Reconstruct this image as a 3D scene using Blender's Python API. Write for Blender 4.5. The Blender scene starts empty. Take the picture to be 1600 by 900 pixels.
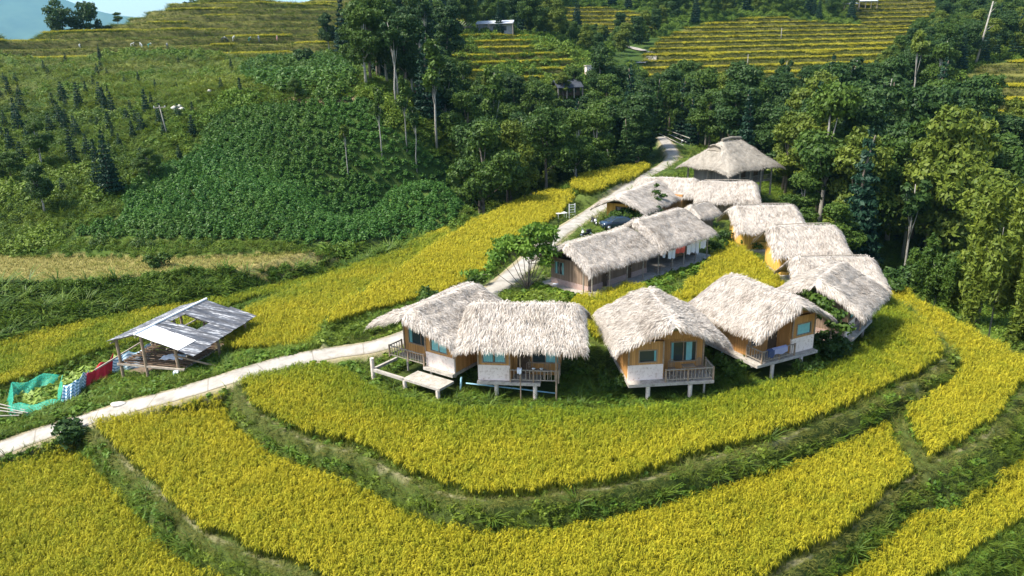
import bpy, math, random
import numpy as np
from mathutils import Matrix, Vector

R = math.radians
rng = np.random.default_rng(7)
random.seed(7)
S = bpy.context.scene
COL = S.collection

# ------------------------------------------------------------------ camera
F_PX, PITCH, ROLL = 1150.0, R(17.5), R(1.5)
CAM = np.array([0.0, 0.0, 21.0])
FW = np.array([0, math.cos(PITCH), -math.sin(PITCH)])
U0 = np.array([0, math.sin(PITCH), math.cos(PITCH)])
R0 = np.array([1.0, 0, 0])
UP = math.cos(ROLL) * U0 + math.sin(ROLL) * R0
RT = math.cos(ROLL) * R0 - math.sin(ROLL) * U0
cam_d = bpy.data.cameras.new('camera')
cam = bpy.data.objects.new('camera', cam_d)
COL.objects.link(cam)
cam_d.sensor_width = 36
cam_d.lens = F_PX / 1600 * 36
cam_d.clip_end = 20000
cam_d.clip_start = 0.5
M4 = Matrix.Identity(4)
for i, v in enumerate((RT, UP, -FW, CAM)):
    for j in range(3):
        M4[j][i] = v[j]
cam.matrix_world = M4
S.camera = cam

# ------------------------------------------------------------------ world, sun, exposure
SUN_EL, SUN_AZ = R(54), R(-104)          # azimuth from +Y, clockwise seen from above
w = bpy.data.worlds.new('World')
S.world = w
w.use_nodes = True
nt = w.node_tree
bg = nt.nodes['Background']
sky = nt.nodes.new('ShaderNodeTexSky')
sky.sky_type = 'NISHITA'
sky.sun_disc = False
sky.sun_elevation = SUN_EL
sky.sun_rotation = SUN_AZ
sky.air_density = 1.0
sky.dust_density = 3.0
sky.altitude = 600
nt.links.new(sky.outputs[0], bg.inputs[0])
bg.inputs[1].default_value = 0.148
sd = bpy.data.lights.new('sun', 'SUN')
sun = bpy.data.objects.new('sun', sd)
COL.objects.link(sun)
sd.energy = 4.6
sd.angle = R(8.0)
sd.color = (1.0, 0.94, 0.84)
sdir = Vector((math.sin(SUN_AZ) * math.cos(SUN_EL), math.cos(SUN_AZ) * math.cos(SUN_EL), math.sin(SUN_EL)))
sun.rotation_euler = sdir.to_track_quat('Z', 'Y').to_euler()
S.view_settings.view_transform = 'Standard'
S.view_settings.look = 'None'
S.view_settings.exposure = 1.1
S.view_settings.gamma = 1
S.render.engine = 'CYCLES'
S.cycles.max_bounces = 5
S.cycles.diffuse_bounces = 2
S.cycles.glossy_bounces = 2
S.cycles.transmission_bounces = 3
S.cycles.transparent_max_bounces = 6
S.cycles.volume_bounces = 0

# ------------------------------------------------------------------ pixel <-> world helpers (photo pixels, 1600 x 900)
def ray(x, y):
    return FW + RT * (x - 800) / F_PX - UP * (y - 450) / F_PX
def pz(x, y, z):                        # the point on the level z seen at photo pixel x, y
    d = ray(x, y)
    return CAM + d * (z - CAM[2]) / d[2]
def pY(x, y, Y):                        # the point at forward distance Y
    d = ray(x, y)
    return CAM + d * Y / d[1]
def proj(p):
    v = np.asarray(p, float) - CAM
    wd = v @ FW
    wd = np.where(np.abs(wd) < 1e-3, 1e-3, wd)
    return 800 + F_PX * (v @ RT) / wd, 450 - F_PX * (v @ UP) / wd, wd

# ------------------------------------------------------------------ noise
def _h(ix, iy, s):
    n = (ix.astype(np.int64) * 374761393 + iy.astype(np.int64) * 668265263 + s * 1274126177) & 0x7fffffff
    n = ((n ^ (n >> 13)) * 1274126177) & 0x7fffffff
    return ((n ^ (n >> 16)) & 0xffff) / 65535.0
def vnoise(x, y, sc, s=0):
    x = np.asarray(x, float) / sc; y = np.asarray(y, float) / sc
    ix = np.floor(x); iy = np.floor(y); fx = x - ix; fy = y - iy
    fx = fx * fx * (3 - 2 * fx); fy = fy * fy * (3 - 2 * fy)
    a = _h(ix, iy, s); b = _h(ix + 1, iy, s); c = _h(ix, iy + 1, s); d = _h(ix + 1, iy + 1, s)
    return (a * (1 - fx) + b * fx) * (1 - fy) + (c * (1 - fx) + d * fx) * fy      # 0..1
def fnoise(x, y, sc, s=0, o=3):
    t = 0; a = 1; n = 0
    for k in range(o):
        t = t + a * vnoise(x, y, sc / 2 ** k, s + k * 17); n += a; a *= .5
    return t / n
def sst(a, b, x):
    t = np.clip((x - a) / (b - a), 0, 1)
    return t * t * (3 - 2 * t)

# ------------------------------------------------------------------ polygons
def smooth_poly(P, n=5, closed=True):
    P = np.asarray(P, float)[:, :2]
    N = len(P); out = []
    for i in range(N if closed else N - 1):
        if closed:
            p0, p1, p2, p3 = P[i - 1], P[i], P[(i + 1) % N], P[(i + 2) % N]
        else:
            p1, p2 = P[i], P[i + 1]
            p0 = P[i - 1] if i else 2 * p1 - p2
            p3 = P[i + 2] if i + 2 < N else 2 * p2 - p1
        for k in range(n):
            t = k / n
            out.append(.5 * (2 * p1 + (p2 - p0) * t + (2 * p0 - 5 * p1 + 4 * p2 - p3) * t * t + (3 * p1 - p0 - 3 * p2 + p3) * t ** 3))
    if not closed:
        out.append(P[-1])
    return np.array(out)
def inside(P, x, y):
    r = np.zeros(np.shape(x), bool)
    m = (x >= P[:, 0].min()) & (x <= P[:, 0].max()) & (y >= P[:, 1].min()) & (y <= P[:, 1].max())
    xs, ys = x[m], y[m]; c = np.zeros(xs.shape, bool)
    Q = np.roll(P, -1, 0)
    for (x0, y0), (x1, y1) in zip(P, Q):
        if y0 == y1: continue
        c ^= ((y0 > ys) != (y1 > ys)) & (xs < (x1 - x0) * (ys - y0) / (y1 - y0) + x0)
    r[m] = c
    return r
def linedist(P, x, y, closed=False):      # distance to a polyline, and the parameter (index) of the closest point
    Q = np.roll(P, -1, 0) if closed else P[1:]
    best = np.full(np.shape(x), 1e9); par = np.zeros(np.shape(x))
    for i in range(len(Q)):
        a = P[i]; b = Q[i]; d = b - a; L = d @ d + 1e-12
        t = np.clip(((x - a[0]) * d[0] + (y - a[1]) * d[1]) / L, 0, 1)
        dd = (x - a[0] - t * d[0]) ** 2 + (y - a[1] - t * d[1]) ** 2
        m = dd < best
        best = np.where(m, dd, best); par = np.where(m, i + t, par)
    return np.sqrt(best), par
def sdist(P, x, y, reach=12.0):           # signed distance, negative inside; coarse beyond reach
    x = np.asarray(x, float); y = np.asarray(y, float)
    out = np.full(x.shape, reach + 1.0)
    m = (x >= P[:, 0].min() - reach) & (x <= P[:, 0].max() + reach) & (y >= P[:, 1].min() - reach) & (y <= P[:, 1].max() + reach)
    if m.any():
        d, _ = linedist(P, x[m], y[m], True)
        out[m] = np.where(inside(P, x[m], y[m]), -d, d)
    return out

# ------------------------------------------------------------------ terrain
CP = []                                   # control points x, y, z
def cz(x, y, z): p = pz(x, y, z); CP.append((p[0], p[1], z))
def cY(x, y, Y): p = pY(x, y, Y); CP.append(tuple(p))
# the road ridge and the fields left of it
for q in ((600, 540, .2), (770, 460, .8), (870, 365, .9), (960, 300, 1.1), (1050, 245, 2), (1040, 222, 3),
          (700, 365, -.3), (850, 303, .4), (900, 290, .8), (1010, 264, 1.4), (640, 400, -.9), (560, 425, -1.4), (400, 470, -1.6),
          (200, 500, -1.7), (0, 548, -1.8), (0, 620, -2.3), (-150, 580, -2.2), (0, 700, -2.7), (140, 655, -1.8), (365, 597, -.1),
          (640, 470, .5), (760, 390, .4), (500, 500, -.4), (300, 560, -1.5), (150, 590, -2.2)):
    cz(*q)
# strip field and the slope behind it
for q in ((-200, 430, .7), (0, 402, .7), (280, 406, .7), (450, 398, .7), (660, 374, .5), (0, 440, .6), (400, 412, .6)):
    cz(*q)
for q in ((-200, 300, 95), (0, 300, 95), (150, 300, 94), (300, 300, 94), (450, 300, 96), (600, 300, 100), (700, 300, 104),
          (-200, 175, 130), (0, 178, 126), (280, 168, 124), (450, 158, 124), (560, 150, 125), (640, 215, 118), (650, 160, 140),
          (0, 120, 165), (250, 118, 165), (450, 120, 165), (560, 100, 180), (640, 100, 190),
          (-200, 82, 215), (0, 80, 212), (250, 78, 212), (480, 84, 212), (600, 70, 215), (690, 60, 230),
          (0, 57, 235), (100, 48, 240), (200, 36, 258), (290, 14, 300), (360, 8, 320), (480, 2, 330), (650, 10, 330), (560, -25, 400), (700, -30, 420),
          (750, 56, 235), (800, 58, 240), (790, 108, 200), (880, 70, 235), (900, 110, 205), (885, 158, 182), (960, 100, 240),
          (1010, 84, 262), (985, 72, 285), (900, 35, 320), (1000, 40, 330), (860, -20, 420), (1050, -30, 450), (1000, 120, 225),
          (1050, 100, 250), (1100, 110, 240), (1250, 112, 240), (1370, 100, 250), (1100, 48, 320), (1250, 45, 330), (1390, 60, 320),
          (1345, 14, 370), (1200, -40, 470), (1400, -40, 470), (1420, 22, 370), (1540, 100, 215), (1600, 100, 212), (1600, 170, 175), (1540, 180, 172),
          (1500, 60, 290), (1600, 50, 270), (1600, -30, 380), (1750, 60, 240), (1750, -40, 380)):
    cY(*q)
for q in ((-6, 106, -7), (6, 125, -7), (18, 142, -5), (2, 145, -6), (-14, 112, -5), (10, 165, -1), (25, 175, 1), (-20, 100, -3),
          (44, 150, 0), (60, 160, -4), (55, 125, -6), (44, 108, -4), (38, 84, -5), (46, 74, -8), (52, 62, -9), (60, 80, -12), (48, 92, -10),
          (75, 100, -12), (85, 130, -8), (45, 50, -7), (60, 40, -10), (110, 110, -4), (90, 60, -10), (130, 160, 8), (70, 180, 0), (45, 200, 4),
          (0, 10, -7), (-40, 8, -6), (40, 8, -9), (0, -60, -14), (-80, 20, -5), (90, -10, -14), (-60, 42, -4),
          (-190, 330, -10), (-120, 420, 0), (-300, 300, -30), (-180, 215, 12), (-60, 480, 30), (-320, 500, -60), (-420, 160, 0), (-200, 90, 8),
          (250, 100, 0), (300, 300, 60), (250, 450, 90), (0, 620, 90), (-500, 900, -120), (0, 950, 60), (500, 900, 120), (600, 300, 60), (-700, 400, -100),
          (500, 0, -20), (-400, -100, -30), (300, -200, -30)):
    CP.append(q)
CP = np.array(CP, float)
_sc = 60.0
def _tps(r2): return .5 * r2 * np.log(r2 + 1e-9)
_X = CP[:, :2] / _sc
_K = _tps(((_X[:, None] - _X[None]) ** 2).sum(-1)) + np.eye(len(_X)) * 2e-3
_Pm = np.c_[np.ones(len(_X)), _X]
_A = np.block([[_K, _Pm], [_Pm.T, np.zeros((3, 3))]])
_W = np.linalg.solve(_A, np.r_[CP[:, 2], 0, 0, 0])
def _rbf(x, y):
    out = np.empty(x.shape); xf, yf, of = x.ravel() / _sc, y.ravel() / _sc, out.ravel()
    for i in range(0, len(xf), 20000):
        a, b = xf[i:i + 20000], yf[i:i + 20000]
        k = _tps((a[:, None] - _X[:, 0]) ** 2 + (b[:, None] - _X[:, 1]) ** 2)
        of[i:i + 20000] = k @ _W[:-3] + _W[-3] + a * _W[-2] + b * _W[-1]
    return of.reshape(x.shape)
_tx = np.arange(-260, 262, 2.0); _ty = np.arange(-20, 602, 2.0)
_gx, _gy = np.meshgrid(_tx, _ty, indexing='ij')
_TAB = _rbf(_gx, _gy)
def base_h(x, y):
    x = np.asarray(x, float); y = np.asarray(y, float)
    u = (x + 260) / 2; v = (y + 20) / 2
    ok = (u >= 0) & (u < len(_tx) - 1.01) & (v >= 0) & (v < len(_ty) - 1.01)
    uu = np.where(ok, u, 0); vv = np.where(ok, v, 0)
    i = uu.astype(int); j = vv.astype(int); fu = uu - i; fv = vv - j
    out = (_TAB[i, j] * (1 - fu) + _TAB[i + 1, j] * fu) * (1 - fv) + (_TAB[i, j + 1] * (1 - fu) + _TAB[i + 1, j + 1] * fu) * fv
    if (~ok).any():
        out[~ok] = _rbf(x[~ok], y[~ok])
    n = (fnoise(x, y, 9, 3) - .5) * 1.1 * sst(60, 110, y) + (fnoise(x, y, 40, 5) - .5) * 4 * sst(130, 260, y)
    return out + n

def W(pts, z): return [tuple(pz(a, b, z)[:2]) for a, b in pts]
POLY = {}
def defpoly(name, pts, closed=True, n=5):
    POLY[name] = smooth_poly(pts, n, closed); return POLY[name]
defpoly('T0', W([(365, 600), (378, 628), (405, 652), (450, 678), (500, 697), (560, 714), (612, 740), (660, 765), (720, 781), (785, 786),
                 (850, 780), (930, 768), (1000, 755), (1060, 737), (1130, 716), (1200, 697), (1270, 670), (1330, 645), (1390, 617), (1440, 592),
                 (1478, 562), (1468, 530), (1440, 505)], 0) +
        [(32.8, 61), (33, 68), (32, 74), (30, 80), (28, 84), (20, 88), (12, 90), (4, 84), (-1.5, 72), (-6.5, 61), (-11.5, 54.2), (-15.5, 51), (-19.8, 47.6)])
defpoly('T1', W([(140, 668), (162, 692), (188, 722), (222, 756), (258, 790), (300, 828), (365, 862), (430, 888), (490, 915), (600, 960), (900, 1010), (1120, 965),
                 (1240, 893), (1300, 850), (1345, 818), (1400, 770), (1450, 732)], -1.7) + [(26.5, 43), (22, 47), (0, 50), (-18, 49), (-27, 46)])
defpoly('T1b', W([(1440, 726), (1500, 708), (1545, 683), (1580, 645), (1605, 612), (1680, 580), (1640, 565), (1600, 563), (1540, 530), (1480, 498), (1430, 470), (1395, 450)], -1.1)
        + [(33, 66), (31, 55), (25, 44)])
defpoly('T2', W([(1240, 1000), (1420, 940), (1500, 900), (1545, 868), (1600, 828), (1700, 790), (1750, 740), (1700, 640)], -3.5) +
        [(35, 48), (24, 40), (10, 32), (-10, 32), (-18, 37), (-25.5, 44.6), (-33, 43.6), (-46, 38), (-50, 20), (-20, 13), (0, 15), (12, 18)])
defpoly('T3', [(20, 10), (36, 24), (55, 40), (70, 46), (70, 0), (30, -10)])
defpoly('YARD', [(-7.0, 54), (-4, 52), (-1, 50), (3, 48.6), (8, 49.3), (13, 51.5), (17, 54), (20.5, 58), (22.8, 62), (24, 68), (24.5, 76), (25, 84), (24, 92), (16, 96),
                 (10, 90), (6, 82), (1, 71), (-3.5, 61)])
defpoly('LODGE', [(1.2, 63.6), (6.8, 58.9), (21, 72.2), (15.5, 77)], n=1)
defpoly('R1', W([(358, 550), (360, 522), (374, 495), (420, 470), (500, 440), (600, 405), (650, 385), (705, 362), (690, 430), (600, 470), (515, 508), (506, 543)], -.35))
defpoly('R2', W([(508, 545), (509, 515), (575, 494), (640, 478), (700, 462), (750, 438), (800, 402), (850, 358), (880, 338), (900, 310), (850, 306), (760, 340), (700, 372), (600, 440), (520, 490)], .6))
defpoly('U', W([(893, 300), (905, 282), (950, 270), (1012, 262), (1004, 275), (965, 291), (930, 306)], 1.5))
defpoly('L1', W([(-150, 640), (0, 612), (90, 580), (160, 556), (200, 548), (240, 536), (320, 512), (372, 482), (500, 450), (640, 392), (560, 418), (400, 462), (200, 496), (100, 516), (0, 542), (-150, 580)], -1.8))
defpoly('STRIP', W([(-250, 460), (0, 446), (120, 444), (250, 428), (400, 420), (560, 398), (668, 382), (560, 385), (450, 396), (280, 404), (0, 401), (-250, 400)], .7))
defpoly('YR', W([(1048, 476), (1075, 448), (1110, 408), (1132, 388), (1160, 392), (1200, 425), (1225, 440), (1215, 460), (1130, 470)], 1.0))
defpoly('YR2', W([(890, 478), (935, 462), (985, 452), (1050, 476), (1085, 480), (1040, 500), (960, 535), (920, 530)], 1.0))

ROADS = {}
def road_line(name, pts, hw):
    P = []
    for a, b, z in pts:
        q = pz(a, b, z); P.append((q[0], q[1], z))
    P = np.array(P)
    xy = smooth_poly(P, 6, False)
    zz = np.interp(np.arange(len(xy)) / 6, np.arange(len(P)), P[:, 2])
    ROADS[name] = (xy, zz, hw)
road_line('main', [(-160, 752, -3.2), (-60, 722, -2.9), (20, 694, -2.5), (110, 664, -2.0), (200, 636, -1.3), (290, 612, -.55), (370, 588, -.05), (450, 565, .1), (520, 552, .2), (600, 538, .4),
                   (680, 508, .6), (745, 470, .8), (790, 440, .9), (840, 395, .9), (878, 362, .9), (925, 332, .9), (965, 304, 1.1), (1010, 275, 1.4), (1040, 258, 1.8),
                   (1052, 245, 2.1), (1047, 232, 2.7), (1040, 222, 3.1), (1034, 214, 3.6)], 1.15)

def height(x, y):
    x = np.asarray(x, float); y = np.asarray(y, float)
    h = base_h(x, y)
    j = (fnoise(x, y, 2.3, 11, 3) - .5)
    def imp(h, name, z, s_dn=2.0, s_up=2.0, jit=.9, sx=0, sy=0, ox=0, oy=0):
        d = sdist(POLY[name], x, y) + j * jit
        d = np.maximum(d, 0)
        zz = z + sx * (x - ox) + sy * (y - oy)
        out = np.clip(h, zz - s_dn * d ** 1.0, zz + s_up * d)
        return np.where(d > 12, h, out)
    h = imp(h, 'T3', -6)
    h = imp(h, 'T2', -3.5)
    h = imp(h, 'STRIP', .7, 1.0, 2.5)
    h = imp(h, 'L1', -1.8, 1, .9, sx=.01, ox=-30)
    h = imp(h, 'R1', -.35, 1.2, 1.2, .5, sx=.03, ox=-15)
    h = imp(h, 'R2', .55, 1.3, 1.3, .5, sx=.012, ox=-5)
    h = imp(h, 'U', 1.5, 1.5, 1.5, .4)
    h = imp(h, 'T1', -1.7)
    h = imp(h, 'T1b', -1.1, 1.6, 2)
    h = imp(h, 'T0', 0.0, 2.2, 2)
    h = imp(h, 'YARD', 1.0, .32, 2, .6)
    h = imp(h, 'LODGE', 1.12, 1.2, 1.2, 0)
    for k, (xy, zz, hw) in ROADS.items():
        m = (x > xy[:, 0].min() - 8) & (x < xy[:, 0].max() + 8) & (y > xy[:, 1].min() - 8) & (y < xy[:, 1].max() + 8)
        if m.any():
            d, p = linedist(xy, x[m], y[m])
            zr = np.interp(p, np.arange(len(zz)), zz)
            d = np.maximum(d - hw - .25, 0)
            h[m] = np.clip(h[m], zr - 1.3 * d, zr + 1.3 * d)
    # stepped terraces on the far hills
    for (mask, st, off, flat) in TERR:
        m = (x > mask[:, 0].min() - 6) & (x < mask[:, 0].max() + 6) & (y > mask[:, 1].min() - 6) & (y < mask[:, 1].max() + 6)
        if m.any():
            xx, yy = x[m], y[m]
            wt = sst(3, -3, sdist(mask, xx, yy, 6))
            b = h[m] + (fnoise(xx, yy, 30, 21) - .5) * 1.2 + off
            f = b / st; k = np.floor(f); fr = f - k
            stp = (k + sst(flat, 1.0, fr)) * st - off
            h[m] = h[m] * (1 - wt) + stp * wt
    return h
TERR = []
def WY(pts): return smooth_poly([tuple(pY(a, b, Y)[:2]) for a, b, Y in pts], 3)
# far hill terraces (mask by pixel and distance)
TERR.append((WY([(-150, 84, 205), (150, 80, 206), (350, 80, 206), (560, 88, 206), (640, 60, 235), (700, 40, 255), (720, 20, 320), (560, 0, 345), (350, 5, 345), (200, 30, 290), (0, 50, 255), (-150, 60, 250)]), 2.6, .3, .70))
TERR.append((WY([(690, 105, 190), (800, 112, 188), (905, 100, 196), (930, 80, 225), (860, 60, 236), (800, 58, 236), (720, 60, 232)]), 1.9, 0, .66))
TERR.append((WY([(1010, 112, 228), (1120, 118, 225), (1250, 120, 225), (1400, 112, 232), (1440, 70, 300), (1430, 40, 350), (1300, 40, 345), (1150, 40, 345), (1030, 60, 300)]), 2.0, .4, .6))
TERR.append((WY([(1490, 215, 160), (1650, 215, 160), (1680, 95, 214), (1520, 95, 214)]), 2.6, .2, .6))
TERR.append((WY([(1350, 45, 345), (1450, 45, 345), (1450, 15, 385), (1340, 15, 385)]), 2.2, 0, .55))
TERR.append((WY([(880, 45, 310), (1010, 45, 310), (1010, 22, 350), (880, 22, 350)]), 2.0, 0, .55))

def hz(x, y): return float(height(np.array([x], float), np.array([y], float))[0])
def hit(x, y, y0=24.0, y1=700.0):         # where the view ray through photo pixel x, y meets the ground
    d = ray(x, y)
    Y = y0 * (y1 / y0) ** (np.arange(900) / 899)
    P = CAM + d[None] * (Y / d[1])[:, None]
    g = P[:, 2] - height(P[:, 0], P[:, 1])
    k = np.argmax(g < 0)
    if g[k] >= 0: k = len(g) - 1
    a = P[max(k - 1, 0)]; b = P[k]
    ga, gb = g[max(k - 1, 0)], g[k]
    t = ga / (ga - gb) if ga != gb else 0
    return a + (b - a) * np.clip(t, 0, 1)
def visible(x, y, z, m=90):
    a, b, wd = proj(np.stack([x, y, z], -1))
    return (wd > 2) & (a > -m) & (a < 1600 + m) & (b > -m) & (b < 900 + m * 1.6)
# ------------------------------------------------------------------ scene tools
def tag(o, label=None, cat=None, group=None, kind=None):
    if label: o['label'] = label
    if cat: o['category'] = cat
    if group: o['group'] = group
    if kind: o['kind'] = kind
    return o
def empty(name, loc, rz=0.0, label=None, cat=None, group=None):
    o = bpy.data.objects.new(name, None)
    o.empty_display_size = .3
    COL.objects.link(o)
    o.location = tuple(float(v) for v in loc); o.rotation_euler = (0, 0, rz)
    return tag(o, label, cat, group)
def copy_tree(o, parent=None):
    c = o.copy(); COL.objects.link(c)
    if parent: c.parent = parent
    for ch in [k for k in ALLCH.get(o.name, [])]:
        copy_tree(ch, c)
    return c
ALLCH = {}
def mesh_obj(name, me, parent=None, mats=()):
    for m in mats: me.materials.append(m)
    o = bpy.data.objects.new(name, me)
    COL.objects.link(o)
    if parent is not None:
        o.parent = parent
        ALLCH.setdefault(parent.name, []).append(o)
    return o
def np_mesh(name, V, F, attrs=None, smooth=False, midx=None):
    """V (n,3); F list of arrays (k,m) of vertex ids"""
    me = bpy.data.meshes.new(name)
    V = np.asarray(V, np.float32)
    if not isinstance(F, list): F = [F]
    F = [np.asarray(f, np.int32) for f in F if len(f)]
    me.vertices.add(len(V)); me.vertices.foreach_set('co', V.ravel())
    loops = np.concatenate([f.ravel() for f in F])
    tot = np.concatenate([np.full(len(f), f.shape[1], np.int32) for f in F])
    st = np.r_[0, np.cumsum(tot)[:-1]].astype(np.int32)
    me.loops.add(len(loops)); me.loops.foreach_set('vertex_index', loops)
    me.polygons.add(len(tot)); me.polygons.foreach_set('loop_start', st); me.polygons.foreach_set('loop_total', tot)
    if smooth: me.polygons.foreach_set('use_smooth', np.ones(len(tot), bool))
    if midx is not None: me.polygons.foreach_set('material_index', np.asarray(midx, np.int32))
    for k, a in (attrs or {}).items():
        a = np.asarray(a, np.float32)
        if a.ndim == 1:
            at = me.attributes.new(k, 'FLOAT', 'POINT'); at.data.foreach_set('value', a)
        else:
            at = me.attributes.new(k, 'FLOAT_COLOR', 'POINT')
            at.data.foreach_set('color', np.c_[a, np.ones(len(a))].astype(np.float32).ravel())
    me.update(calc_edges=True); me.validate()
    return me
def quads_mesh(name, Q, attrs=None, smooth=False):
    Q = np.asarray(Q, np.float32)
    n = len(Q)
    at = {k: (np.repeat(v, 4, 0) if len(v) == n else v) for k, v in (attrs or {}).items()}
    return np_mesh(name, Q.reshape(-1, 3), np.arange(n * 4).reshape(n, 4), at, smooth)

class MB:
    """collects boxes, tubes and sheets, and builds ONE mesh object out of them"""
    def __init__(s): s.V = []; s.F = []; s.M = []; s.n = 0
    def add(s, V, F, m=0):
        V = np.asarray(V, float).reshape(-1, 3)
        s.V.append(V)
        for f in F: s.F.append(tuple(int(i) + s.n for i in f)); s.M.append(m)
        s.n += len(V); return s
    def box(s, c, d, rz=0.0, m=0, tilt=None, bev=0.0):
        x, y, z = [v / 2 for v in d]
        P = np.array([(a * x, b * y, g * z) for g in (-1, 1) for a, b in ((-1, -1), (1, -1), (1, 1), (-1, 1))])
        if tilt is not None: P = P @ np.array(Matrix.Rotation(tilt[0], 3, tilt[1])).T
        if rz: P = P @ np.array(Matrix.Rotation(rz, 3, 'Z')).T
        return s.add(P + np.array(c), [(3, 2, 1, 0), (4, 5, 6, 7), (0, 1, 5, 4), (1, 2, 6, 5), (2, 3, 7, 6), (3, 0, 4, 7)], m)
    def b2(s, lo, hi, m=0):
        lo = np.array(lo, float); hi = np.array(hi, float)
        return s.box((lo + hi) / 2, hi - lo, m=m)
    def bar(s, a, b, wd, hg=None, m=0):      # rectangular bar from a to b
        a = np.array(a, float); b = np.array(b, float); d = b - a; L = np.linalg.norm(d); d = d / L
        u = np.cross(d, (0, 0, 1)); 
        if np.linalg.norm(u) < 1e-4: u = np.array((1.0, 0, 0))
        u /= np.linalg.norm(u); v = np.cross(u, d); hg = hg or wd
        P = [q + u * i * wd / 2 + v * j * hg / 2 for q in (a, b) for i, j in ((-1, -1), (1, -1), (1, 1), (-1, 1))]
        return s.add(P, [(0, 1, 2, 3), (7, 6, 5, 4), (0, 4, 5, 1), (1, 5, 6, 2), (2, 6, 7, 3), (3, 7, 4, 0)], m)
    def tube(s, pts, rad, n=8, m=0, cap=True):
        pts = [np.array(p, float) for p in pts]
        if np.isscalar(rad): rad = [rad] * len(pts)
        V = []; F = []; pu = None
        for i, p in enumerate(pts):
            d = pts[min(i + 1, len(pts) - 1)] - pts[max(i - 1, 0)]; d = d / (np.linalg.norm(d) + 1e-9)
            u = np.cross(d, (0.31, 0.2, 0.92)) if pu is None else pu - d * (pu @ d)
            if np.linalg.norm(u) < 1e-3: u = np.cross(d, (1, 0, 0.1))
            u /= np.linalg.norm(u); pu = u; v = np.cross(d, u)
            for k in range(n):
                a = 2 * math.pi * k / n; V.append(p + rad[i] * (math.cos(a) * u + math.sin(a) * v))
        for i in range(len(pts) - 1):
            for k in range(n):
                F.append((i * n + k, i * n + (k + 1) % n, (i + 1) * n + (k + 1) % n, (i + 1) * n + k))
        if cap: F.append(tuple(range(n))[::-1]); F.append(tuple(range((len(pts) - 1) * n, len(pts) * n)))
        return s.add(V, F, m)
    def grid(s, fn, nu, nv, m=0, closed_u=False):
        V = [fn(i / nu, j / nv) for j in range(nv + 1) for i in range(nu + 1)]
        F = [(j * (nu + 1) + i, j * (nu + 1) + i + 1, (j + 1) * (nu + 1) + i + 1, (j + 1) * (nu + 1) + i) for j in range(nv) for i in range(nu)]
        return s.add(V, F, m)
    def build(s, name, mats, parent=None, smooth=False, solid=0):
        me = bpy.data.meshes.new(name)
        me.from_pydata([tuple(v) for v in np.concatenate(s.V)], [], s.F)
        me.polygons.foreach_set('material_index', np.array(s.M, np.int32))
        if smooth: me.polygons.foreach_set('use_smooth', np.ones(len(me.polygons), bool))
        me.update()
        if not isinstance(mats, (list, tuple)): mats = [mats]
        o = mesh_obj(name, me, parent, mats)
        if solid:
            md = o.modifiers.new('thickness', 'SOLIDIFY'); md.thickness = solid
        return o

# ------------------------------------------------------------------ materials
def new_mat(name):
    m = bpy.data.materials.new(name); m.use_nodes = True
    nt = m.node_tree; b = nt.nodes['Principled BSDF']
    b.inputs['Specular IOR Level'].default_value = .25
    return m, nt, b
def N(nt, t, **k):
    n = nt.nodes.new(t)
    for a, v in k.items(): setattr(n, a, v)
    return n
def mixc(nt, f, a, b, mode='MIX'):
    n = N(nt, 'ShaderNodeMix', data_type='RGBA', blend_type=mode)
    for i, v in ((0, f), (6, a), (7, b)):
        if hasattr(v, 'is_output') or isinstance(v, bpy.types.NodeSocket): nt.links.new(v, n.inputs[i])
        elif i == 0: n.inputs[0].default_value = v
        else: n.inputs[i].default_value = (*v[:3], 1)
    return n.outputs[2]
def mathn(nt, op, a, b=None, clamp=False):
    n = N(nt, 'ShaderNodeMath', operation=op, use_clamp=clamp)
    for i, v in ((0, a), (1, b)):
        if v is None: continue
        if isinstance(v, bpy.types.NodeSocket): nt.links.new(v, n.inputs[i])
        else: n.inputs[i].default_value = v
    return n.outputs[0]
def ramp(nt, fac, stops):
    r = N(nt, 'ShaderNodeValToRGB'); nt.links.new(fac, r.inputs[0])
    e = r.color_ramp.elements
    while len(e) < len(stops): e.new(.5)
    for k, (p, c) in enumerate(stops):
        e[k].position = p; e[k].color = (*c[:3], 1)
    return r.outputs[0]
def noise(nt, scale, vec=None, detail=3, rough=.6):
    n = N(nt, 'ShaderNodeTexNoise'); n.inputs['Scale'].default_value = scale; n.inputs['Detail'].default_value = detail
    n.inputs['Roughness'].default_value = rough
    if vec is not None: nt.links.new(vec, n.inputs['Vector'])
    return n.outputs[0]
def attr(nt, name, typ='GEOMETRY'):
    return N(nt, 'ShaderNodeAttribute', attribute_name=name, attribute_type=typ)
def plain(name, col, rough=.8, var=.25, scale=3.0, metal=0.0, spec=.25, bump=0.0, dirt=None):
    m, nt, b = new_mat(name)
    tc = N(nt, 'ShaderNodeTexCoord').outputs['Object']
    f = noise(nt, scale, tc, 5, .65)
    lo = tuple(c * (1 - var) for c in col); hi = tuple(min(c * (1 + var), 1) for c in col)
    c = ramp(nt, f, [(.3, lo), (.7, hi)])
    if dirt:
        f2 = noise(nt, scale * 3.1, tc, 6, .7)
        c = mixc(nt, ramp(nt, f2, [(.52, (0, 0, 0)), (.68, (1, 1, 1))]), c, dirt)
    nt.links.new(c, b.inputs['Base Color'])
    b.inputs['Roughness'].default_value = rough; b.inputs['Metallic'].default_value = metal
    b.inputs['Specular IOR Level'].default_value = spec
    if bump:
        bp = N(nt, 'ShaderNodeBump'); bp.inputs['Strength'].default_value = bump; bp.inputs['Distance'].default_value = .03
        nt.links.new(f, bp.inputs['Height']); nt.links.new(bp.outputs[0], b.inputs['Normal'])
    return m
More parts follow.
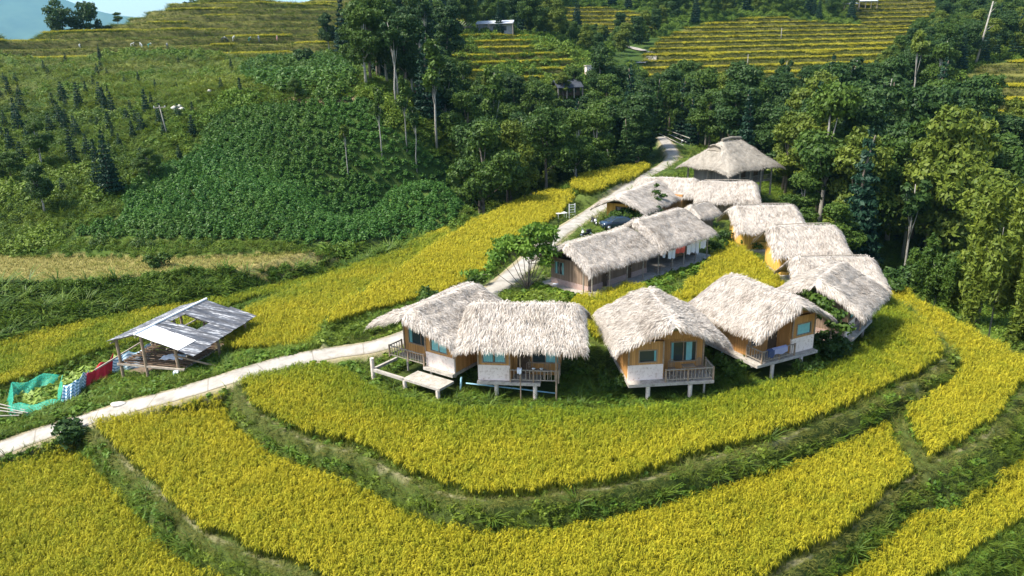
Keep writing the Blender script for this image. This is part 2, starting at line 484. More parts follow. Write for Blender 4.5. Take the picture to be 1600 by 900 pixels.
def leaf_mat(name, dark, light, base=None, hname=None, tint_a=None, trans=.25, rough=.55, world_sc=.25, tmode=None):
    """leaf colour: random per leaf ('rnd'), a slow change from place to place, optional change up the blade ('hgt') and ripeness ('tint')"""
    m, nt, b = new_mat(name)
    geo = N(nt, 'ShaderNodeNewGeometry').outputs['Position']
    w_ = noise(nt, world_sc, geo, 3, .6)
    r = attr(nt, 'rnd').outputs['Fac']
    f = mathn(nt, 'ADD', mathn(nt, 'MULTIPLY', r, .6), mathn(nt, 'MULTIPLY', w_, .8))
    f = mathn(nt, 'SUBTRACT', f, .2, True)
    c = mixc(nt, f, dark, light)
    if tint_a is not None:
        t = attr(nt, 'tint', 'INSTANCER').outputs['Fac']
        c2 = mixc(nt, f, tint_a[0], tint_a[1])
        c = mixc(nt, t, c, c2)
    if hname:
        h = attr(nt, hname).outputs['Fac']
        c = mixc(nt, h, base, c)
    nt.links.new(c, b.inputs['Base Color'])
    b.inputs['Roughness'].default_value = rough; b.inputs['Specular IOR Level'].default_value = .2
    tr = N(nt, 'ShaderNodeBsdfTranslucent'); nt.links.new(c, tr.inputs[0])
    mx = N(nt, 'ShaderNodeMixShader'); mx.inputs[0].default_value = trans
    nt.links.new(b.outputs[0], mx.inputs[1]); nt.links.new(tr.outputs[0], mx.inputs[2])
    nt.links.new(mx.outputs[0], nt.nodes['Material Output'].inputs[0])
    return m

MT = {}
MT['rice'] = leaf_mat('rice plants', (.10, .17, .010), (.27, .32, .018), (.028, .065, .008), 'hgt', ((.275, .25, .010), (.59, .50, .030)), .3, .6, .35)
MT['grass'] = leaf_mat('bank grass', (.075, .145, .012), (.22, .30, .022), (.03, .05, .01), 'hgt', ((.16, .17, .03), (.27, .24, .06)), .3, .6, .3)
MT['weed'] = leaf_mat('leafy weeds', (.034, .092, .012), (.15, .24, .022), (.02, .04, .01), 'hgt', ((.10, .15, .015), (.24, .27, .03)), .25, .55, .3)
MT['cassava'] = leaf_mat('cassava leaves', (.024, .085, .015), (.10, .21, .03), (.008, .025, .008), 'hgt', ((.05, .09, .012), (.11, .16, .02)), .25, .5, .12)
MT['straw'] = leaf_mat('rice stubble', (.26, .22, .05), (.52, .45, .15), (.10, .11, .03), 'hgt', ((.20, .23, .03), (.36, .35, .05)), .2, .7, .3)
MT['leaf_dark'] = leaf_mat('dark leaves', (.011, .036, .011), (.060, .112, .020), trans=.22, world_sc=.09)
MT['leaf_mid'] = leaf_mat('mid green leaves', (.020, .055, .010), (.095, .155, .019), trans=.25, world_sc=.09)
MT['leaf_yellow'] = leaf_mat('olive leaves', (.045, .085, .012), (.18, .22, .025), trans=.28, world_sc=.12)
MT['leaf_blue'] = leaf_mat('conifer needles', (.008, .028, .016), (.022, .06, .028), trans=.1, world_sc=.15)
MT['leaf_fresh'] = leaf_mat('fresh leaves', (.05, .10, .012), (.16, .23, .03), trans=.3, world_sc=.5)
MT['bark'] = plain('bark', (.16, .13, .10), .9, .4, 2.5, bump=.4)
MT['bark_pale'] = plain('pale bark', (.30, .28, .24), .85, .25, 2.0, bump=.2)
MT['concrete'] = plain('weathered concrete', (.36, .33, .29), .9, .28, 2.2, dirt=(.15, .14, .10), bump=.2)
MT['plaster'] = plain('pale plaster', (.82, .70, .62), .9, .07, 1.5, dirt=(.52, .38, .30))
MT['post'] = plain('concrete post', (.68, .58, .50), .85, .12, 2.0, dirt=(.40, .33, .27))
MT['pipe'] = plain('pvc pipe', (.30, .52, .60), .5, .1, 2.0)
MT['stone'] = plain('pale stone', (.50, .47, .42), .9, .25, 2.0, bump=.5)
MT['dark'] = plain('dark interior', (.03, .025, .02), .9, .2)
MT['metal_grey'] = plain('grey metal', (.33, .35, .37), .55, .25, 1.5, spec=.4)
MT['white'] = plain('white paint', (.78, .78, .76), .6, .05)
MT['black'] = plain('black plastic', (.02, .02, .022), .5, .1)
MT['chrome'] = plain('bright metal', (.6, .6, .6), .3, .05, metal=.8)
MT['rubber'] = plain('rubber', (.02, .02, .02), .8, .1)
def cloth(name, c1, c2=None, freq=14.0, axis='X'):
    m, nt, b = new_mat(name)
    if c2 is None:
        tc = N(nt, 'ShaderNodeTexCoord').outputs['Object']
        c = ramp(nt, noise(nt, 3, tc), [(.3, tuple(v * .85 for v in c1)), (.7, c1)])
    else:
        a = attr(nt, 'band').outputs['Fac']
        s_ = mathn(nt, 'FRACT', mathn(nt, 'MULTIPLY', a, freq))
        c = mixc(nt, mathn(nt, 'GREATER_THAN', s_, .68), c1, c2)
    nt.links.new(c, b.inputs['Base Color']); b.inputs['Roughness'].default_value = .85
    return m
MT['curtain'] = cloth('teal curtain', (.24, .52, .52))
MT['red'] = cloth('red cloth', (.62, .03, .05))
MT['linen'] = cloth('white linen', (.80, .84, .90))
MT['redlinen'] = cloth('coral cloth', (.80, .14, .10))
MT['tarp'] = cloth('striped tarp', (.62, .74, .82), (.05, .22, .32), 9)
MT['towel'] = cloth('lavender cloth', (.35, .36, .52))
MT['towel2'] = cloth('navy cloth', (.06, .08, .16))
MT['skin'] = plain('skin', (.42, .26, .18), .6, .05)

def bamboo_mat(name, c1, c2, cd, freq):
    m, nt, b = new_mat(name)
    tc = N(nt, 'ShaderNodeTexCoord').outputs['Object']
    sep = N(nt, 'ShaderNodeSeparateXYZ'); nt.links.new(tc, sep.inputs[0])
    s_ = mathn(nt, 'MULTIPLY', mathn(nt, 'ADD', sep.outputs[0], mathn(nt, 'MULTIPLY', sep.outputs[1], 1.0)), freq)
    fl = mathn(nt, 'FLOOR', s_); fr = mathn(nt, 'FRACT', s_)
    wn = N(nt, 'ShaderNodeTexWhiteNoise', noise_dimensions='1D'); nt.links.new(fl, wn.inputs['W'])
    st = N(nt, 'ShaderNodeMapping'); nt.links.new(tc, st.inputs[0]); st.inputs['Scale'].default_value = (6, 6, .5)
    n2 = noise(nt, 1.5, st.outputs[0], 4, .7)
    f = mathn(nt, 'ADD', mathn(nt, 'MULTIPLY', wn.outputs[0], .55), mathn(nt, 'MULTIPLY', n2, .5))
    c = mixc(nt, f, c1, c2)
    gap = mathn(nt, 'LESS_THAN', fr, .10)
    c = mixc(nt, mathn(nt, 'MULTIPLY', gap, .8), c, cd)
    low = N(nt, 'ShaderNodeMapRange'); nt.links.new(n2, low.inputs[0]); low.inputs[1].default_value = .55; low.inputs[2].default_value = .75
    c = mixc(nt, mathn(nt, 'MULTIPLY', low.outputs[0], .35), c, cd)
    nt.links.new(c, b.inputs['Base Color']); b.inputs['Roughness'].default_value = .75
    bp = N(nt, 'ShaderNodeBump'); bp.inputs['Distance'].default_value = .02; bp.inputs['Strength'].default_value = .5
    nt.links.new(mathn(nt, 'SUBTRACT', 1.0, gap), bp.inputs['Height']); nt.links.new(bp.outputs[0], b.inputs['Normal'])
    return m
MT['bamboo'] = bamboo_mat('woven bamboo wall', (.34, .16, .05), (.66, .35, .12), (.12, .06, .02), 9)
MT['bamboo_gold'] = bamboo_mat('golden bamboo wall', (.48, .26, .05), (.85, .50, .10), (.18, .09, .02), 5)
MT['bamboo_old'] = bamboo_mat('aged timber wall', (.15, .10, .065), (.33, .24, .17), (.05, .035, .025), 5)
MT['bamboo_grey'] = bamboo_mat('weathered timber wall', (.14, .125, .11), (.30, .28, .25), (.04, .04, .035), 4)
MT['wood'] = plain('weathered wood', (.30, .22, .15), .8, .3, 4, bump=.3)
MT['wood_grey'] = plain('grey wood', (.30, .26, .21), .85, .3, 4, bump=.3)
MT['wood_dark'] = plain('dark wood', (.10, .065, .04), .8, .3, 4)
m, nt, b = new_mat('window glass'); MT['glass'] = m
b.inputs['Base Color'].default_value = (.03, .045, .05, 1); b.inputs['Roughness'].default_value = .08; b.inputs['Specular IOR Level'].default_value = .6
b.inputs['Transmission Weight'].default_value = .0
m, nt, b = new_mat('car paint'); MT['carblue'] = m
b.inputs['Base Color'].default_value = (.015, .03, .055, 1); b.inputs['Roughness'].default_value = .2; b.inputs['Specular IOR Level'].default_value = .6; b.inputs['Coat Weight'].default_value = .5
# red brick plinth
m, nt, b = new_mat('brick plinth'); MT['brick'] = m
tc = N(nt, 'ShaderNodeTexCoord').outputs['Object']
sep = N(nt, 'ShaderNodeSeparateXYZ'); nt.links.new(tc, sep.inputs[0]); cb = N(nt, 'ShaderNodeCombineXYZ')
nt.links.new(mathn(nt, 'ADD', sep.outputs[0], sep.outputs[1]), cb.inputs[0]); nt.links.new(sep.outputs[2], cb.inputs[1])
bk = N(nt, 'ShaderNodeTexBrick'); nt.links.new(cb.outputs[0], bk.inputs[0]); bk.inputs['Scale'].default_value = 3.2
bk.inputs['Color1'].default_value = (.30, .13, .09, 1); bk.inputs['Color2'].default_value = (.42, .25, .19, 1); bk.inputs['Mortar'].default_value = (.45, .38, .34, 1)
bk.inputs['Mortar Size'].default_value = .035
nt.links.new(mixc(nt, mathn(nt, 'MULTIPLY', noise(nt, 4, tc), .5), bk.outputs[0], (.45, .40, .36)), b.inputs['Base Color']); b.inputs['Roughness'].default_value = .9
# thatch
def thatch_mat(name, lo, mid, hi):
    m, nt, b = new_mat(name)
    r = attr(nt, 'rnd').outputs['Fac']
    tc = N(nt, 'ShaderNodeTexCoord').outputs['Object']
    f = mathn(nt, 'ADD', mathn(nt, 'MULTIPLY', r, .75), mathn(nt, 'MULTIPLY', noise(nt, 1.1, tc, 5, .7), .5))
    c = ramp(nt, f, [(.12, lo), (.42, mid), (.85, hi)])
    nt.links.new(c, b.inputs['Base Color']); b.inputs['Roughness'].default_value = .75; b.inputs['Specular IOR Level'].default_value = .2
    return m
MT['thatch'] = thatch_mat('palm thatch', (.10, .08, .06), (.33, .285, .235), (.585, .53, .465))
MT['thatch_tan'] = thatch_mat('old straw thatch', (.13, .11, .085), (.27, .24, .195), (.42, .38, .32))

# ------------------------------------------------------------------ geometry-node scatter for uncountable cover
def lib_collection(name, meshes, mat):
    c = bpy.data.collections.new(name)
    for k, me in enumerate(meshes):
        me.materials.clear(); me.materials.append(mat)
        o = bpy.data.objects.new(name + '_%02d' % k, me); c.objects.link(o)
    return c
def scatter(name, lib, nvar, P, yaw, scl, tint, label, cat='', tilt=None):
    n = len(P)
    if n == 0: return None
    me = bpy.data.meshes.new(name)
    me.vertices.add(n); me.vertices.foreach_set('co', np.asarray(P, np.float32).ravel())
    rot = np.zeros((n, 3), np.float32); rot[:, 2] = yaw
    if tilt is not None: rot[:, :2] = tilt
    a = me.attributes.new('rot', 'FLOAT_VECTOR', 'POINT'); a.data.foreach_set('vector', rot.ravel())
    a = me.attributes.new('scl', 'FLOAT_VECTOR', 'POINT'); a.data.foreach_set('vector', np.asarray(scl, np.float32).ravel())
    a = me.attributes.new('tint', 'FLOAT', 'POINT'); a.data.foreach_set('value', np.asarray(tint, np.float32))
    a = me.attributes.new('pick', 'INT', 'POINT'); a.data.foreach_set('value', rng.integers(0, nvar, n).astype(np.int32))
    me.update()
    o = bpy.data.objects.new(name, me); COL.objects.link(o)
    tag(o, label, cat, None, 'stuff')
    g = bpy.data.node_groups.new(name + '_scatter', 'GeometryNodeTree')
    g.interface.new_socket('Geometry', in_out='INPUT', socket_type='NodeSocketGeometry')
    g.interface.new_socket('Geometry', in_out='OUTPUT', socket_type='NodeSocketGeometry')
    gi = g.nodes.new('NodeGroupInput'); go = g.nodes.new('NodeGroupOutput')
    ci = g.nodes.new('GeometryNodeCollectionInfo'); ci.inputs['Collection'].default_value = lib
    ci.inputs['Separate Children'].default_value = True; ci.inputs['Reset Children'].default_value = True
    ip = g.nodes.new('GeometryNodeInstanceOnPoints'); ip.inputs['Pick Instance'].default_value = True
    def na(nm, ty):
        k = g.nodes.new('GeometryNodeInputNamedAttribute'); k.data_type = ty; k.inputs[0].default_value = nm; return k.outputs[0]
    g.links.new(gi.outputs[0], ip.inputs['Points']); g.links.new(ci.outputs[0], ip.inputs['Instance'])
    g.links.new(na('pick', 'INT'), ip.inputs['Instance Index'])
    g.links.new(na('rot', 'FLOAT_VECTOR'), ip.inputs['Rotation']); g.links.new(na('scl', 'FLOAT_VECTOR'), ip.inputs['Scale'])
    g.links.new(ip.outputs[0], go.inputs[0])
    md = o.modifiers.new('scatter', 'NODES'); md.node_group = g
    return o
def candidates(poly_or_box, bands, m=90):
    """jittered points; spacing grows with distance: bands [(y0, y1, spacing)]"""
    if isinstance(poly_or_box, np.ndarray):
        x0, x1, y0, y1 = poly_or_box[:, 0].min(), poly_or_box[:, 0].max(), poly_or_box[:, 1].min(), poly_or_box[:, 1].max()
    else: x0, x1, y0, y1 = poly_or_box
    X = []; Y = []; SP = []
    for a, b_, sp in bands:
        a2, b2 = max(a, y0), min(b_, y1)
        if a2 >= b2: continue
        hw = b2 * .82 + 8                        # no need for points far outside the view
        u = np.arange(max(x0, -hw), min(x1, hw), sp); v = np.arange(a2, b2, sp)
        if not len(u) or not len(v): continue
        gx, gy = np.meshgrid(u, v); gx = gx.ravel() + rng.uniform(-.45, .45, gx.size) * sp; gy = gy.ravel() + rng.uniform(-.45, .45, gy.size) * sp
        X.append(gx); Y.append(gy); SP.append(np.full(gx.size, sp))
    X = np.concatenate(X); Y = np.concatenate(Y); SP = np.concatenate(SP)
    if isinstance(poly_or_box, np.ndarray):
        k = inside(poly_or_box, X, Y); X, Y, SP = X[k], Y[k], SP[k]
    Z = height(X, Y)
    k = visible(X, Y, Z, m)
    return X[k], Y[k], Z[k], SP[k]

# small plant prototypes: arrays of quads with 'rnd' (per leaf) and 'hgt' (0 at the root, 1 at the tip)
def blades(n, rad, h, wd, lean, droop, g, segs=3, curl=.5):
    Q = []; H = []; Rn = []
    for i in range(n):
        a = g.uniform(0, 2 * math.pi); r = rad * math.sqrt(g.uniform(0, 1))
        p = np.array([r * math.cos(a), r * math.sin(a), 0.0])
        a2 = a + g.normal(0, 1.0); d = np.array([math.cos(a2), math.sin(a2), 0])
        L = h * g.uniform(.75, 1.15); ln = lean * g.uniform(.3, 1.3)
        side = np.array([-d[1], d[0], 0]); th = g.uniform(0, math.pi)
        side = side * math.cos(th * .4)
        rn = g.uniform(0, 1); pts = []; wds = []
        for k in range(segs + 1):
            t = k / segs
            out = ln * t + droop * t ** 3
            z = L * (t - droop * .55 * t ** 3)
            pts.append(p + d * out * L + np.array([0, 0, z])); wds.append(wd * (1 - t ** 2 * .8) * .5)
        for k in range(segs):
            Q.append([pts[k] - side * wds[k], pts[k] + side * wds[k], pts[k + 1] + side * wds[k + 1], pts[k + 1] - side * wds[k + 1]])
            H.append([k / segs, k / segs, (k + 1) / segs, (k + 1) / segs]); Rn.append([rn] * 4)
    return np.array(Q), np.array(H), np.array(Rn)
def blade_mesh(name, *parts):
    Q = np.concatenate([p[0] for p in parts]); H = np.concatenate([p[1] for p in parts]).ravel(); Rn = np.concatenate([p[2] for p in parts]).ravel()
    return np_mesh(name, Q.reshape(-1, 3), np.arange(len(Q) * 4).reshape(-1, 4), {'hgt': H, 'rnd': Rn})
def rice_clump(g, nb=13, npn=15):
    A = blades(nb, .07, .86, .022, .16, .10, g, 3)
    Q = []; H = []; Rn = []
    for i in range(npn):
        a = g.uniform(0, 6.283); r = .085 * math.sqrt(g.uniform(0, 1)); z = g.uniform(.58, .86); a2 = a + g.normal(0, .7)
        d = np.array((math.cos(a2), math.sin(a2), 0)); sd_ = np.array((-d[1], d[0], 0)) * .5
        p0 = np.array((r * math.cos(a), r * math.sin(a), z - .12)); L_ = g.uniform(.08, .15)
        p1 = p0 + d * L_ * .35 + (0, 0, .13); p2 = p0 + d * L_ + (0, 0, .11); p3 = p0 + d * L_ * 1.5 + (0, 0, .02)
        rn = g.uniform(0, 1)
        for (u, v, w0, w1) in ((p0, p1, .008, .016), (p1, p2, .016, .026), (p2, p3, .026, .010)):
            Q.append([u - sd_ * w0, u + sd_ * w0, v + sd_ * w1, v - sd_ * w1]); H.append([1.0] * 4); Rn.append([rn] * 4)
    return blade_mesh('rice_clump', (A[0], A[1] * .75, A[2] * .7), (np.array(Q), np.array(H), np.array(Rn)))
def leaf_quads(C, Nn, size, g, aspect=1.7, jit=.7):
    """leaf shaped quads (rhombic, folded) at C, facing roughly Nn"""
    n = len(C)
    nn = Nn + g.normal(0, jit, (n, 3)); nn /= np.linalg.norm(nn, axis=1)[:, None] + 1e-9
    t = np.cross(nn, g.normal(0, 1, (n, 3))); t /= np.linalg.norm(t, axis=1)[:, None] + 1e-9
    b = np.cross(nn, t)
    sz = size * g.uniform(.6, 1.3, n)[:, None]
    L = t * sz * aspect * .5; Wd = b * sz * .5
    return np.stack([C - L, C + Wd - nn * sz * .12, C + L - nn * sz * .18, C - Wd - nn * sz * .12], 1)
def dome_mesh(name, n, rad, h, size, g, lobes=1, flat=.0, hollow=.6, aspect=1.7):
    C = []; Nn = []
    for k in range(n):
        v = g.normal(0, 1, 3); v[2] = abs(v[2]); v /= np.linalg.norm(v)
        r = g.uniform(hollow, 1.0) * (1 + .22 * math.sin(v[0] * 5 + 1.3) * math.cos(v[1] * 4))
        C.append((v[0] * rad * r, v[1] * rad * r, v[2] * h * r)); Nn.append(v + np.array((0, 0, .5)))
    C = np.array(C); Q = leaf_quads(C, np.array(Nn), size, g, aspect)
    H = np.ones(len(Q) * 4)
    return np_mesh(name, Q.reshape(-1, 3), np.arange(len(Q) * 4).reshape(-1, 4), {'hgt': H, 'rnd': np.repeat(g.uniform(0, 1, len(Q)), 4)})
FOOT = []
# ------------------------------------------------------------------ the ground: one warped sheet, fine near the village, to the horizon
_cols = np.linspace(-1, 1, 760); _cols = np.sign(_cols) * (np.abs(_cols) * .72 + .9 * np.abs(_cols) ** 5)
_r1 = np.arange(-30, 24, 2.0)
_r2 = 24 * (430 / 24) ** (np.arange(900) / 899)
_r3 = 430 * (7000 / 430) ** (np.arange(1, 50) / 49)
_rows = np.concatenate([_r1, _r2, _r3])
_w = np.where(_rows < 24, 24 + 16, _rows + 16) + (_rows > 430) * (_rows - 430) * 1.5
GX = _w[:, None] * _cols[None] * 1.0; GY = np.repeat(_rows[:, None], len(_cols), 1)
GZ = height(GX, GY)
farm = sst(600, 1500, GY) + sst(500, 1200, np.abs(GX)); farm = np.clip(farm, 0, 1)
GZ = GZ * (1 - farm) + (-140) * farm
nr, nc = GX.shape
idx = np.arange(nr * nc).reshape(nr, nc)
Fq = np.stack([idx[:-1, :-1], idx[:-1, 1:], idx[1:, 1:], idx[1:, :-1]], -1).reshape(-1, 4)
gx, gy, gz = GX.ravel(), GY.ravel(), GZ.ravel()

def zone_masks(x, y):
    z = {}
    for k in ('T0', 'T1', 'T1b', 'T2', 'R1', 'R2', 'U', 'L1', 'STRIP', 'YR', 'YR2', 'YARD', 'LODGE'):
        z[k] = sdist(POLY[k], x, y)
    m = (np.abs(x) < 60) & (y < 175)
    rd = np.full(x.shape, 99.0)
    if m.any(): rd[m] = np.min([linedist(v[0], x[m], y[m])[0] - v[2] for v in ROADS.values()], 0)
    z['road'] = rd
    return z
# vegetation areas far off, drawn on the slope
def hits(pts, **k): return [hit(a, b, **k) for a, b in pts]
def garea(name, pts, n=3):
    P = smooth_poly([tuple(p[:2]) for p in hits(pts)], n); POLY[name] = P; return P
garea('CASSAVA', [(110, 372), (195, 335), (200, 290), (300, 245), (320, 205), (370, 172), (480, 163), (575, 158), (600, 200), (680, 250), (738, 305), (705, 348), (600, 378), (480, 384), (300, 376)])
garea('CASSAVA2', [(380, 105), (460, 92), (545, 100), (550, 140), (470, 148), (400, 130)])
garea('SCREE', [(800, 240), (850, 235), (872, 265), (830, 285), (790, 275)])
garea('MEADOW', [(-40, 92), (200, 92), (400, 95), (560, 105), (560, 146), (450, 152), (280, 160), (-40, 172)])
FARR = [t[0] for t in TERR]
zn = zone_masks(gx, gy)
n1 = fnoise(gx, gy, 3.0, 31); n2 = fnoise(gx, gy, .9, 37); n3 = fnoise(gx, gy, 25, 41)
col = np.empty((len(gx), 3))
green = np.array((.06, .10, .018)); soil = np.array((.13, .095, .055)); lush = np.array((.04, .075, .014)); dry = np.array((.16, .15, .05))
col[:] = green
def blend(w_, c):
    global col
    w_ = np.clip(w_, 0, 1)[:, None]; col = col * (1 - w_) + np.array(c) * w_
blend(sst(.42, .62, n1), (.085, .11, .025))
dzx = np.zeros(GX.shape); dzx[1:-1] = (GZ[2:] - GZ[:-2]) / (GY[2:] - GY[:-2] + 1e-6)
dzy = np.zeros(GX.shape); dzy[:, 1:-1] = (GZ[:, 2:] - GZ[:, :-2]) / (GX[:, 2:] - GX[:, :-2] + 1e-6)
slope = np.sqrt(dzx ** 2 + dzy ** 2).ravel()
near = sst(75, 60, gy)
blend(sst(.9, 1.8, slope) * sst(.50, .66, n1) * near, soil)
blend(sst(95, 120, gy) * .8, lush)
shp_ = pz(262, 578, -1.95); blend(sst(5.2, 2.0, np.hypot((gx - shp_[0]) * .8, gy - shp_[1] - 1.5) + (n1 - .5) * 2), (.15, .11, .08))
blend((zn['STRIP'] < 0) * 1.0, (.30, .25, .09))
for k in ('T0', 'T1', 'T1b', 'T2', 'R1', 'R2', 'L1', 'YR', 'YR2'):
    blend(sst(-.4, -1.0, zn[k]) * ((zn['YARD'] > 0) if k == 'T0' else 1) * .9, (.05, .07, .015))
# the worn bund paths along the terrace lips
for k in ('T0', 'T1', 'T1b'):
    d = np.abs(zn[k] + .25 + (n1 - .5) * .5)
    blend(sst(.22, .08, d) * sst(.42, .62, n2) * (gy < 56) * .7, (.26, .23, .13))
blend(sst(.9, .1, zn['road'] + (n2 - .5) * .9) * .75 * (gy < 160), (.34, .28, .18))
blend((zn['YARD'] < 0) * sst(.45, .6, n1) * .8, (.07, .12, .02))
blend(sst(2.5, -.5, sdist(POLY['LODGE'], gx, gy) + (n1 - .5) * 2) * .3, (.30, .25, .18))
for t in FARR:
    blend(sst(1, -1, sdist(t, gx, gy, 5)) * .9, (.15, .14, .035))
    blend(sst(1, -1, sdist(t, gx, gy, 5)) * sst(.5, .9, slope) * .8, (.075, .075, .025))
blend(sst(.5, -2, sdist(POLY['SCREE'], gx, gy, 5)), (.24, .20, .17))
blend(sst(1, -2, sdist(POLY['MEADOW'], gx, gy, 5)) * sst(.45, .65, n3), (.13, .15, .03))
# the footpath cut across the slope and the far winding path
def soft_path(pts, hw, c):
    P = smooth_poly([tuple(p[:2]) for p in hits(pts)], 4, False)
    m = (gx > P[:, 0].min() - 5) & (gx < P[:, 0].max() + 5) & (gy > P[:, 1].min() - 5) & (gy < P[:, 1].max() + 5)
    d = np.full(gx.shape, 99.0); d[m] = linedist(P, gx[m], gy[m])[0]
    blend(sst(hw + .5, hw - .3, d + (n2 - .5) * .8) * .9, c); return P
soft_path([(205, 168), (240, 172), (280, 172), (340, 166), (390, 160), (450, 157), (510, 156), (565, 151)], .8, (.36, .24, .15))
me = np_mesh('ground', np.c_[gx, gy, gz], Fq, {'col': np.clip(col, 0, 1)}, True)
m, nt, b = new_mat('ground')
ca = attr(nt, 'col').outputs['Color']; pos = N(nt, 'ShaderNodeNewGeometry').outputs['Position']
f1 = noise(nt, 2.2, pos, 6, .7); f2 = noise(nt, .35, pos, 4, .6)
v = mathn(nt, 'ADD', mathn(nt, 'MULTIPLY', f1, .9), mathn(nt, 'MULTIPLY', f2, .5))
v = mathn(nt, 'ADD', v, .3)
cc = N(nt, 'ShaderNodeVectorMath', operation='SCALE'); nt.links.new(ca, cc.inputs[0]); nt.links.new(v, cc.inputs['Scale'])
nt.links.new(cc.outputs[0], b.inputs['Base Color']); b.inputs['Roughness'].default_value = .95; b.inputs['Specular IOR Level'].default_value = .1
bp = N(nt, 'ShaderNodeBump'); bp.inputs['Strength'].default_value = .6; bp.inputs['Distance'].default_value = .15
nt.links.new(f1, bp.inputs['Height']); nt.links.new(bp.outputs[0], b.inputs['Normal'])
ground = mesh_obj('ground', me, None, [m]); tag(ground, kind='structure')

# the concrete lane
m, nt, b = new_mat('lane concrete')
pos = N(nt, 'ShaderNodeNewGeometry').outputs['Position']
f = noise(nt, .8, pos, 6, .7); f2 = noise(nt, 5, pos, 5, .7)
c = ramp(nt, f, [(.3, (.22, .20, .17)), (.55, (.34, .315, .275)), (.75, (.42, .39, .345))])
c = mixc(nt, ramp(nt, f2, [(.56, (0, 0, 0)), (.72, (.7, .7, .7))]), c, (.27, .23, .17))
al_ = attr(nt, 'along').outputs['Fac']; ac_ = attr(nt, 'across').outputs['Fac']
jt = mathn(nt, 'LESS_THAN', mathn(nt, 'FRACT', mathn(nt, 'MULTIPLY', al_, .27)), .022)
c = mixc(nt, mathn(nt, 'MULTIPLY', jt, .55), c, (.14, .12, .09))
ed = mathn(nt, 'MULTIPLY', mathn(nt, 'SUBTRACT', mathn(nt, 'ADD', mathn(nt, 'ABSOLUTE', ac_), mathn(nt, 'MULTIPLY', f2, .55)), .98), 3.0, True)
c = mixc(nt, mathn(nt, 'MULTIPLY', ed, .8, True), c, (.17, .14, .08))
nt.links.new(c, b.inputs['Base Color']); b.inputs['Roughness'].default_value = .95
def ribbon(name, xy, zz, hw, lift, nacross=4, wob=.12):
    d = np.gradient(xy, axis=0); d /= np.linalg.norm(d, axis=1)[:, None]; nn = np.c_[-d[:, 1], d[:, 0]]
    V = []
    for j in range(nacross + 1):
        s_ = (j / nacross * 2 - 1)
        wv = hw * (1 + (fnoise(xy[:, 0] + s_ * 9, xy[:, 1], 2.5, 61) - .5) * wob * 4)
        q = xy + nn * (s_ * wv)[:, None]
        V.append(np.c_[q, zz + lift - .02 * s_ * s_])
    V = np.stack(V, 1); n0, n1_ = V.shape[:2]
    al = np.r_[0, np.cumsum(np.linalg.norm(np.diff(xy, axis=0), axis=1))]; AL = np.repeat(al[:, None], n1_, 1).ravel(); AC = np.repeat(np.linspace(-1, 1, n1_)[None], n0, 0).ravel(); ii = np.arange(n0 * n1_).reshape(n0, n1_)
    F_ = np.stack([ii[:-1, :-1], ii[1:, :-1], ii[1:, 1:], ii[:-1, 1:]], -1).reshape(-1, 4)[:, ::-1]
    return np_mesh(name, V.reshape(-1, 3), F_, {'along': AL, 'across': AC}, True)
xy, zz, hw = ROADS['main']
t = np.linspace(0, len(xy) - 1, 700)
xy2 = np.c_[np.interp(t, np.arange(len(xy)), xy[:, 0]), np.interp(t, np.arange(len(xy)), xy[:, 1])]
zz2 = np.interp(t, np.arange(len(zz)), zz)
road = mesh_obj('road', ribbon('road', xy2, zz2, hw, .05), None, [m]); tag(road, kind='structure')
# far path on the opposite slope
P = smooth_poly([tuple(p[:2]) for p in hits([(960, 71), (975, 73), (990, 76), (1005, 80), (1016, 85), (1018, 90), (1010, 96), (1000, 100)])], 6, False)
zz3 = height(P[:, 0], P[:, 1])
pth = mesh_obj('path', ribbon('path', P, zz3, 1.9, .35, 3, .05), None, [m]); tag(pth, kind='structure')

# far blue mountain beyond the valley
def mountain():
    nu, nv = 90, 30; V = []
    for j in range(nv + 1):
        for i in range(nu + 1):
            u, v_ = i / nu, j / nv
            x = -8600 + u * 7000; y = 6300 + v_ * 2200
            ridge = 1650 * sst(1.0, .1, u) ** .9 + 120 * math.sin(u * 9)
            z = -140 + v_ ** 1.15 * (ridge + 240 * fnoise(np.array([x]), np.array([y]), 1100, 71)[0]) 
            V.append((x, y, z))
    ii = np.arange((nu + 1) * (nv + 1)).reshape(nv + 1, nu + 1)
    F_ = np.stack([ii[:-1, :-1], ii[:-1, 1:], ii[1:, 1:], ii[1:, :-1]], -1).reshape(-1, 4)
    return np_mesh('mountain', V, F_, None, True)
MT['mountain'] = plain('forested mountain', (.05, .08, .04), .9, .4, .006)
mo = mesh_obj('mountain', mountain(), None, [MT['mountain']]); tag(mo, kind='structure')
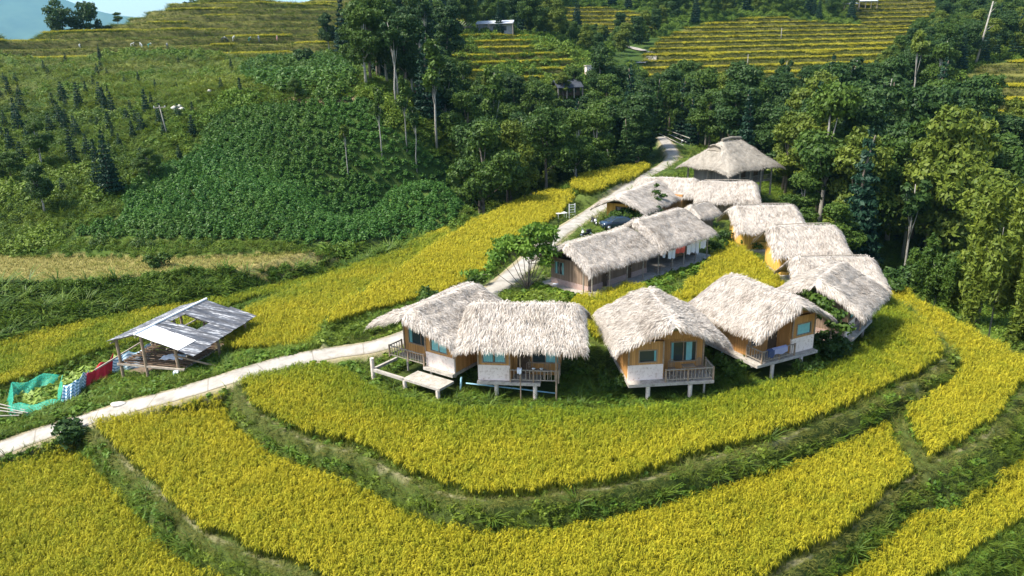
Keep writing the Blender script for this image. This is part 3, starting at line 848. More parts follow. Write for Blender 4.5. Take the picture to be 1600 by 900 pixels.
# ------------------------------------------------------------------ thatched roofs
def thatch_roof(name, parent, L, Wd, ze, zr_, ctr, ang, Lr=None, hip=False, nst=6500, mat='thatch', seed=1, thick=.32, prow=.0, st_len=.55, st_w=.030, skew=0.0, sag=.12, fringe=1.0):
    """ridge along local u; L, Wd = eave rectangle; Lr = ridge length; hip = hipped on all sides. (parent space: ctr, ang)"""
    g = np.random.default_rng(seed)
    Lr = L if Lr is None else Lr
    ca, sa = math.cos(ang), math.sin(ang)
    H = zr_ - ze
    def surf(s, t):          # s across -1..1, t along -1..1
        s = np.asarray(s, float); t = np.asarray(t, float)
        if hip:
            u = t * L / 2; v = s * Wd / 2
            eu = np.maximum((np.abs(u) - Lr / 2) / (L / 2 - Lr / 2), 0); ev = np.abs(s)
            e = (eu ** 5 + ev ** 5) ** .2
            e = np.sqrt(e * e + .006)
            z = zr_ - H * e ** 1.0
        else:
            a = np.abs(s)
            hl = Lr / 2 * (1 - a ** 1.3) + L / 2 * a ** 1.3
            u = t * hl + prow * (1 - a) * (t > 0) * t ** 4; v = s * Wd / 2
            e = np.sqrt(a * a + .012) - .05
            z = zr_ - H * e - .45 * np.clip((np.abs(t) - .80) / .20, 0, 1) ** 2 * (1 - .55 * a)
            z = z - sag * np.cos(t * 1.57) * np.sin(a * 2.6)
        z = z - .10 * (np.clip(np.abs(s) - .85, 0, 1) / .15) ** 2
        n = (vnoise(u * 1.0 + seed * 7.1, v * 1.0 + seed, 1.1, seed) - .5) * .16 + (vnoise(u + 40., v + 9., .45, seed + 3) - .5) * .09
        z = z + n
        u = u + skew * v
        return np.stack([ctr[0] + u * ca - v * sa, ctr[1] + u * sa + v * ca, z + 0 * u], -1)
    ns, nt_ = 36, 40
    ss, tt = np.meshgrid(np.linspace(-1, 1, ns + 1), np.linspace(-1, 1, nt_ + 1), indexing='ij')
    top = surf(ss, tt); bot = surf(ss * .985, tt * .985); bot[..., 2] -= thick * (1 - .4 * np.abs(ss))
    V = [top.reshape(-1, 3), bot.reshape(-1, 3)]
    ii = np.arange((ns + 1) * (nt_ + 1)).reshape(ns + 1, nt_ + 1); off = ii.size
    Fa = np.stack([ii[:-1, :-1], ii[1:, :-1], ii[1:, 1:], ii[:-1, 1:]], -1).reshape(-1, 4)
    ring = np.r_[ii[0, :-1], ii[:-1, -1], ii[-1, :0:-1], ii[:0:-1, 0]]
    Fr = np.stack([ring, np.roll(ring, -1), np.roll(ring, -1) + off, ring + off], -1)
    F_ = np.concatenate([Fa, Fa[:, ::-1] + off, Fr])
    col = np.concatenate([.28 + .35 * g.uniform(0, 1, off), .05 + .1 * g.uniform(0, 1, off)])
    # strands
    n1_ = nst; n2_ = int(nst * .42 * fringe)
    s_ = g.uniform(-1, 1, n1_); t_ = g.uniform(-1, 1, n1_)
    # eave and gable fringe
    per = g.uniform(0, 1, n2_); side = g.integers(0, 2, n2_) * 2 - 1
    onE = per < .5
    s2 = np.where(onE, side * g.uniform(.9, 1.0, n2_), g.uniform(-1, 1, n2_)); t2 = np.where(onE, g.uniform(-1, 1, n2_), side * g.uniform(.93, 1.0, n2_))
    S_ = np.r_[s_, s2]; T_ = np.r_[t_, t2]; fr = np.r_[np.zeros(n1_), np.ones(n2_)]
    p = surf(S_, T_); e = .02
    ds = (surf(np.clip(S_ + e, -1, 1), T_) - surf(np.clip(S_ - e, -1, 1), T_)); ds /= np.linalg.norm(ds, axis=1)[:, None] + 1e-9
    dt = (surf(S_, np.clip(T_ + e, -1, 1)) - surf(S_, np.clip(T_ - e, -1, 1))); dt /= np.linalg.norm(dt, axis=1)[:, None] + 1e-9
    nn = np.cross(ds, dt); nn *= np.sign(nn[:, 2])[:, None]
    sg = np.where(S_ >= 0, 1, -1)[:, None]; tg = np.where(T_ >= 0, 1, -1)[:, None]
    if hip:
        eu = (np.abs(T_) * L / 2 - Lr / 2) / (L / 2 - Lr / 2); endf = sst(-.05, .12, eu - np.abs(S_))[:, None]
        d = ds * sg * (1 - endf) + dt * tg * endf
    else:
        k = (sst(.80, 1.0, np.abs(T_)) * (1 - .35 * np.abs(S_)))[:, None] * 1.3
        d = ds * sg + dt * tg * k
    d = d + dt * g.normal(0, .38, len(S_))[:, None] + ds * g.normal(0, .15, len(S_))[:, None]
    d /= np.linalg.norm(d, axis=1)[:, None]
    Ls = st_len * g.uniform(.55, 1.25, len(S_)) * (1 - .15 * fr)
    lift = (.03 + .13 * g.uniform(0, 1, len(S_)) ** 2)
    droop = np.where(fr > 0, .20 * g.uniform(.2, 1.3, len(S_)), .03)
    wv = np.cross(d, nn); wv /= np.linalg.norm(wv, axis=1)[:, None] + 1e-9
    wdt = st_w * g.uniform(.5, 1.4, len(S_))
    p0 = p + nn * .01; p1 = p + d * (Ls * .55)[:, None] + nn * lift[:, None]
    p2 = p + d * Ls[:, None] + nn * (lift * .7)[:, None]
    p1[:, 2] -= droop * .25 * Ls; p2[:, 2] -= droop * Ls * 1.3
    hw = (wdt / 2)[:, None] * wv
    Q = np.concatenate([np.stack([p0 - hw * .8, p0 + hw * .8, p1 + hw, p1 - hw], 1), np.stack([p1 - hw, p1 + hw, p2 + hw * .25, p2 - hw * .25], 1)])
    rn = np.clip(g.normal(.52, .28, len(S_)) + .10 * np.sin(np.abs(S_) * 24 + vnoise(T_ * 3, S_ * 2, .5, seed) * 3) - .22 * (vnoise(p[:, 0], p[:, 1], 1.3, seed + 9) > .72), 0, 1)
    V.append(Q.reshape(-1, 3)); base = off * 2
    F2 = (np.arange(len(Q) * 4).reshape(-1, 4) + base)
    col = np.concatenate([col, np.repeat(np.tile(rn, 2), 4)])
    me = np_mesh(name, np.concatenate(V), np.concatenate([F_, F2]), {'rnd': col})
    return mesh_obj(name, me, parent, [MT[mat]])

def wall_open(mb, x0, x1, z0, z1, y0, y1, ops, m=0, axis='x'):
    """a wall slab in the x-z plane (or y-z) with rectangular openings"""
    xs = sorted({x0, x1, *[v for o in ops for v in (o[0], o[1])]}); zs = sorted({z0, z1, *[v for o in ops for v in (o[2], o[3])]})
    for a, b_ in zip(xs[:-1], xs[1:]):
        for c, d in zip(zs[:-1], zs[1:]):
            mx, mz = (a + b_) / 2, (c + d) / 2
            if any(o[0] < mx < o[1] and o[2] < mz < o[3] for o in ops): continue
            if axis == 'x': mb.b2((a, y0, c), (b_, y1, d), m)
            else: mb.b2((y0, a, c), (y1, b_, d), m)
def window(parent, x0, x1, z0, z1, y, cur=(), wood='wood', mull=1, depth=.08, open_=False):
    """frame on the wall face y (facing -y), panes set back, curtains behind the glass or beside it"""
    t = .07
    fb = MB(); y0, y1 = y - .03, y + depth
    fb.b2((x0 - t, y0, z0 - t), (x1 + t, y1, z0)); fb.b2((x0 - t, y0, z1), (x1 + t, y1, z1 + t)); fb.b2((x0 - t, y0, z0), (x0, y1, z1)); fb.b2((x1, y0, z0), (x1 + t, y1, z1))
    wn = MB(); wn.b2((x0, y + .05, z0), (x1, y + .062, z1))
    wo = wn.build('window', MT['glass'], parent)
    for i in range(1, mull + 1):
        xm = x0 + (x1 - x0) * i / (mull + 1); fb.b2((xm - .025, y0 + .02, z0), (xm + .025, y + .049, z1))
    fb.build('frame', MT[wood], wo)
    for a, b_ in cur:
        c = MB()
        c.grid(lambda u, v: (x0 + (x1 - x0) * (a + (b_ - a) * u), y + .03 + .012 * math.sin(u * 25 + v), z0 + (z1 - z0) * v), 16, 4)
        c.build('curtain', MT['curtain'], wo)
    return wo
def chair(loc, rz, label, cat='chair', group=None):
    e = empty('chair', loc, rz, label, cat, group)
    b = MB().b2((-.22, -.22, .42), (.22, .22, .46)); b.build('seat', MT['bamboo_dk'] if 'bamboo_dk' in MT else MT['wood'], e)
    for x in (-.19, .19):
        for y in (-.19, .19):
            MB().b2((x - .02, y - .02, 0), (x + .02, y + .02, .42)).build('leg', MT['wood'], e)
    b = MB()
    b.tube([(-.19, .20, .46), (-.19, .24, .85), (-.1, .25, .97), (.1, .25, .97), (.19, .24, .85), (.19, .20, .46)], .02, 6)
    for x in (-.08, 0, .08): b.bar((x, .21, .47), (x, .245, .95), .03, .02)
    b.build('backrest', MT['wood'], e)
    return e

def railing(parent, pts, h=.85, wood='wood_grey', post_dn=.0, nb=.22, low=.12, name='railing'):
    rb = MB()
    for (a, b_) in zip(pts[:-1], pts[1:]):
        a = np.array(a, float); b_ = np.array(b_, float); L = np.linalg.norm(b_ - a)
        rb.bar(a + (0, 0, h), b_ + (0, 0, h), .09, .05); rb.bar(a + (0, 0, low), b_ + (0, 0, low), .06, .05)
        n = max(int(L / nb), 1)
        for k in range(1, n):
            q = a + (b_ - a) * k / n; rb.bar(q + (0, 0, low + .025), q + (0, 0, h - .025), .035)
    r = rb.build(name, MT[wood], parent)
    done = set()
    for p_ in pts:
        k_ = (round(p_[0], 2), round(p_[1], 2))
        if k_ in done: continue
        done.add(k_)
        MB().b2((p_[0] - .045, p_[1] - .045, p_[2] - post_dn), (p_[0] + .045, p_[1] + .045, p_[2] + h + .06)).build('railing_post', MT['wood'], r)
    return r

FO = []
def hut(label, x, y, head, zf, w=5.2, d=6.0, panel='left', pw=.42, ridge='depth', posts=(), deck=None, over=(1.0, 1.0), ze=2.32, zr_=4.45, wallmat='bamboo', win=None, seed=1, zg=None,
        deck_front=.35, balcony=True, rail_ext=0.0, roofkw=None, group='thatched bungalows on stilts round the yard', plinth=None, name='thatched_hut'):
    """x, y = world position of the facade's left corner; facade runs along +x local, the building behind it along +y"""
    zg = hz(x, y) if zg is None else zg
    e = empty(name, (x, y, zf), R(head), label, 'hut', group)
    hw = 2.55
    px0, px1 = (0, w * pw) if panel == 'left' else (w * (1 - pw), w)
    bx0, bx1 = (w * pw, w) if panel == 'left' else (0, w * (1 - pw))
    rec = 1.05
    # concrete deck
    dk = MB(); dx0, dx1 = deck or (-.15, w + .1)
    dk.b2((dx0, -deck_front, -.22), (dx1, d + .1, -.02)); dk.build('floor_slab', MT['concrete'], e)
    # walls
    wm = MT[wallmat]
    ww = win or {}
    pz0, pz1 = 1.02, hw
    pwin = ww.get('panel', (.30, .78)); a, b_ = px0 + (px1 - px0) * pwin[0], px0 + (px1 - px0) * pwin[1]
    mb = MB(); wall_open(mb, px0, px1, pz0, pz1, 0, .1, [(a, b_, 1.22, 1.95)]); mb.build('wall', wm, e)
    window(e, a, b_, 1.22, 1.95, 0, ww.get('pcur', ((0, 1),)), mull=ww.get('pm', 1))
    pb = MB(); pb.b2((px0 - .012, -.02, -.018), (px1 + .012, .11, 1.018)); pb.build('plaster_panel', MT['plaster'], e)
    if balcony:
        q = ww.get('bal', (.28, .78)); c, d_ = bx0 + (bx1 - bx0) * q[0], bx0 + (bx1 - bx0) * q[1]
        zb0 = ww.get('bz', .75)
        ops = [(c, d_, zb0, 1.98)]; dr = ww.get('door')
        if dr: ops.append((bx0 + (bx1 - bx0) * dr[0], bx0 + (bx1 - bx0) * dr[1], -.02, 1.98))
        mb = MB(); wall_open(mb, bx0, bx1, -.02, hw, rec, rec + .1, ops)
        # return wall between panel block and balcony
        xr = px1 if panel == 'left' else px0 - .1
        mb.b2((xr, .1, -.02), (xr + .1, rec, hw)); mb.build('wall', wm, e)
        window(e, c, d_, zb0, 1.98, rec, ww.get('bcur', ((0, .14), (.7, .9))), mull=ww.get('bm', 1))
        if dr:
            o1, o2 = bx0 + (bx1 - bx0) * dr[0], bx0 + (bx1 - bx0) * dr[1]
            db = MB(); db.b2((o1, rec + .03, 0), (o2, rec + .07, 1.98)); do = db.build('door', MT['wood_dark'], e)
            hb = MB(); hb.box((o2 - .08, rec + .01, .95), (.03, .04, .14)); hb.build('handle', MT['chrome'], do)
        xo = bx1 if panel == 'left' else bx0
        yy = -deck_front + .08
        if panel == 'left': pts = [(bx0 + .05, yy, 0), ((bx0 + bx1) / 2, yy, 0), (bx1 + rail_ext, yy, 0), (bx1 + rail_ext, rec - .05, 0)]
        else: pts = [(bx1 - .05, yy, 0), ((bx0 + bx1) / 2, yy, 0), (bx0 - rail_ext, yy, 0), (bx0 - rail_ext, rec - .05, 0)]
        railing(e, pts, .82, low=.16)
    # side and back walls
    for xx, nm in ((0, 'l'), (w, 'r')):
        y0 = .11 if ((panel == 'left') == (nm == 'l')) else (rec + .1 if balcony else .1)
        mb = MB(); s0 = xx if nm == 'l' else xx - .1
        mb.b2((s0, y0, -.018), (s0 + .1, d, hw)); mb.build('wall', wm if not plinth else MT[wallmat], e)
    mb = MB(); mb.b2((.1, d - .1, -.018), (w - .1, d, hw)); mb.build('wall', wm, e)
    if plinth:
        pb = MB(); pb.b2((-.04, .1, -.5), (w + .04, d + .04, .35)); pb.build('brick_plinth', MT['brick'], e)
    # gable infill, dark ceiling
    g_b = MB(); 
    cx, cy = w / 2, d / 2
    if ridge == 'depth':
        for yy in (.25, d - .25): g_b = MB(); g_b.add([(0.1, yy, hw), (w - .1, yy, hw), (cx, yy, zr_ - .55), (0.1, yy + .08, hw), (w - .1, yy + .08, hw), (cx, yy + .08, zr_ - .55)], [(0, 1, 2), (5, 4, 3), (0, 3, 4, 1), (1, 4, 5, 2), (2, 5, 3, 0)]); g_b.build('gable_wall', wm, e)
    else:
        for xx in (.2, w - .28): g_b = MB(); g_b.add([(xx, .2, hw), (xx, d - .2, hw), (xx, cy, zr_ - .55), (xx + .08, .2, hw), (xx + .08, d - .2, hw), (xx + .08, cy, zr_ - .55)], [(2, 1, 0), (3, 4, 5), (0, 1, 4, 3), (1, 2, 5, 4), (2, 0, 3, 5)]); g_b.build('gable_wall', wm, e)
    # corner timber
    cb = MB()
    for xx in (0.02, w - .02, (px1 if panel == 'left' else px0)):
        yy = -.03 if (px0 - .01 <= xx <= px1 + .01) else rec - .04
        MB().b2((xx - .05, yy - .03, 1.02 if yy < 0 else 0), (xx + .05, yy + .028, hw)).build('corner_post', MT['wood'], e)
    # stilts
    gz_ = lambda lx, ly: hz(x + lx * math.cos(R(head)) - ly * math.sin(R(head)), y + lx * math.sin(R(head)) + ly * math.cos(R(head))) - zf - .2
    for p_ in posts:
        lx, ly = p_[:2]; r_ = p_[2] if len(p_) > 2 else .13; top = p_[3] if len(p_) > 3 else -.22
        mm = p_[4] if len(p_) > 4 else 'post'
        MB().tube([(lx, ly, gz_(lx, ly)), (lx, ly, top)], r_, 10).build('post', MT[mm], e)
    for yy in (0.1, d - .3): MB().b2((dx0 + .1, yy, -.38), (dx1 - .1, yy + .15, -.222)).build('beam', MT['concrete'], e)
    kw = dict(roofkw or {})
    of = over if len(over) == 2 else over
    if ridge == 'depth':
        L = kw.pop('L', d + 1.3 + over[0]); Wd = kw.pop('W', w + 2 * over[1]); c_ = kw.pop('c', (w / 2, d / 2 + (1.3 - over[0]) / 2 - .2)); ang = math.pi / 2 + math.pi
        thatch_roof('thatched_roof', e, L, Wd, ze, zr_, c_, ang, seed=seed, **kw)
    else:
        L = kw.pop('L', w + 2 * over[1]); Wd = kw.pop('W', d + 1.0 + over[0]); c_ = kw.pop('c', (w / 2, d / 2 + (1.0 - over[0]) / 2)); ang = 0
        thatch_roof('thatched_roof', e, L, Wd, ze, zr_, c_, ang, seed=seed, **kw)
    return e

# five stilt huts along the terrace edge
DP = lambda w, ys=(.0,), **k: None
# A
hA = hut('thatched stilt hut nearest the lane, empty concrete platform frame in front', -8.25, 47.35, -36, 1.35, w=5.4, d=5.6, panel='right', pw=.45, ridge='depth', seed=3, zr_=4.35, ze=2.5,
    win=dict(panel=(.20, .75), pcur=((.02, .48), (.52, .98)), pm=1, bal=(.16, .90), bcur=((0, .12),), bm=1, bz=.80), rail_ext=.25, deck=(2.9, 5.45), deck_front=.30,
    posts=[(.3, .9, .07), (2.6, .8, .07), (.3, 4.9, .12), (5.1, 5.0, .12), (3.2, 3.2, .12)], roofkw=dict(L=7.2, W=7.6, c=(2.7, 2.45), Lr=7.4, prow=.45, nst=14000))
ob = MB(); ob.b2((-.1, .5, -.16), (2.95, 5.5, -.03)); ob.build('balcony_floor', MT['wood_grey'], hA)
pb = MB()
lt = -.42                       # the platform frame lies lower than the floor
pb.b2((2.4, -1.75, lt - .16), (5.55, -.302, lt)); fr_ = pb.build('platform_slab', MT['concrete'], hA)
pb = MB(); pb.b2((-.55, -1.80, lt - .18), (2.40, -1.62, lt + .02)); pb.b2((-.55, -1.62, lt - .17), (-.37, .6, lt + .01)); pb.build('platform_beam', MT['concrete'], hA)
def gzl(e, lx, ly):
    h_ = e.rotation_euler.z; return hz(e.location.x + lx * math.cos(h_) - ly * math.sin(h_), e.location.y + lx * math.sin(h_) + ly * math.cos(h_)) - e.location.z
for lx, ly, tp in ((-.46, -1.71, .35), (2.45, -1.66, lt - .16), (5.3, -1.62, lt - .16)):
    MB().tube([(lx, ly, gzl(hA, lx, ly) - .2), (lx, ly, tp)], .14, 10).build('post', MT['post'], hA)
# B
hB = hut('second stilt hut from the lane, square set thatch, white bowls on its balcony', -2.30, 43.35, -8, 1.25, w=5.1, d=5.0, panel='left', pw=.40, ridge='width', seed=5, zr_=4.6, ze=2.68,
    win=dict(panel=(.16, .86), pcur=((.02, .45), (.55, .98)), bal=(.45, .98), bcur=((.5, .98),), bm=1, door=(.12, .40), bz=.85), deck=(-.05, 4.0), deck_front=.30, rail_ext=.05,
    posts=[(1.15, 0, .14), (3.65, -.1, .14), (.6, 4.6, .12), (4.7, 4.6, .12), (5.02, -.28, .06, 1.95, 'wood'), (2.75, -.28, .045, 1.95, 'wood')], roofkw=dict(L=7.9, W=6.2, c=(2.85, 2.2), Lr=7.5, nst=14000))
# C
hC = hut('third stilt hut from the lane, orange bamboo front, poles lying on its slab', 7.15, 42.45, 4, 1.3, w=5.15, d=5.7, panel='left', pw=.43, ridge='depth', seed=9, zr_=4.45, ze=2.6,
    win=dict(panel=(.32, .80), pcur=((.88, 1.0),), pm=0, bal=(.28, .82), bcur=((0, .1), (.62, .86)), bm=1, bz=.70), deck=(-.1, 5.35), deck_front=.62, rail_ext=.15,
    posts=[(1.2, -.4, .14), (3.9, -.4, .14), (5.05, .3, .07), (.4, 5.2, .12), (4.8, 5.2, .12)], roofkw=dict(L=7.0, W=6.9, c=(2.55, 2.55), Lr=6.8, prow=.3, nst=14000))
# D
hD = hut('fourth stilt hut from the lane, cloth hung over its balcony rail', 16.15, 44.75, 26, 1.35, w=4.9, d=6.0, panel='right', pw=.42, ridge='depth', seed=13, zr_=4.35,
    win=dict(panel=(.22, .82), pcur=((.04, .96),), pm=0, bal=(.1, .45), bcur=(), bm=0, door=(.62, .92), bz=.7), deck=(-.55, 4.9), deck_front=.45, rail_ext=.12,
    posts=[(1.0, -.25, .13), (3.6, -.25, .13), (-.35, 3.0, .10, -.22, 'pipe'), (.4, 5.6, .12), (4.6, 5.6, .12)], roofkw=dict(L=7.2, W=6.7, c=(2.3, 2.7), Lr=7.0, prow=.3, nst=14000))
# E
hE = hut('last stilt hut of the front row, creeper on its roof, front turned right', 23.75, 49.0, 50, 1.15, w=5.0, d=4.4, panel='left', pw=.40, ridge='width', seed=17, zr_=4.3, ze=2.3,
    win=dict(panel=(.2, .8), pcur=((.5, 1),), pm=0, bal=(.3, .9), bcur=((0, .3),), bm=1, bz=.8), wallmat='bamboo_old', plinth=True, deck=(-.05, 5.1), deck_front=.5, rail_ext=0,
    posts=[(1.0, -.2, .10), (3.9, -.2, .10)], roofkw=dict(L=6.8, W=6.7, c=(2.4, 2.2), Lr=6.2, nst=14000))

# three gold-walled huts behind, and small ones
def back_hut(label, cx, cy, head, zf, w, d, zr_, ze, seed, L, Wd, wall='bamboo_gold', Lr=None, nst=5000, mat='thatch', hood=True, group='gold walled thatched huts behind the yard rice'):
    e = empty('thatched_hut', (cx, cy, zf), R(head), label, 'hut', group)
    hw = ze + .35
    mb = MB(); mb.b2((-w / 2, -d / 2, 0), (-w / 2 + .1, d / 2, hw)); mb.build('wall', MT[wall], e)
    mb = MB(); mb.b2((-w / 2 + .1, -d / 2, 0), (w / 2, -d / 2 + .1, hw)); mb.build('wall', MT[wall], e)
    mb = MB(); mb.b2((w / 2 - .1, -d / 2 + .1, 0), (w / 2, d / 2, hw)); mb.build('wall', MT[wall], e)
    mb = MB(); mb.b2((-w / 2 + .1, d / 2 - .1, 0), (w / 2 - .1, d / 2, hw)); mb.build('wall', MT[wall], e)
    mb = MB(); mb.add([(-w / 2 + .02, -d / 2 + .1, hw), (-w / 2 + .02, d / 2 - .1, hw), (-w / 2 + .02, 0, zr_ - .5), (-w / 2 + .09, -d / 2 + .1, hw), (-w / 2 + .09, d / 2 - .1, hw), (-w / 2 + .09, 0, zr_ - .5)],
                      [(2, 1, 0), (3, 4, 5), (0, 1, 4, 3), (1, 2, 5, 4), (2, 0, 3, 5)]); mb.build('gable_wall', MT[wall], e)
    sb = MB(); sb.b2((-w / 2 - .25, -d / 2 - .3, -.9), (w / 2 + .2, d / 2 + .2, -.005)); sb.build('floor_slab', MT['concrete'], e)
    thatch_roof('thatched_roof', e, L, Wd, ze, zr_, (0, 0), math.pi, seed=seed, Lr=Lr or L * .97, nst=nst, mat=mat, prow=.0)
    rb = MB(); rb.tube([(-L * .36, -.1, zr_ + .0), (0, -.12, zr_ + .06), (L * .36, -.1, zr_ + .0)], .05, 6); rb.build('ridge_pole', MT['wood_grey'], e)
    return e
hF2 = back_hut('thatched roof nested directly behind the creeper covered hut', 27.0, 59.6, -3, .5, 5.2, 4.2, 3.85, 1.8, 21, 7.3, 5.6)
hF = back_hut('gold walled thatched hut between two others at the right of the yard rice', 27.35, 67.3, 0, 1.05, 5.0, 4.4, 4.3, 2.0, 23, 6.9, 6.3)
hG = back_hut('gold walled thatched hut farthest back beside the yard rice', 27.0, 77.3, 0, 1.05, 5.2, 5.4, 4.25, 2.0, 25, 7.4, 7.0)
hH = back_hut('small thatched hut standing close in front of the big stilt house', 28.3, 95.4, -12, 1.0, 5.4, 4.0, 3.9, 1.6, 27, 7.9, 6.6, wall='bamboo_old', mat='thatch')
FO += [(hA, 2.7, 2.5, 6.2, 7.4), (hB, 2.5, 2.5, 5.6, 5.5), (hC, 2.6, 2.7, 5.6, 6.4), (hD, 2.4, 2.8, 5.4, 6.6), (hE, 2.5, 2.2, 5.4, 4.8), (hF2, 0, 0, 5.4, 4.5), (hF, 0, 0, 5.2, 4.7), (hG, 0, 0, 5.4, 5.7), (hH, 0, 0, 5.6, 4.4)]

# ------------------------------------------------------------------ the long lodge: two roofs in line over one verandah
LX, LY, LH = 6.86, 59.65, 42.5
lodge = empty('long_lodge', (LX, LY, 1.2), R(LH), 'long thatched lodge with two stepped roofs, brick plinth and a verandah hung with washing', 'lodge')
# local: +x along the verandah side (away to the right), +y to the left/back
MB().b2((-.3, -.35, -.35), (18.4, 6.3, 0)).build('floor_slab', MT['concrete'], lodge)
for nm, x0, x1 in (('a', .7, 9.0), ('b', 13.2, 17.3)):
    mb = MB()
    wall_open(mb, x0, x1, .52, 2.45, 1.15, 1.25, [] if nm == 'b' else [(2.6, 3.3, .52, 2.0), (6.0, 6.7, .52, 2.0)]); mb.build('wall', MT['bamboo_old'], lodge)
MB().b2((17.2, 1.25, 0), (17.3, 5.6, 2.45)).build('wall', MT['bamboo_old'], lodge)
MB().b2((.7, 5.5, .0), (17.2, 5.6, 2.45)).build('wall', MT['bamboo_old'], lodge)
mb = MB(); wall_open(mb, 1.25, 5.5, .52, 2.45, .7, .8, [(4.0, 5.1, 1.0, 2.1)], axis='y'); mb.build('wall', MT['bamboo_old'], lodge)
wb = MB(); wb.b2((.75, 4.0, 1.0), (.765, 5.1, 2.1)); wo = wb.build('window', MT['glass'], lodge)
fb = MB()
for a, b_ in (((.66, 3.94, .94), (.79, 5.16, 1.0)), ((.66, 3.94, 2.1), (.79, 5.16, 2.16)), ((.66, 3.94, 1.0), (.79, 4.0, 2.1)), ((.66, 5.1, 1.0), (.79, 5.16, 2.1)), ((.66, 4.52, 1.0), (.74, 4.58, 2.1))): fb.b2(a, b_)
fb.build('frame', MT['wood_grey'], wo)
for a, b_ in ((4.02, 4.25), (4.85, 5.08)):
    cb = MB(); cb.grid(lambda u, v: (.735 + .01 * math.sin(u * 20), a + (b_ - a) * u, 1.0 + 1.1 * v), 8, 3); cb.build('curtain', MT['curtain'], wo)
for x0, x1 in ((2.6, 3.3), (6.0, 6.7)):
    db = MB(); db.b2((x0, 1.18, .0), (x1, 1.22, 2.0)); do = db.build('door', MT['wood_dark'], lodge)
    MB().box((x1 - .08, 1.15, 1.0), (.03, .05, .14)).build('handle', MT['chrome'], do)
mb = MB(); mb.b2((.66, 1.1, 0), (2.6, 1.27, .518)); mb.b2((3.3, 1.1, 0), (6.0, 1.27, .518)); mb.b2((6.7, 1.1, 0), (9.0, 1.27, .518)); mb.b2((.66, 1.27, 0), (.83, 5.6, .518)); mb.build('brick_plinth', MT['brick'], lodge)
mb = MB(); mb.b2((9.0, 4.2, 0), (13.2, 4.3, 2.45)); mb.b2((9.0, 1.25, 0), (9.1, 4.2, 2.45)); mb.build('wall', MT['bamboo_old'], lodge)
for xx in (-.02, 2.3, 4.7, 7.0, 9.3, 11.5, 13.4, 15.4, 17.4):
    MB().tube([(xx, .05, 0), (xx, .05, 2.25)], .065, 8).build('post', MT['wood_grey'], lodge)
MB().tube([(0.05, 1.1, 0), (0.05, 1.1, 2.4)], .065, 8).build('post', MT['wood_grey'], lodge)
MB().b2((-.1, 0, 2.2), (17.6, .1, 2.3)).build('beam', MT['wood_grey'], lodge)
thatch_roof('thatched_roof', lodge, 10.2, 6.9, 2.35, 4.3, (4.4, 3.2), 0, Lr=9.4, seed=31, nst=13000, st_len=.5)
thatch_roof('thatched_roof', lodge, 9.2, 7.3, 2.5, 4.75, (13.6, 3.2), 0, Lr=8.6, seed=33, nst=13000, st_len=.5)
FO.append((lodge, 9, 3, 18.6, 6.4))
# washing on the verandah
def washing(x0, x1, n, z, mat, label, cat='laundry', L=.75, grp='washing hung along the verandah'):
    h_ = R(LH); yy = -.12
    wx = LX + x0 * math.cos(h_) - yy * math.sin(h_); wy = LY + x0 * math.sin(h_) + yy * math.cos(h_)
    e = None
    sb = MB(); Wd = (x1 - x0)
    sb.grid(lambda u, v: (u * Wd, .05 * math.sin(u * 9) * v, -L * v * (1 - .08 * math.sin(u * 7))), 12, 5)
    o = sb.build('hanging_cloth', MT[mat], None, solid=.02); o.location = (wx, wy, 1.2 + z); o.rotation_euler = (0, 0, h_)
    tag(o, label, cat, grp)
for k, (a, b_, mt_, lb) in enumerate(((9.7, 10.15, 'linen', 'short white cloth hung nearest the lodge roof step'), (10.55, 11.15, 'linen', 'white towel hung left of the coral cloth'), (11.2, 11.7, 'linen', 'narrow white towel hung right against the coral cloth'),
        (11.75, 12.5, 'redlinen', 'coral cloth at the left of the coral pair'), (12.52, 13.3, 'redlinen', 'coral cloth at the right of the coral pair'), (13.6, 14.3, 'linen', 'white sheet hung just right of the coral pair'),
        (14.35, 15.1, 'linen', 'white sheet in the middle of the right hand sheets'), (15.15, 15.7, 'linen', 'white sheet hung beside the timber end wall, longest of all'), (15.9, 16.9, 'linen', 'last white sheet hanging at the right end'))):
    washing(a, b_, 1, 2.02 - .04 * (k % 3), mt_, lb, L=(.55, .8, .85, .55, .6, .95, 1.0, 1.2, .8)[k])

# small hut roof just behind the lodge's far end
q = pz(1096, 356, 1.1)
hS = back_hut('small thatched outhouse peeping out behind the far end of the lodge', q[0] - .3, q[1] + .5, 40, 1.0, 3.0, 2.0, 3.0, 1.8, 41, 4.4, 3.4, wall='bamboo_old', nst=2500, group='small outbuildings')
FO.append((hS, 0, 0, 4.3, 2.6))

# ------------------------------------------------------------------ reception house: two roofs set in an L
rec = empty('reception_house', (12.1, 90.7, .95), R(-34), 'L shaped thatched house beside the lane with a dark doorway and creeper on the roof', 'house')
mb = MB(); wall_open(mb, 0, 4.2, 0, 2.3, 0, .1, [(1.3, 2.6, .3, 1.9)]); mb.build('wall', MT['bamboo_gold'], rec)
MB().b2((0, .1, 0), (.1, 9.5, 2.3)).build('wall', MT['bamboo'], rec)
MB().b2((4.1, .1, 0), (4.2, 9.5, 2.3)).build('wall', MT['bamboo'], rec)
db = MB(); db.b2((1.3, .05, .3), (2.6, .07, 1.9)); do = db.build('window', MT['glass'], rec)
fb = MB(); fb.b2((1.22, -.03, .22), (2.68, .05, .3)); fb.b2((1.22, -.03, 1.9), (2.68, .05, 1.98)); fb.b2((1.22, -.03, .3), (1.3, .05, 1.9)); fb.b2((2.6, -.03, .3), (2.68, .05, 1.9)); fb.b2((1.9, -.02, .3), (1.96, .045, 1.9)); fb.build('frame', MT['wood_dark'], do)
MB().b2((-.3, -.4, -.5), (6.6, 13.6, -.004)).build('floor_slab', MT['concrete'], rec)
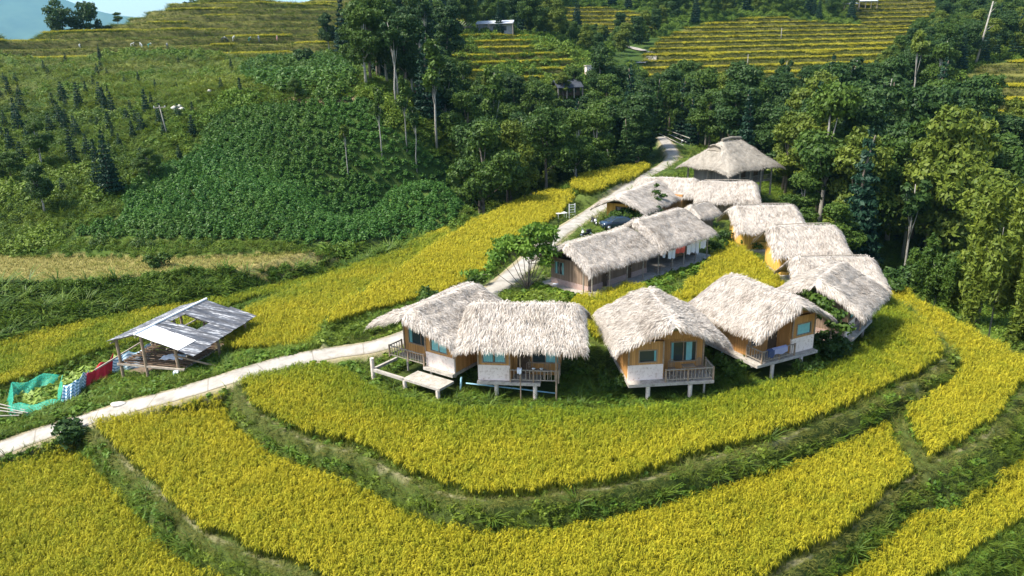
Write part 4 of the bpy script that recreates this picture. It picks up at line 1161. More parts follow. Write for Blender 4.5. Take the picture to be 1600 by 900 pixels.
MB().b2((4.2, 9.0, 0), (6.4, 9.1, 2.3)).build('wall', MT['bamboo'], rec)
MB().b2((6.3, 9.1, 0), (6.4, 13.4, 2.3)).build('wall', MT['bamboo'], rec)
thatch_roof('thatched_roof', rec, 13.2, 7.4, 1.9, 3.9, (2.3, 4.8), -math.pi / 2, Lr=13.2, prow=.5, seed=43, nst=6500)
thatch_roof('thatched_roof', rec, 8.6, 6.6, 2.0, 4.1, (3.2, 11.6), R(16), Lr=8.2, seed=45, nst=5000)
FO.append((rec, 3, 6.5, 7, 14))

# ------------------------------------------------------------------ the big stilt house
bx_, by_ = 32.6, 108.8
pav = empty('stilt_house', (bx_, by_, 1.7), R(31), 'large old stilt house with a high hipped thatch roof at the edge of the wood', 'house')
MB().b2((-3.6, -3.3, .9), (3.6, 3.6, 1.1)).build('floor_platform', MT['wood_grey'], pav)
for a, b_ in (((-3.6, -3.3, 1.1), (3.6, -3.2, 3.8)), ((-3.6, 3.5, 1.1), (3.6, 3.6, 3.8)), ((-3.6, -3.2, 1.1), (-3.5, 3.5, 3.8)), ((3.5, -3.2, 1.1), (3.6, 3.5, 3.8))):
    MB().b2(a, b_).build('wall', MT['bamboo_grey'], pav)
for x0 in (-1.2, 1.4):
    MB().b2((x0, -3.33, 1.1), (x0 + .9, -3.301, 2.8)).build('door', MT['wood_dark'], pav)
for xx in (-4.4, -2.2, 0, 2.2, 4.4):
    for yy in (-4.0, 0, 4.0):
        MB().tube([(xx, yy, -1.2), (xx, yy, 3.5)], .13, 8).build('post', MT['wood_grey'], pav)
railing(pav, [(-4.4, -4.0, 1.1), (0, -4.0, 1.1), (4.4, -4.0, 1.1)], .8)
MB().b2((-4.5, -4.1, .95), (4.5, -3.3, 1.08)).build('verandah', MT['wood_grey'], pav)
MB().bar((-5.2, -5.0, -.2), (-4.2, -4.2, 2.6), .14).build('brace', MT['wood'], pav)
thatch_roof('thatched_roof', pav, 11.7, 10.4, 3.3, 7.0, (0, 0), 0, Lr=3.2, hip=True, seed=47, nst=9000, mat='thatch_tan', st_len=.45, thick=.4, fringe=.7)
MB().tube([(-1.9, 0, 6.92), (0, 0, 7.12), (1.9, 0, 6.95)], .22, 8).build('ridge_cap', MT['thatch_tan'], pav)
rv = MB()
rv.grid(lambda u, v: (-3.4 + .3 * math.sin(v * 3.1), (u - .5) * 2.6 * (1 - .3 * v), 5.25 + .95 * v + .25 * math.sin(u * 3.14)), 8, 4); rv.build('roof_vent', MT['thatch_tan'], pav, solid=.15)
FO.append((pav, 0, 0, 9.4, 8.6))

for e, lx, ly, w_, d_ in FO:
    h_ = e.rotation_euler.z
    FOOT.append((e.location.x + lx * math.cos(h_) - ly * math.sin(h_), e.location.y + lx * math.sin(h_) + ly * math.cos(h_), h_, w_, d_))
# ------------------------------------------------------------------ cover nobody could count
g_ = np.random.default_rng(11)
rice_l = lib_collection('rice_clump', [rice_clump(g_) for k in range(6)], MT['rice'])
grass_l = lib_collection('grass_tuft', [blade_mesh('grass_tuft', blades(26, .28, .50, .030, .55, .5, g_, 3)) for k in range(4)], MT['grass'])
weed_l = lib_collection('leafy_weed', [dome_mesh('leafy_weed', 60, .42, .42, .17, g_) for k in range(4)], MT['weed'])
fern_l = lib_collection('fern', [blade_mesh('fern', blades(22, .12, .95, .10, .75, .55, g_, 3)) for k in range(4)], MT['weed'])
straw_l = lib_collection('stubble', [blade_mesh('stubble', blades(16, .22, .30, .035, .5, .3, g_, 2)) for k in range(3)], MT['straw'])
cas_l = lib_collection('cassava', [dome_mesh('cassava', 230, .60, .75, .15, g_, hollow=.55, aspect=2.0) for k in range(5)], MT['cassava'])
bush_l = lib_collection('bush', [dome_mesh('bush', 420, .95, .9, .15, g_, hollow=.5) for k in range(5)], MT['weed'])

def put(name, lib, nv, X, Y, Z, sc, tint, label, tilt=.12, dz=-.03):
    n = len(X)
    sc = np.asarray(sc, float)
    if sc.ndim == 1: sc = np.stack([sc, sc, sc], 1)
    sc = sc * g_.uniform(.85, 1.15, (n, 1))
    return scatter(name, lib, nv, np.c_[X, Y, Z + dz], g_.uniform(0, 6.28, n), sc, np.clip(tint, 0, 1), label, tilt=g_.normal(0, tilt, (n, 2)))
RB = [(20, 36, .215), (36, 46, .235), (46, 60, .27), (60, 78, .33), (78, 100, .42), (100, 150, .55)]
HUTBOX = []          # filled below: footprints kept clear  (cx, cy, heading, w, d)
def clear_of_huts(X, Y, pad=0.0):
    k = np.ones(len(X), bool)
    for cx, cy, h, w_, d_ in FOOT:
        dx, dy = X - cx, Y - cy
        u = dx * math.cos(h) + dy * math.sin(h); v_ = -dx * math.sin(h) + dy * math.cos(h)
        k &= ~((np.abs(u) < w_ / 2 + pad) & (np.abs(v_) < d_ / 2 + pad))
    return k
defpoly('UNDER', W([(372, 594), (430, 587), (500, 580), (540, 590), (570, 610), (620, 632), (700, 648), (790, 652), (880, 652), (1000, 650), (1080, 644), (1130, 630), (1190, 614), (1250, 600), (1300, 580), (1342, 558), (1364, 524), (1378, 484), (1390, 462)], 0) + [(36, 62), (34, 90), (10, 92), (-3, 75), (-12, 56), (-18, 49)])
RICEF = []
def is_rice(X, Y, grow=0.0):
    r = np.zeros(len(X), bool)
    for poly, inset, extra in RICEF:
        e = sdist(POLY[poly], X, Y); k = e < -inset + grow
        if extra is not None: k &= extra(X, Y, e)
        r |= k
    return r
def rice_field(name, poly, label, inset, tintf, extra=None, hs=1.0, bands=RB):
    RICEF.append((poly, inset, extra))
    X, Y, Z, SP = candidates(POLY[poly], bands)
    edge = sdist(POLY[poly], X, Y)
    k = edge + (fnoise(X, Y, 1.6, 81) - .5) * .9 < -inset
    if extra is not None: k &= extra(X, Y, edge)
    k &= clear_of_huts(X, Y, .3)
    X, Y, Z, SP, edge = X[k], Y[k], Z[k], SP[k], edge[k]
    wf = SP / .22
    hh = hs * (.92 + .2 * fnoise(X, Y, 3, 83))
    ti = tintf(X, Y, edge) + (fnoise(X, Y, 1.2, 91) - .5) * .5 + g_.normal(0, .13, len(X))
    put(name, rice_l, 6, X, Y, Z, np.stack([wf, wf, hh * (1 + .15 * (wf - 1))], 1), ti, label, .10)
def zr(X, Y): return np.min([linedist(v[0], X, Y)[0] - v[2] for v in ROADS.values()], 0)
rice_field('rice', 'T0', 'ripening yellow rice on the upper terrace in front of the stilt huts', .45,
           lambda x, y, e: .72 - .62 * sst(4.5, .2, sdist(POLY['UNDER'], x, y) + (fnoise(x, y, 3, 93) - .5) * 2) + .15 * (fnoise(x, y, 7, 92) - .5),
           lambda x, y, e: (sdist(POLY['UNDER'], x, y) > 0) & (zr(x, y) > .9) & (y < 60))
rice_field('rice', 'T1', 'golden rice on the middle terrace below the curved bank', .25, lambda x, y, e: .80 + .2 * (fnoise(x, y, 9, 92) - .5),
           lambda x, y, e: (sdist(POLY['T0'], x, y) > .85) & (sdist(POLY['T1b'], x, y) > .6) & (zr(x, y) > .6))
rice_field('rice', 'T1b', 'golden rice on the terrace beside the bamboo at the right', .55, lambda x, y, e: .82 + 0 * x,
           lambda x, y, e: (sdist(POLY['T0'], x, y) > .7 + .3 * (y < 50)))
rice_field('rice', 'T2', 'golden rice on the lowest terraces', .4, lambda x, y, e: .62 + .15 * (x > 0),
           lambda x, y, e: (sdist(POLY['T1'], x, y) > .9) & (sdist(POLY['T1b'], x, y) > 1.4) & (zr(x, y) > .9))
rice_field('rice', 'R1', 'bright yellow rice on the slope left of the lane', .3, lambda x, y, e: .78 - .5 * sst(.4, .65, fnoise(x - y * .5, y, 12, 95)), lambda x, y, e: (zr(x, y) > .8) & (sdist(POLY['R2'], x, y) > .35))
rice_field('rice', 'R2', 'bright yellow rice beside the lane', .3, lambda x, y, e: .95 + 0 * x, lambda x, y, e: zr(x, y) > 1.2)
rice_field('rice', 'U', 'tall yellow rice in the small plot beside the lane', .2, lambda x, y, e: .85 + 0 * x, None, 1.15)
rice_field('rice', 'L1', 'greenish rice in the low field behind the open shed', .3, lambda x, y, e: .12 + .5 * sst(.5, .7, fnoise(x * .6 + y, y * .5 - x, 7, 97)),
           lambda x, y, e: (zr(x, y) > 1.5) & (sdist(POLY['R1'], x, y) > .1) & (sdist(POLY['R2'], x, y) > .2) & (np.hypot(x + 32.5, y - 50) > 3) & ~((x > -31) & (x < -22) & (y < 54.5)))
rice_field('rice', 'YR', 'bright yellow rice in the yard between the lodge and the huts', .2, lambda x, y, e: .85 + 0 * x, None)
rice_field('rice', 'YR2', 'yellow rice behind the front huts', .2, lambda x, y, e: .75 + 0 * x, None)

X, Y, Z, SP = candidates(POLY['STRIP'], [(50, 100, .42)])
put('stubble', straw_l, 3, X, Y, Z, SP / .35, .25 + .5 * (fnoise(X, Y, 4, 7) > .62), 'pale cut rice stubble on the strip field below the cassava slope')

ALLF = ['T0', 'T1', 'T1b', 'T2', 'R1', 'R2', 'U', 'L1', 'STRIP', 'YR', 'YR2']
PLOT0 = smooth_poly(W([(22, 640), (30, 622), (60, 606), (120, 585), (160, 570), (196, 558), (190, 572), (150, 590), (120, 610), (92, 640)], -2.2), 3)
def grass_zone(X, Y):
    k = zr(X, Y) > .15 + .35 * fnoise(X, Y, .8, 5)
    k &= ~is_rice(X, Y, -.15) & (sdist(POLY['STRIP'], X, Y) > -.3)
    k &= sdist(POLY['LODGE'], X, Y) > .2
    shp = pz(262, 578, -1.95); k &= (np.hypot((X - shp[0]) * .8, Y - shp[1] - 1.5) > 3.2) & (sdist(PLOT0, X, Y) > 0)
    return k & clear_of_huts(X, Y, -.2)
# near banks, bunds, yards
X, Y, Z, SP = candidates((-60, 60, 22, 62), [(20, 34, .20), (34, 46, .25), (46, 62, .34)])
k = grass_zone(X, Y); X, Y, Z, SP = X[k], Y[k], Z[k], SP[k]
lip = np.min([np.abs(sdist(POLY[f], X, Y) + .15) for f in ('T0', 'T1', 'T1b')], 0)
r = g_.uniform(0, 1, len(X)); den = fnoise(X, Y, 1.7, 15)
onlip = lip < .32
yard = (sdist(POLY['YARD'], X, Y) < 3.5)
k = (r < np.where(onlip, .8, .80)) & (den > .08)
ud = sdist(POLY['UNDER'], X, Y); under = (ud < .3) & (ud > -2.6) & (Y < 52)
hh = np.where(onlip, .26, np.where(yard, .38, .85)) * (.6 + .9 * den) * np.where(under, .45, 1)
put('grass', grass_l, 4, X[k], Y[k], Z[k], np.stack([SP / .26, SP / .26, hh], 1)[k], (.75 * onlip + .25 * (fnoise(X, Y, 5, 16) - .1))[k], 'green and straw coloured grass tufts on the terrace banks', .25)
k = (r > .58) & ~onlip & (den > .22) & ~(yard & (g_.uniform(0, 1, len(X)) < .55)) & ~(under & (g_.uniform(0, 1, len(X)) < .6))
put('weeds', weed_l, 4, X[k], Y[k], Z[k], (SP / .34 * (.7 + .8 * den))[k] * .9, (.55 * (fnoise(X, Y, 6, 18) > .55))[k], 'low leafy weeds growing over the terrace banks and under the huts', .3)
k = (r > .93) & ~onlip & (den > .45) & ~yard
put('weeds', fern_l, 4, X[k], Y[k], Z[k], .75 + 0 * X[k], .4 * g_.uniform(0, 1, k.sum()), 'arching ferns scattered on the terrace banks', .2)
# yards, verges and slopes further off
X, Y, Z, SP = candidates((-75, 60, 62, 150), [(62, 85, .55), (85, 110, .75), (110, 150, 1.0)])
k = grass_zone(X, Y) & (sdist(POLY['CASSAVA'], X, Y) > .3); 
far_right = (X > 27 + (Y - 60) * .05) & (sdist(POLY['T1b'], X, Y) > 0)
X, Y, Z, SP = X[k], Y[k], Z[k], SP[k]; r = g_.uniform(0, 1, len(X)); den = fnoise(X, Y, 3, 15)
ridge = (sdist(POLY['YARD'], X, Y) < 5) | (zr(X, Y) < 4)
k = (r < .6)
put('grass', grass_l, 4, X[k], Y[k], Z[k], np.stack([SP / .30, SP / .30, np.where(ridge, .45, 1.2)], 1)[k], np.where(ridge, .6 * (fnoise(X, Y, 4, 16)), .1)[k], 'short grass on the verges of the lane and the hut yards', .2)
k = (r > .45) & ~ridge
put('weeds', bush_l, 5, X[k], Y[k], Z[k], (.35 + .55 * den * SP)[k], (.8 * (fnoise(X, Y, 9, 19) - .35))[k], 'dense leafy undergrowth on the slopes round the ridge', .2)
k = (r > .9) & ridge & (zr(X, Y) > 1.2)
put('weeds', weed_l, 4, X[k], Y[k], Z[k], .8 + 0 * X[k], .3 + 0 * X[k], 'leafy weeds in the hut yards', .2)
# hedge bank below the strip field
garea('HEDGE', [(-60, 545), (-60, 455), (0, 448), (130, 442), (250, 430), (400, 426), (560, 405), (650, 392), (640, 398), (560, 418), (470, 445), (400, 462), (300, 480), (200, 495), (100, 515), (20, 540)])
X, Y, Z, SP = candidates(POLY['HEDGE'], [(40, 120, .62)])
r = g_.uniform(0, 1, len(X)); den = fnoise(X, Y, 3.5, 115)
k = r < .6
put('hedge', bush_l, 5, X[k], Y[k], Z[k], .35 + .75 * den[k], .7 * (fnoise(X, Y, 5, 118) - .3)[k], 'tangled green hedge bank below the stubble strip', .2)
k = r > .5
put('hedge', fern_l, 4, X[k], Y[k], Z[k], 1.0 + .9 * den[k], .5 * g_.uniform(0, 1, k.sum()), 'long bladed reeds and ferns in the hedge bank', .2)
# cassava
for nm, sp in (('CASSAVA', .92), ('CASSAVA2', 1.9)):
    X, Y, Z, SP = candidates(POLY[nm], [(60, 220, sp)])
    put('cassava', cas_l, 5, X, Y, Z, sp / .92 * (.85 + .3 * fnoise(X, Y, 6, 3)), .35 * sst(.45, .75, fnoise(X, Y, 16, 131)) + (nm == 'CASSAVA2') * .3,
        'dense field of cassava bushes on the hillside' if nm == 'CASSAVA' else 'patch of cassava bushes below the harvested terraces', .15, dz=.15)
# slopes above: meadow, shrubs
X, Y, Z, SP = candidates((-190, 30, 82, 235), [(82, 125, 1.15), (125, 235, 1.7)])
k = (sdist(POLY['CASSAVA'], X, Y) > .6) & (sdist(POLY['CASSAVA2'], X, Y) > .6) & (sdist(POLY['STRIP'], X, Y) > .5) & (sdist(FARR[0], X, Y, 5) > 1) & (zr(X, Y) > 6) & (sdist(POLY['SCREE'], X, Y) > 0)
k &= ~((X > -5) & (Y < 145)) & (sdist(POLY['R2'], X, Y) > 2) & (sdist(POLY['U'], X, Y) > 3)
X, Y, Z, SP = X[k], Y[k], Z[k], SP[k]
md = sst(1, -3, sdist(POLY['MEADOW'], X, Y)); den = fnoise(X, Y, 14, 141)
r = g_.uniform(0, 1, len(X))
den = sst(.3, .72, fnoise(X, Y, 11, 141)); k = (r > .45 * md) & (g_.uniform(0, 1, len(X)) < .35 + .65 * den)
put('hillside_shrubs', bush_l, 5, X[k], Y[k], Z[k], ((.40 + 1.0 * den * g_.uniform(.5, 1.3, len(X))) * (1 - .3 * md) * SP / 1.1)[k], (.10 + .9 * sst(.4, .65, fnoise(X, Y, 17, 143)) * (.35 + .65 * md))[k], 'mixed low shrubs covering the left hillside', .2)
k = r < .30 + .4 * md
put('grass', grass_l, 4, X[k], Y[k], Z[k], np.stack([SP / .35, SP / .35, 1.6 + 0 * SP], 1)[k], (.2 + .6 * md * (1.4 * fnoise(X, Y, 12, 144) - .2))[k], 'rough grass on the upper left meadow', .2)
# far terraces: ripe rice on the treads, grass on the risers
for i, t in enumerate(FARR):
    X, Y, Z, SP = candidates(t, [(150, 240, .85), (240, 300, 1.05), (300, 500, 1.35)], 40)
    e = .7
    sl = np.hypot(height(X + e, Y) - height(X - e, Y), height(X, Y + e) - height(X, Y - e)) / (2 * e)
    if i == 0: tread = sl < .30; k = tread & (fnoise(X, Y * 2.5, 25, 151) > .54)
    else: tread = sl < .35; k = tread
    if i == 3: k = tread & (fnoise(X, Z * 3, 25, 155) > .30)
    put('rice', rice_l, 6, X[k], Y[k], Z[k], np.stack([SP / .18, SP / .18, 1.05 + 0 * SP], 1)[k], (.72 if i else .6) + .2 * fnoise(X, Y, 12, 7)[k],
        ['golden strips of rice left on the high left terraces', 'golden rice on the steps below the grey house', 'golden rice on the stepped terraces across the valley', 'golden rice steps at the far right edge', 'golden rice steps below the hilltop shed', 'small golden rice steps between the far trees'][i])
    k = ~tread
    put('grass', grass_l, 4, X[k], Y[k], Z[k], np.stack([SP / .32, SP / .32, 1.7 + 0 * SP], 1)[k], (.05 + .3 * (fnoise(X, Y, 20, 153)[k] - .2)) * (.6 if i == 0 else 1) + (.35 if i else .12), 'grass on the risers of the far terraces')
    if i == 0:
        k = tread & (fnoise(X, Y * 2.5, 25, 151) <= .54)
        put('stubble', straw_l, 3, X[k], Y[k], Z[k], np.stack([SP / .3, SP / .3, 1.3 + 0 * SP], 1)[k], .55 + 0 * X[k], 'cut stubble on the harvested high terraces')

# darker thickets low on the left hillside
bushd_l = lib_collection('dark_bush', [dome_mesh('dark_bush', 520, 1.3, 1.5, .18, g_, hollow=.5) for k in range(4)], MT['leaf_mid'])
garea('THICKET', [(-60, 400), (-60, 180), (60, 170), (200, 175), (300, 190), (280, 240), (190, 290), (190, 340), (110, 375), (300, 380), (480, 388), (640, 380), (655, 372), (620, 392), (440, 398), (280, 402)])
X, Y, Z, SP = candidates(POLY['THICKET'], [(60, 150, 1.7)])
den = fnoise(X, Y, 8, 171); k = (den > .34) & (sdist(POLY['STRIP'], X, Y) > 1.2) & (sdist(POLY['CASSAVA'], X, Y) > .8)
put('thicket', bushd_l, 4, X[k], Y[k], Z[k], (.35 + 1.1 * (den - .3))[k], 0 * X[k], 'dark leafy thickets on the lower left hillside', .2)

# low hedge in front of the lodge slab, bushes beyond the right hand rice
h_ = R(LH); t_ = g_.uniform(-1.5, 19, 260); off_ = g_.uniform(-2.2, -.75, 260)
X = LX + t_ * math.cos(h_) - off_ * math.sin(h_); Y = LY + t_ * math.sin(h_) + off_ * math.cos(h_)
X2 = np.r_[X, LX - 1.0 * math.cos(h_) - g_.uniform(-1.5, 7, 90) * math.sin(h_) - g_.uniform(0, .8, 90)]; yy_ = g_.uniform(-1.5, 6, 90)
X2 = np.r_[X, LX - 1.1 * math.cos(h_) - yy_ * math.sin(h_)]; Y2 = np.r_[Y, LY - 1.1 * math.sin(h_) + yy_ * math.cos(h_)]
Z2 = height(X2, Y2)
put('low_hedge', weed_l, 4, X2, Y2, Z2, g_.uniform(.7, 1.5, len(X2)), .5 * (g_.uniform(0, 1, len(X2)) > .75), 'low leafy hedge running along the lodge slab', .2)
X, Y, Z, SP = candidates((28, 80, 36, 80), [(36, 80, 1.0)])
k = (sdist(POLY['T1b'], X, Y) > 1.0) & (sdist(POLY['T0'], X, Y) > 1.0) & (sdist(POLY['T2'], X, Y) > .6) & (sdist(POLY['T1'], X, Y) > 1) & (Y > 50 + (X - 34) * -.4)
den = fnoise(X, Y, 5, 181)
put('wood_edge_bushes', bush_l, 5, X[k], Y[k], Z[k], (.5 + .8 * den)[k], .4 * (fnoise(X, Y, 7, 183)[k]), 'bushes at the wood edge beyond the right hand rice', .2)
# ------------------------------------------------------------------ trees
def crown_mesh(name, lobes, nleaf, size, g, aspect=1.8, shell=.62, jit=.75, upb=.35):
    """lobes: (centre, radii) - leaves sit through the outer part of each lobe"""
    w_ = np.array([max(r[0] * r[1] * r[2], .01) ** (2 / 3) for c, r in lobes]); w_ /= w_.sum()
    k = g.choice(len(lobes), nleaf, p=w_)
    C = np.array([l[0] for l in lobes], float)[k]; Rr = np.array([l[1] for l in lobes], float)[k]
    v = g.normal(0, 1, (nleaf, 3)); v /= np.linalg.norm(v, axis=1)[:, None]
    v[:, 2] = np.where(g.uniform(0, 1, nleaf) < .55, np.abs(v[:, 2]), v[:, 2])
    r = g.uniform(shell, 1.05, nleaf) ** .8
    bump = 1 + .20 * np.sin(v[:, 0] * 6 + k * 2.1) * np.cos(v[:, 1] * 5 + k) + .12 * np.sin(v[:, 2] * 9 + k)
    P = C + v * Rr * (r * bump)[:, None]
    Q = leaf_quads(P, v + np.array((0, 0, upb)), size, g, aspect, jit)
    lob = g.uniform(-.22, .22, len(lobes))[k]
    rn = np.clip(g.uniform(0, 1, nleaf) * .75 + .12 + lob, 0, 1)
    return np_mesh(name, Q.reshape(-1, 3), np.arange(len(Q) * 4).reshape(-1, 4), {'rnd': np.repeat(rn, 4)})
def trunk_mb(h, r, lobes, g, lean=.03, nbr=6):
    mb = MB()
    pts = [(g.normal(0, lean) * h * t, g.normal(0, lean) * h * t, h * t) for t in (0, .25, .5, .75, 1)]; pts[0] = (0, 0, -.6)
    mb.tube(pts, [r * 1.35, r, r * .85, r * .65, r * .3], 7)
    pa = np.array(pts)
    for c, rr in sorted(lobes, key=lambda l: -l[1][0])[:nbr]:
        zb = min(max(c[2] * .62, h * .3), h * .9); t = zb / h
        b = np.array([np.interp(t, (0, .25, .5, .75, 1), pa[:, i]) for i in range(3)])
        e_ = np.array(c); mid = (b + e_) / 2 + np.array((0, 0, -.3))
        mb.tube([b, mid, e_], [r * .42, r * .28, r * .10], 5)
    return mb
PROTO = {}
def add_proto(key, lobes, nleaf, size, h, r, leafm, barkm, g, **k):
    cm = crown_mesh('crown', lobes, nleaf, size, g, **k)
    tm = trunk_mb(h, r, lobes, g)
    me = bpy.data.meshes.new('trunk'); me.from_pydata([tuple(v) for v in np.concatenate(tm.V)], [], tm.F)
    me.polygons.foreach_set('use_smooth', np.ones(len(me.polygons), bool)); me.update()
    cm.materials.append(MT[leafm]); me.materials.append(MT[barkm])
    PROTO[key] = (cm, me, max(l[0][2] + l[1][2] for l in lobes), max(math.hypot(l[0][0], l[0][1]) + l[1][0] for l in lobes))
tg = np.random.default_rng(21)
for i, (lm, bm) in enumerate((('leaf_dark', 'bark'), ('leaf_mid', 'bark'), ('leaf_yellow', 'bark'), ('leaf_dark', 'bark_pale'), ('leaf_mid', 'bark'), ('leaf_dark', 'bark'), ('leaf_mid', 'bark_pale'), ('leaf_yellow', 'bark'))):
    H = 13.0; lobes = []
    wdt = (3.6, 4.2, 3.9, 3.0, 4.4, 3.3, 3.6, 3.1)[i]
    for k in range((13, 16, 14, 11, 17, 13, 12, 11)[i]):
        zz = tg.uniform(.36, .93) * H; rr = wdt * math.sin(min(1, (1.08 - zz / H) * 1.9) * 1.45) * tg.uniform(.25, .85); a = k * 2.399 + tg.uniform(-.4, .4)
        s_ = tg.uniform(.95, 1.85)
        lobes.append(((rr * math.cos(a), rr * math.sin(a), zz), (s_ * 1.1, s_ * 1.1, s_ * .85)))
    lobes.append(((0, 0, H * .9), (1.6, 1.6, 1.4)))
    add_proto('broad%d' % i, lobes, 13000, .24, H * .82, .22, lm, bm, tg)
for i in range(3):                        # slender pale trunks with a small high crown
    H = 15.0; lobes = []
    for k in range(7):
        zz = tg.uniform(.60, .97) * H; a = k * 2.4; rr = tg.uniform(.3, 1.5); s_ = tg.uniform(.55, 1.15); lobes.append(((rr * math.cos(a), rr * math.sin(a), zz), (s_, s_, s_ * .9)))
    add_proto('slender%d' % i, lobes, 1300, .38, H * .95, .15, ('leaf_mid', 'leaf_yellow', 'leaf_dark')[i], 'bark_pale', tg)
def conifer_lobes(H, Rb, n, g):
    lobes = []
    for k in range(n):
        t = k / (n - 1); zz = H * (.12 + .86 * t); rr = Rb * (1 - t) ** .85 + .15
        m_ = max(3, int(6 * (1 - t)) + 2)
        for j in range(m_):
            a = j * 6.283 / m_ + k * 1.1 + g.uniform(-.2, .2)
            lobes.append(((rr * .62 * math.cos(a), rr * .62 * math.sin(a), zz - rr * .12), (rr * .42 + .1, rr * .42 + .1, H / n * .42)))
    return lobes
for i in range(3):
    H = (13, 14, 12)[i]
    add_proto('conifer%d' % i, conifer_lobes(H, (2.1, 1.8, 2.4)[i], 13, tg), 4200, .30, H * .96, .17, ('leaf_blue', 'leaf_blue', 'leaf_dark')[i], 'bark', tg, upb=.1)
for i in range(3):                        # young conifers 3.5 m
    add_proto('sapling%d' % i, conifer_lobes(3.6, (.75, .95, .6)[i], 9, tg), 900, .17, 3.3, .05, 'leaf_blue', 'bark', tg, upb=.1)
for i in range(3):                        # bamboo: arching culms with hanging foliage
    H = 10.0; lobes = []
    for k in range(20):
        a = k * 2.399; rr = tg.uniform(.6, 3.0); zt = H * tg.uniform(.5, 1.0) * (1 - .06 * rr)
        for j in range(3):
            q = j / 3; lobes.append(((rr * (1 + .22 * q) * math.cos(a), rr * (1 + .22 * q) * math.sin(a), zt - q * 2.2), (.62, .62, 1.05)))
    add_proto('bamboo%d' % i, lobes, 15000, .15, H * .8, .06, ('leaf_yellow', 'leaf_mid', 'leaf_yellow')[i], 'bark_pale', tg, aspect=3.2, upb=-.2)
for i in range(2):                        # shrubs
    lobes = [((tg.uniform(-.9, .9), tg.uniform(-.9, .9), tg.uniform(.5, 1.5)), (tg.uniform(.5, .9),) * 3) for k in range(8)]
    add_proto('shrub%d' % i, lobes, 1100, .24, 1.2, .06, ('leaf_mid', 'leaf_dark')[i], 'bark', tg)
LAND = [('the left picture edge', 10, 200), ('the pale leaved tree', 66, 240), ('the lone terrace conifer', 157, 96), ('the bent white pole', 262, 190), ('the half bare grey tree', 70, 310), ('the wide leafy tree', 235, 270), ('the round footpath tree', 462, 140), ('the meadow hollow', 220, 120), ('the open shed', 290, 520), ('the cassava field', 420, 260), ('the left wood edge', 600, 200), ('the grey house', 775, 40), ('the golden steps below the grey house', 810, 85), ('the slate roofed house', 888, 140),
        ('the bare scree patch', 830, 262), ('the small yellow plot', 950, 280), ('the lane end', 1045, 225), ('the winding far path', 1005, 85), ('the stilt house', 1140, 245), ('the farthest gold hut', 1180, 340), ('the big olive tree', 1395, 240),
        ('the golden terraces', 1200, 80), ('the hilltop shed', 1345, 10), ('the right hand rice steps', 1570, 130), ('the tall hanging bamboo', 1530, 420), ('the last hut of the row', 1330, 440), ('the harvested terraces', 300, 50), ('the middle gold hut', 1270, 365), ('the footpath over the cassava', 450, 155), ('the top of the golden terraces', 1120, 45)]
USED = {}
def where_label(desc, u, v, sc):
    best = sorted(LAND, key=lambda l: (l[1] - u) ** 2 + ((l[2] - v) * 1.3) ** 2)[:3]
    opts = []
    for nm, a, b in best:
        dx, dy = u - a, v - b
        side = ('right of' if dx > 0 else 'left of') if abs(dx) > abs(dy) * 1.2 else ('above' if dy < 0 else 'below')
        dist = math.hypot(dx, dy); how = 'close ' if dist < 45 else ('' if dist < 110 else 'well ')
        opts.append(how + side + ' ' + nm)
    size = 'tall ' if sc > 1.0 else ('small ' if sc < .6 else '')
    for o_ in opts:
        for s_ in (size, ''):
            t = s_ + desc + ' ' + o_
            if t not in USED: USED[t] = 1; return t
    for i in range(3):
        for j in range(3):
            t = desc + ' ' + opts[i] + ', ' + opts[j]
            if i != j and t not in USED and len(t.split()) <= 16: USED[t] = 1; return t
    return size + desc + ' ' + opts[0]
def plant(kind, x, y, scale, name, label, cat='tree', group=None, sz=1.0, z=None, rz=None):
    cm, tm, _, _ = PROTO[kind]
    z = hz(x, y) if z is None else z
    e = bpy.data.objects.new(name, None); e.empty_display_size = .4; COL.objects.link(e)
    e.location = (x, y, z); e.rotation_euler = (0, 0, tg.uniform(0, 6.28) if rz is None else rz); e.scale = (scale, scale, scale * sz)
    c = bpy.data.objects.new('crown', cm); COL.objects.link(c); c.parent = e
    t = bpy.data.objects.new('trunk', tm); COL.objects.link(t); t.parent = e
    return tag(e, label, cat, group)
def at(px_, py_, **k):
    p = hit(px_, py_, **k); return float(p[0]), float(p[1]), float(p[2])

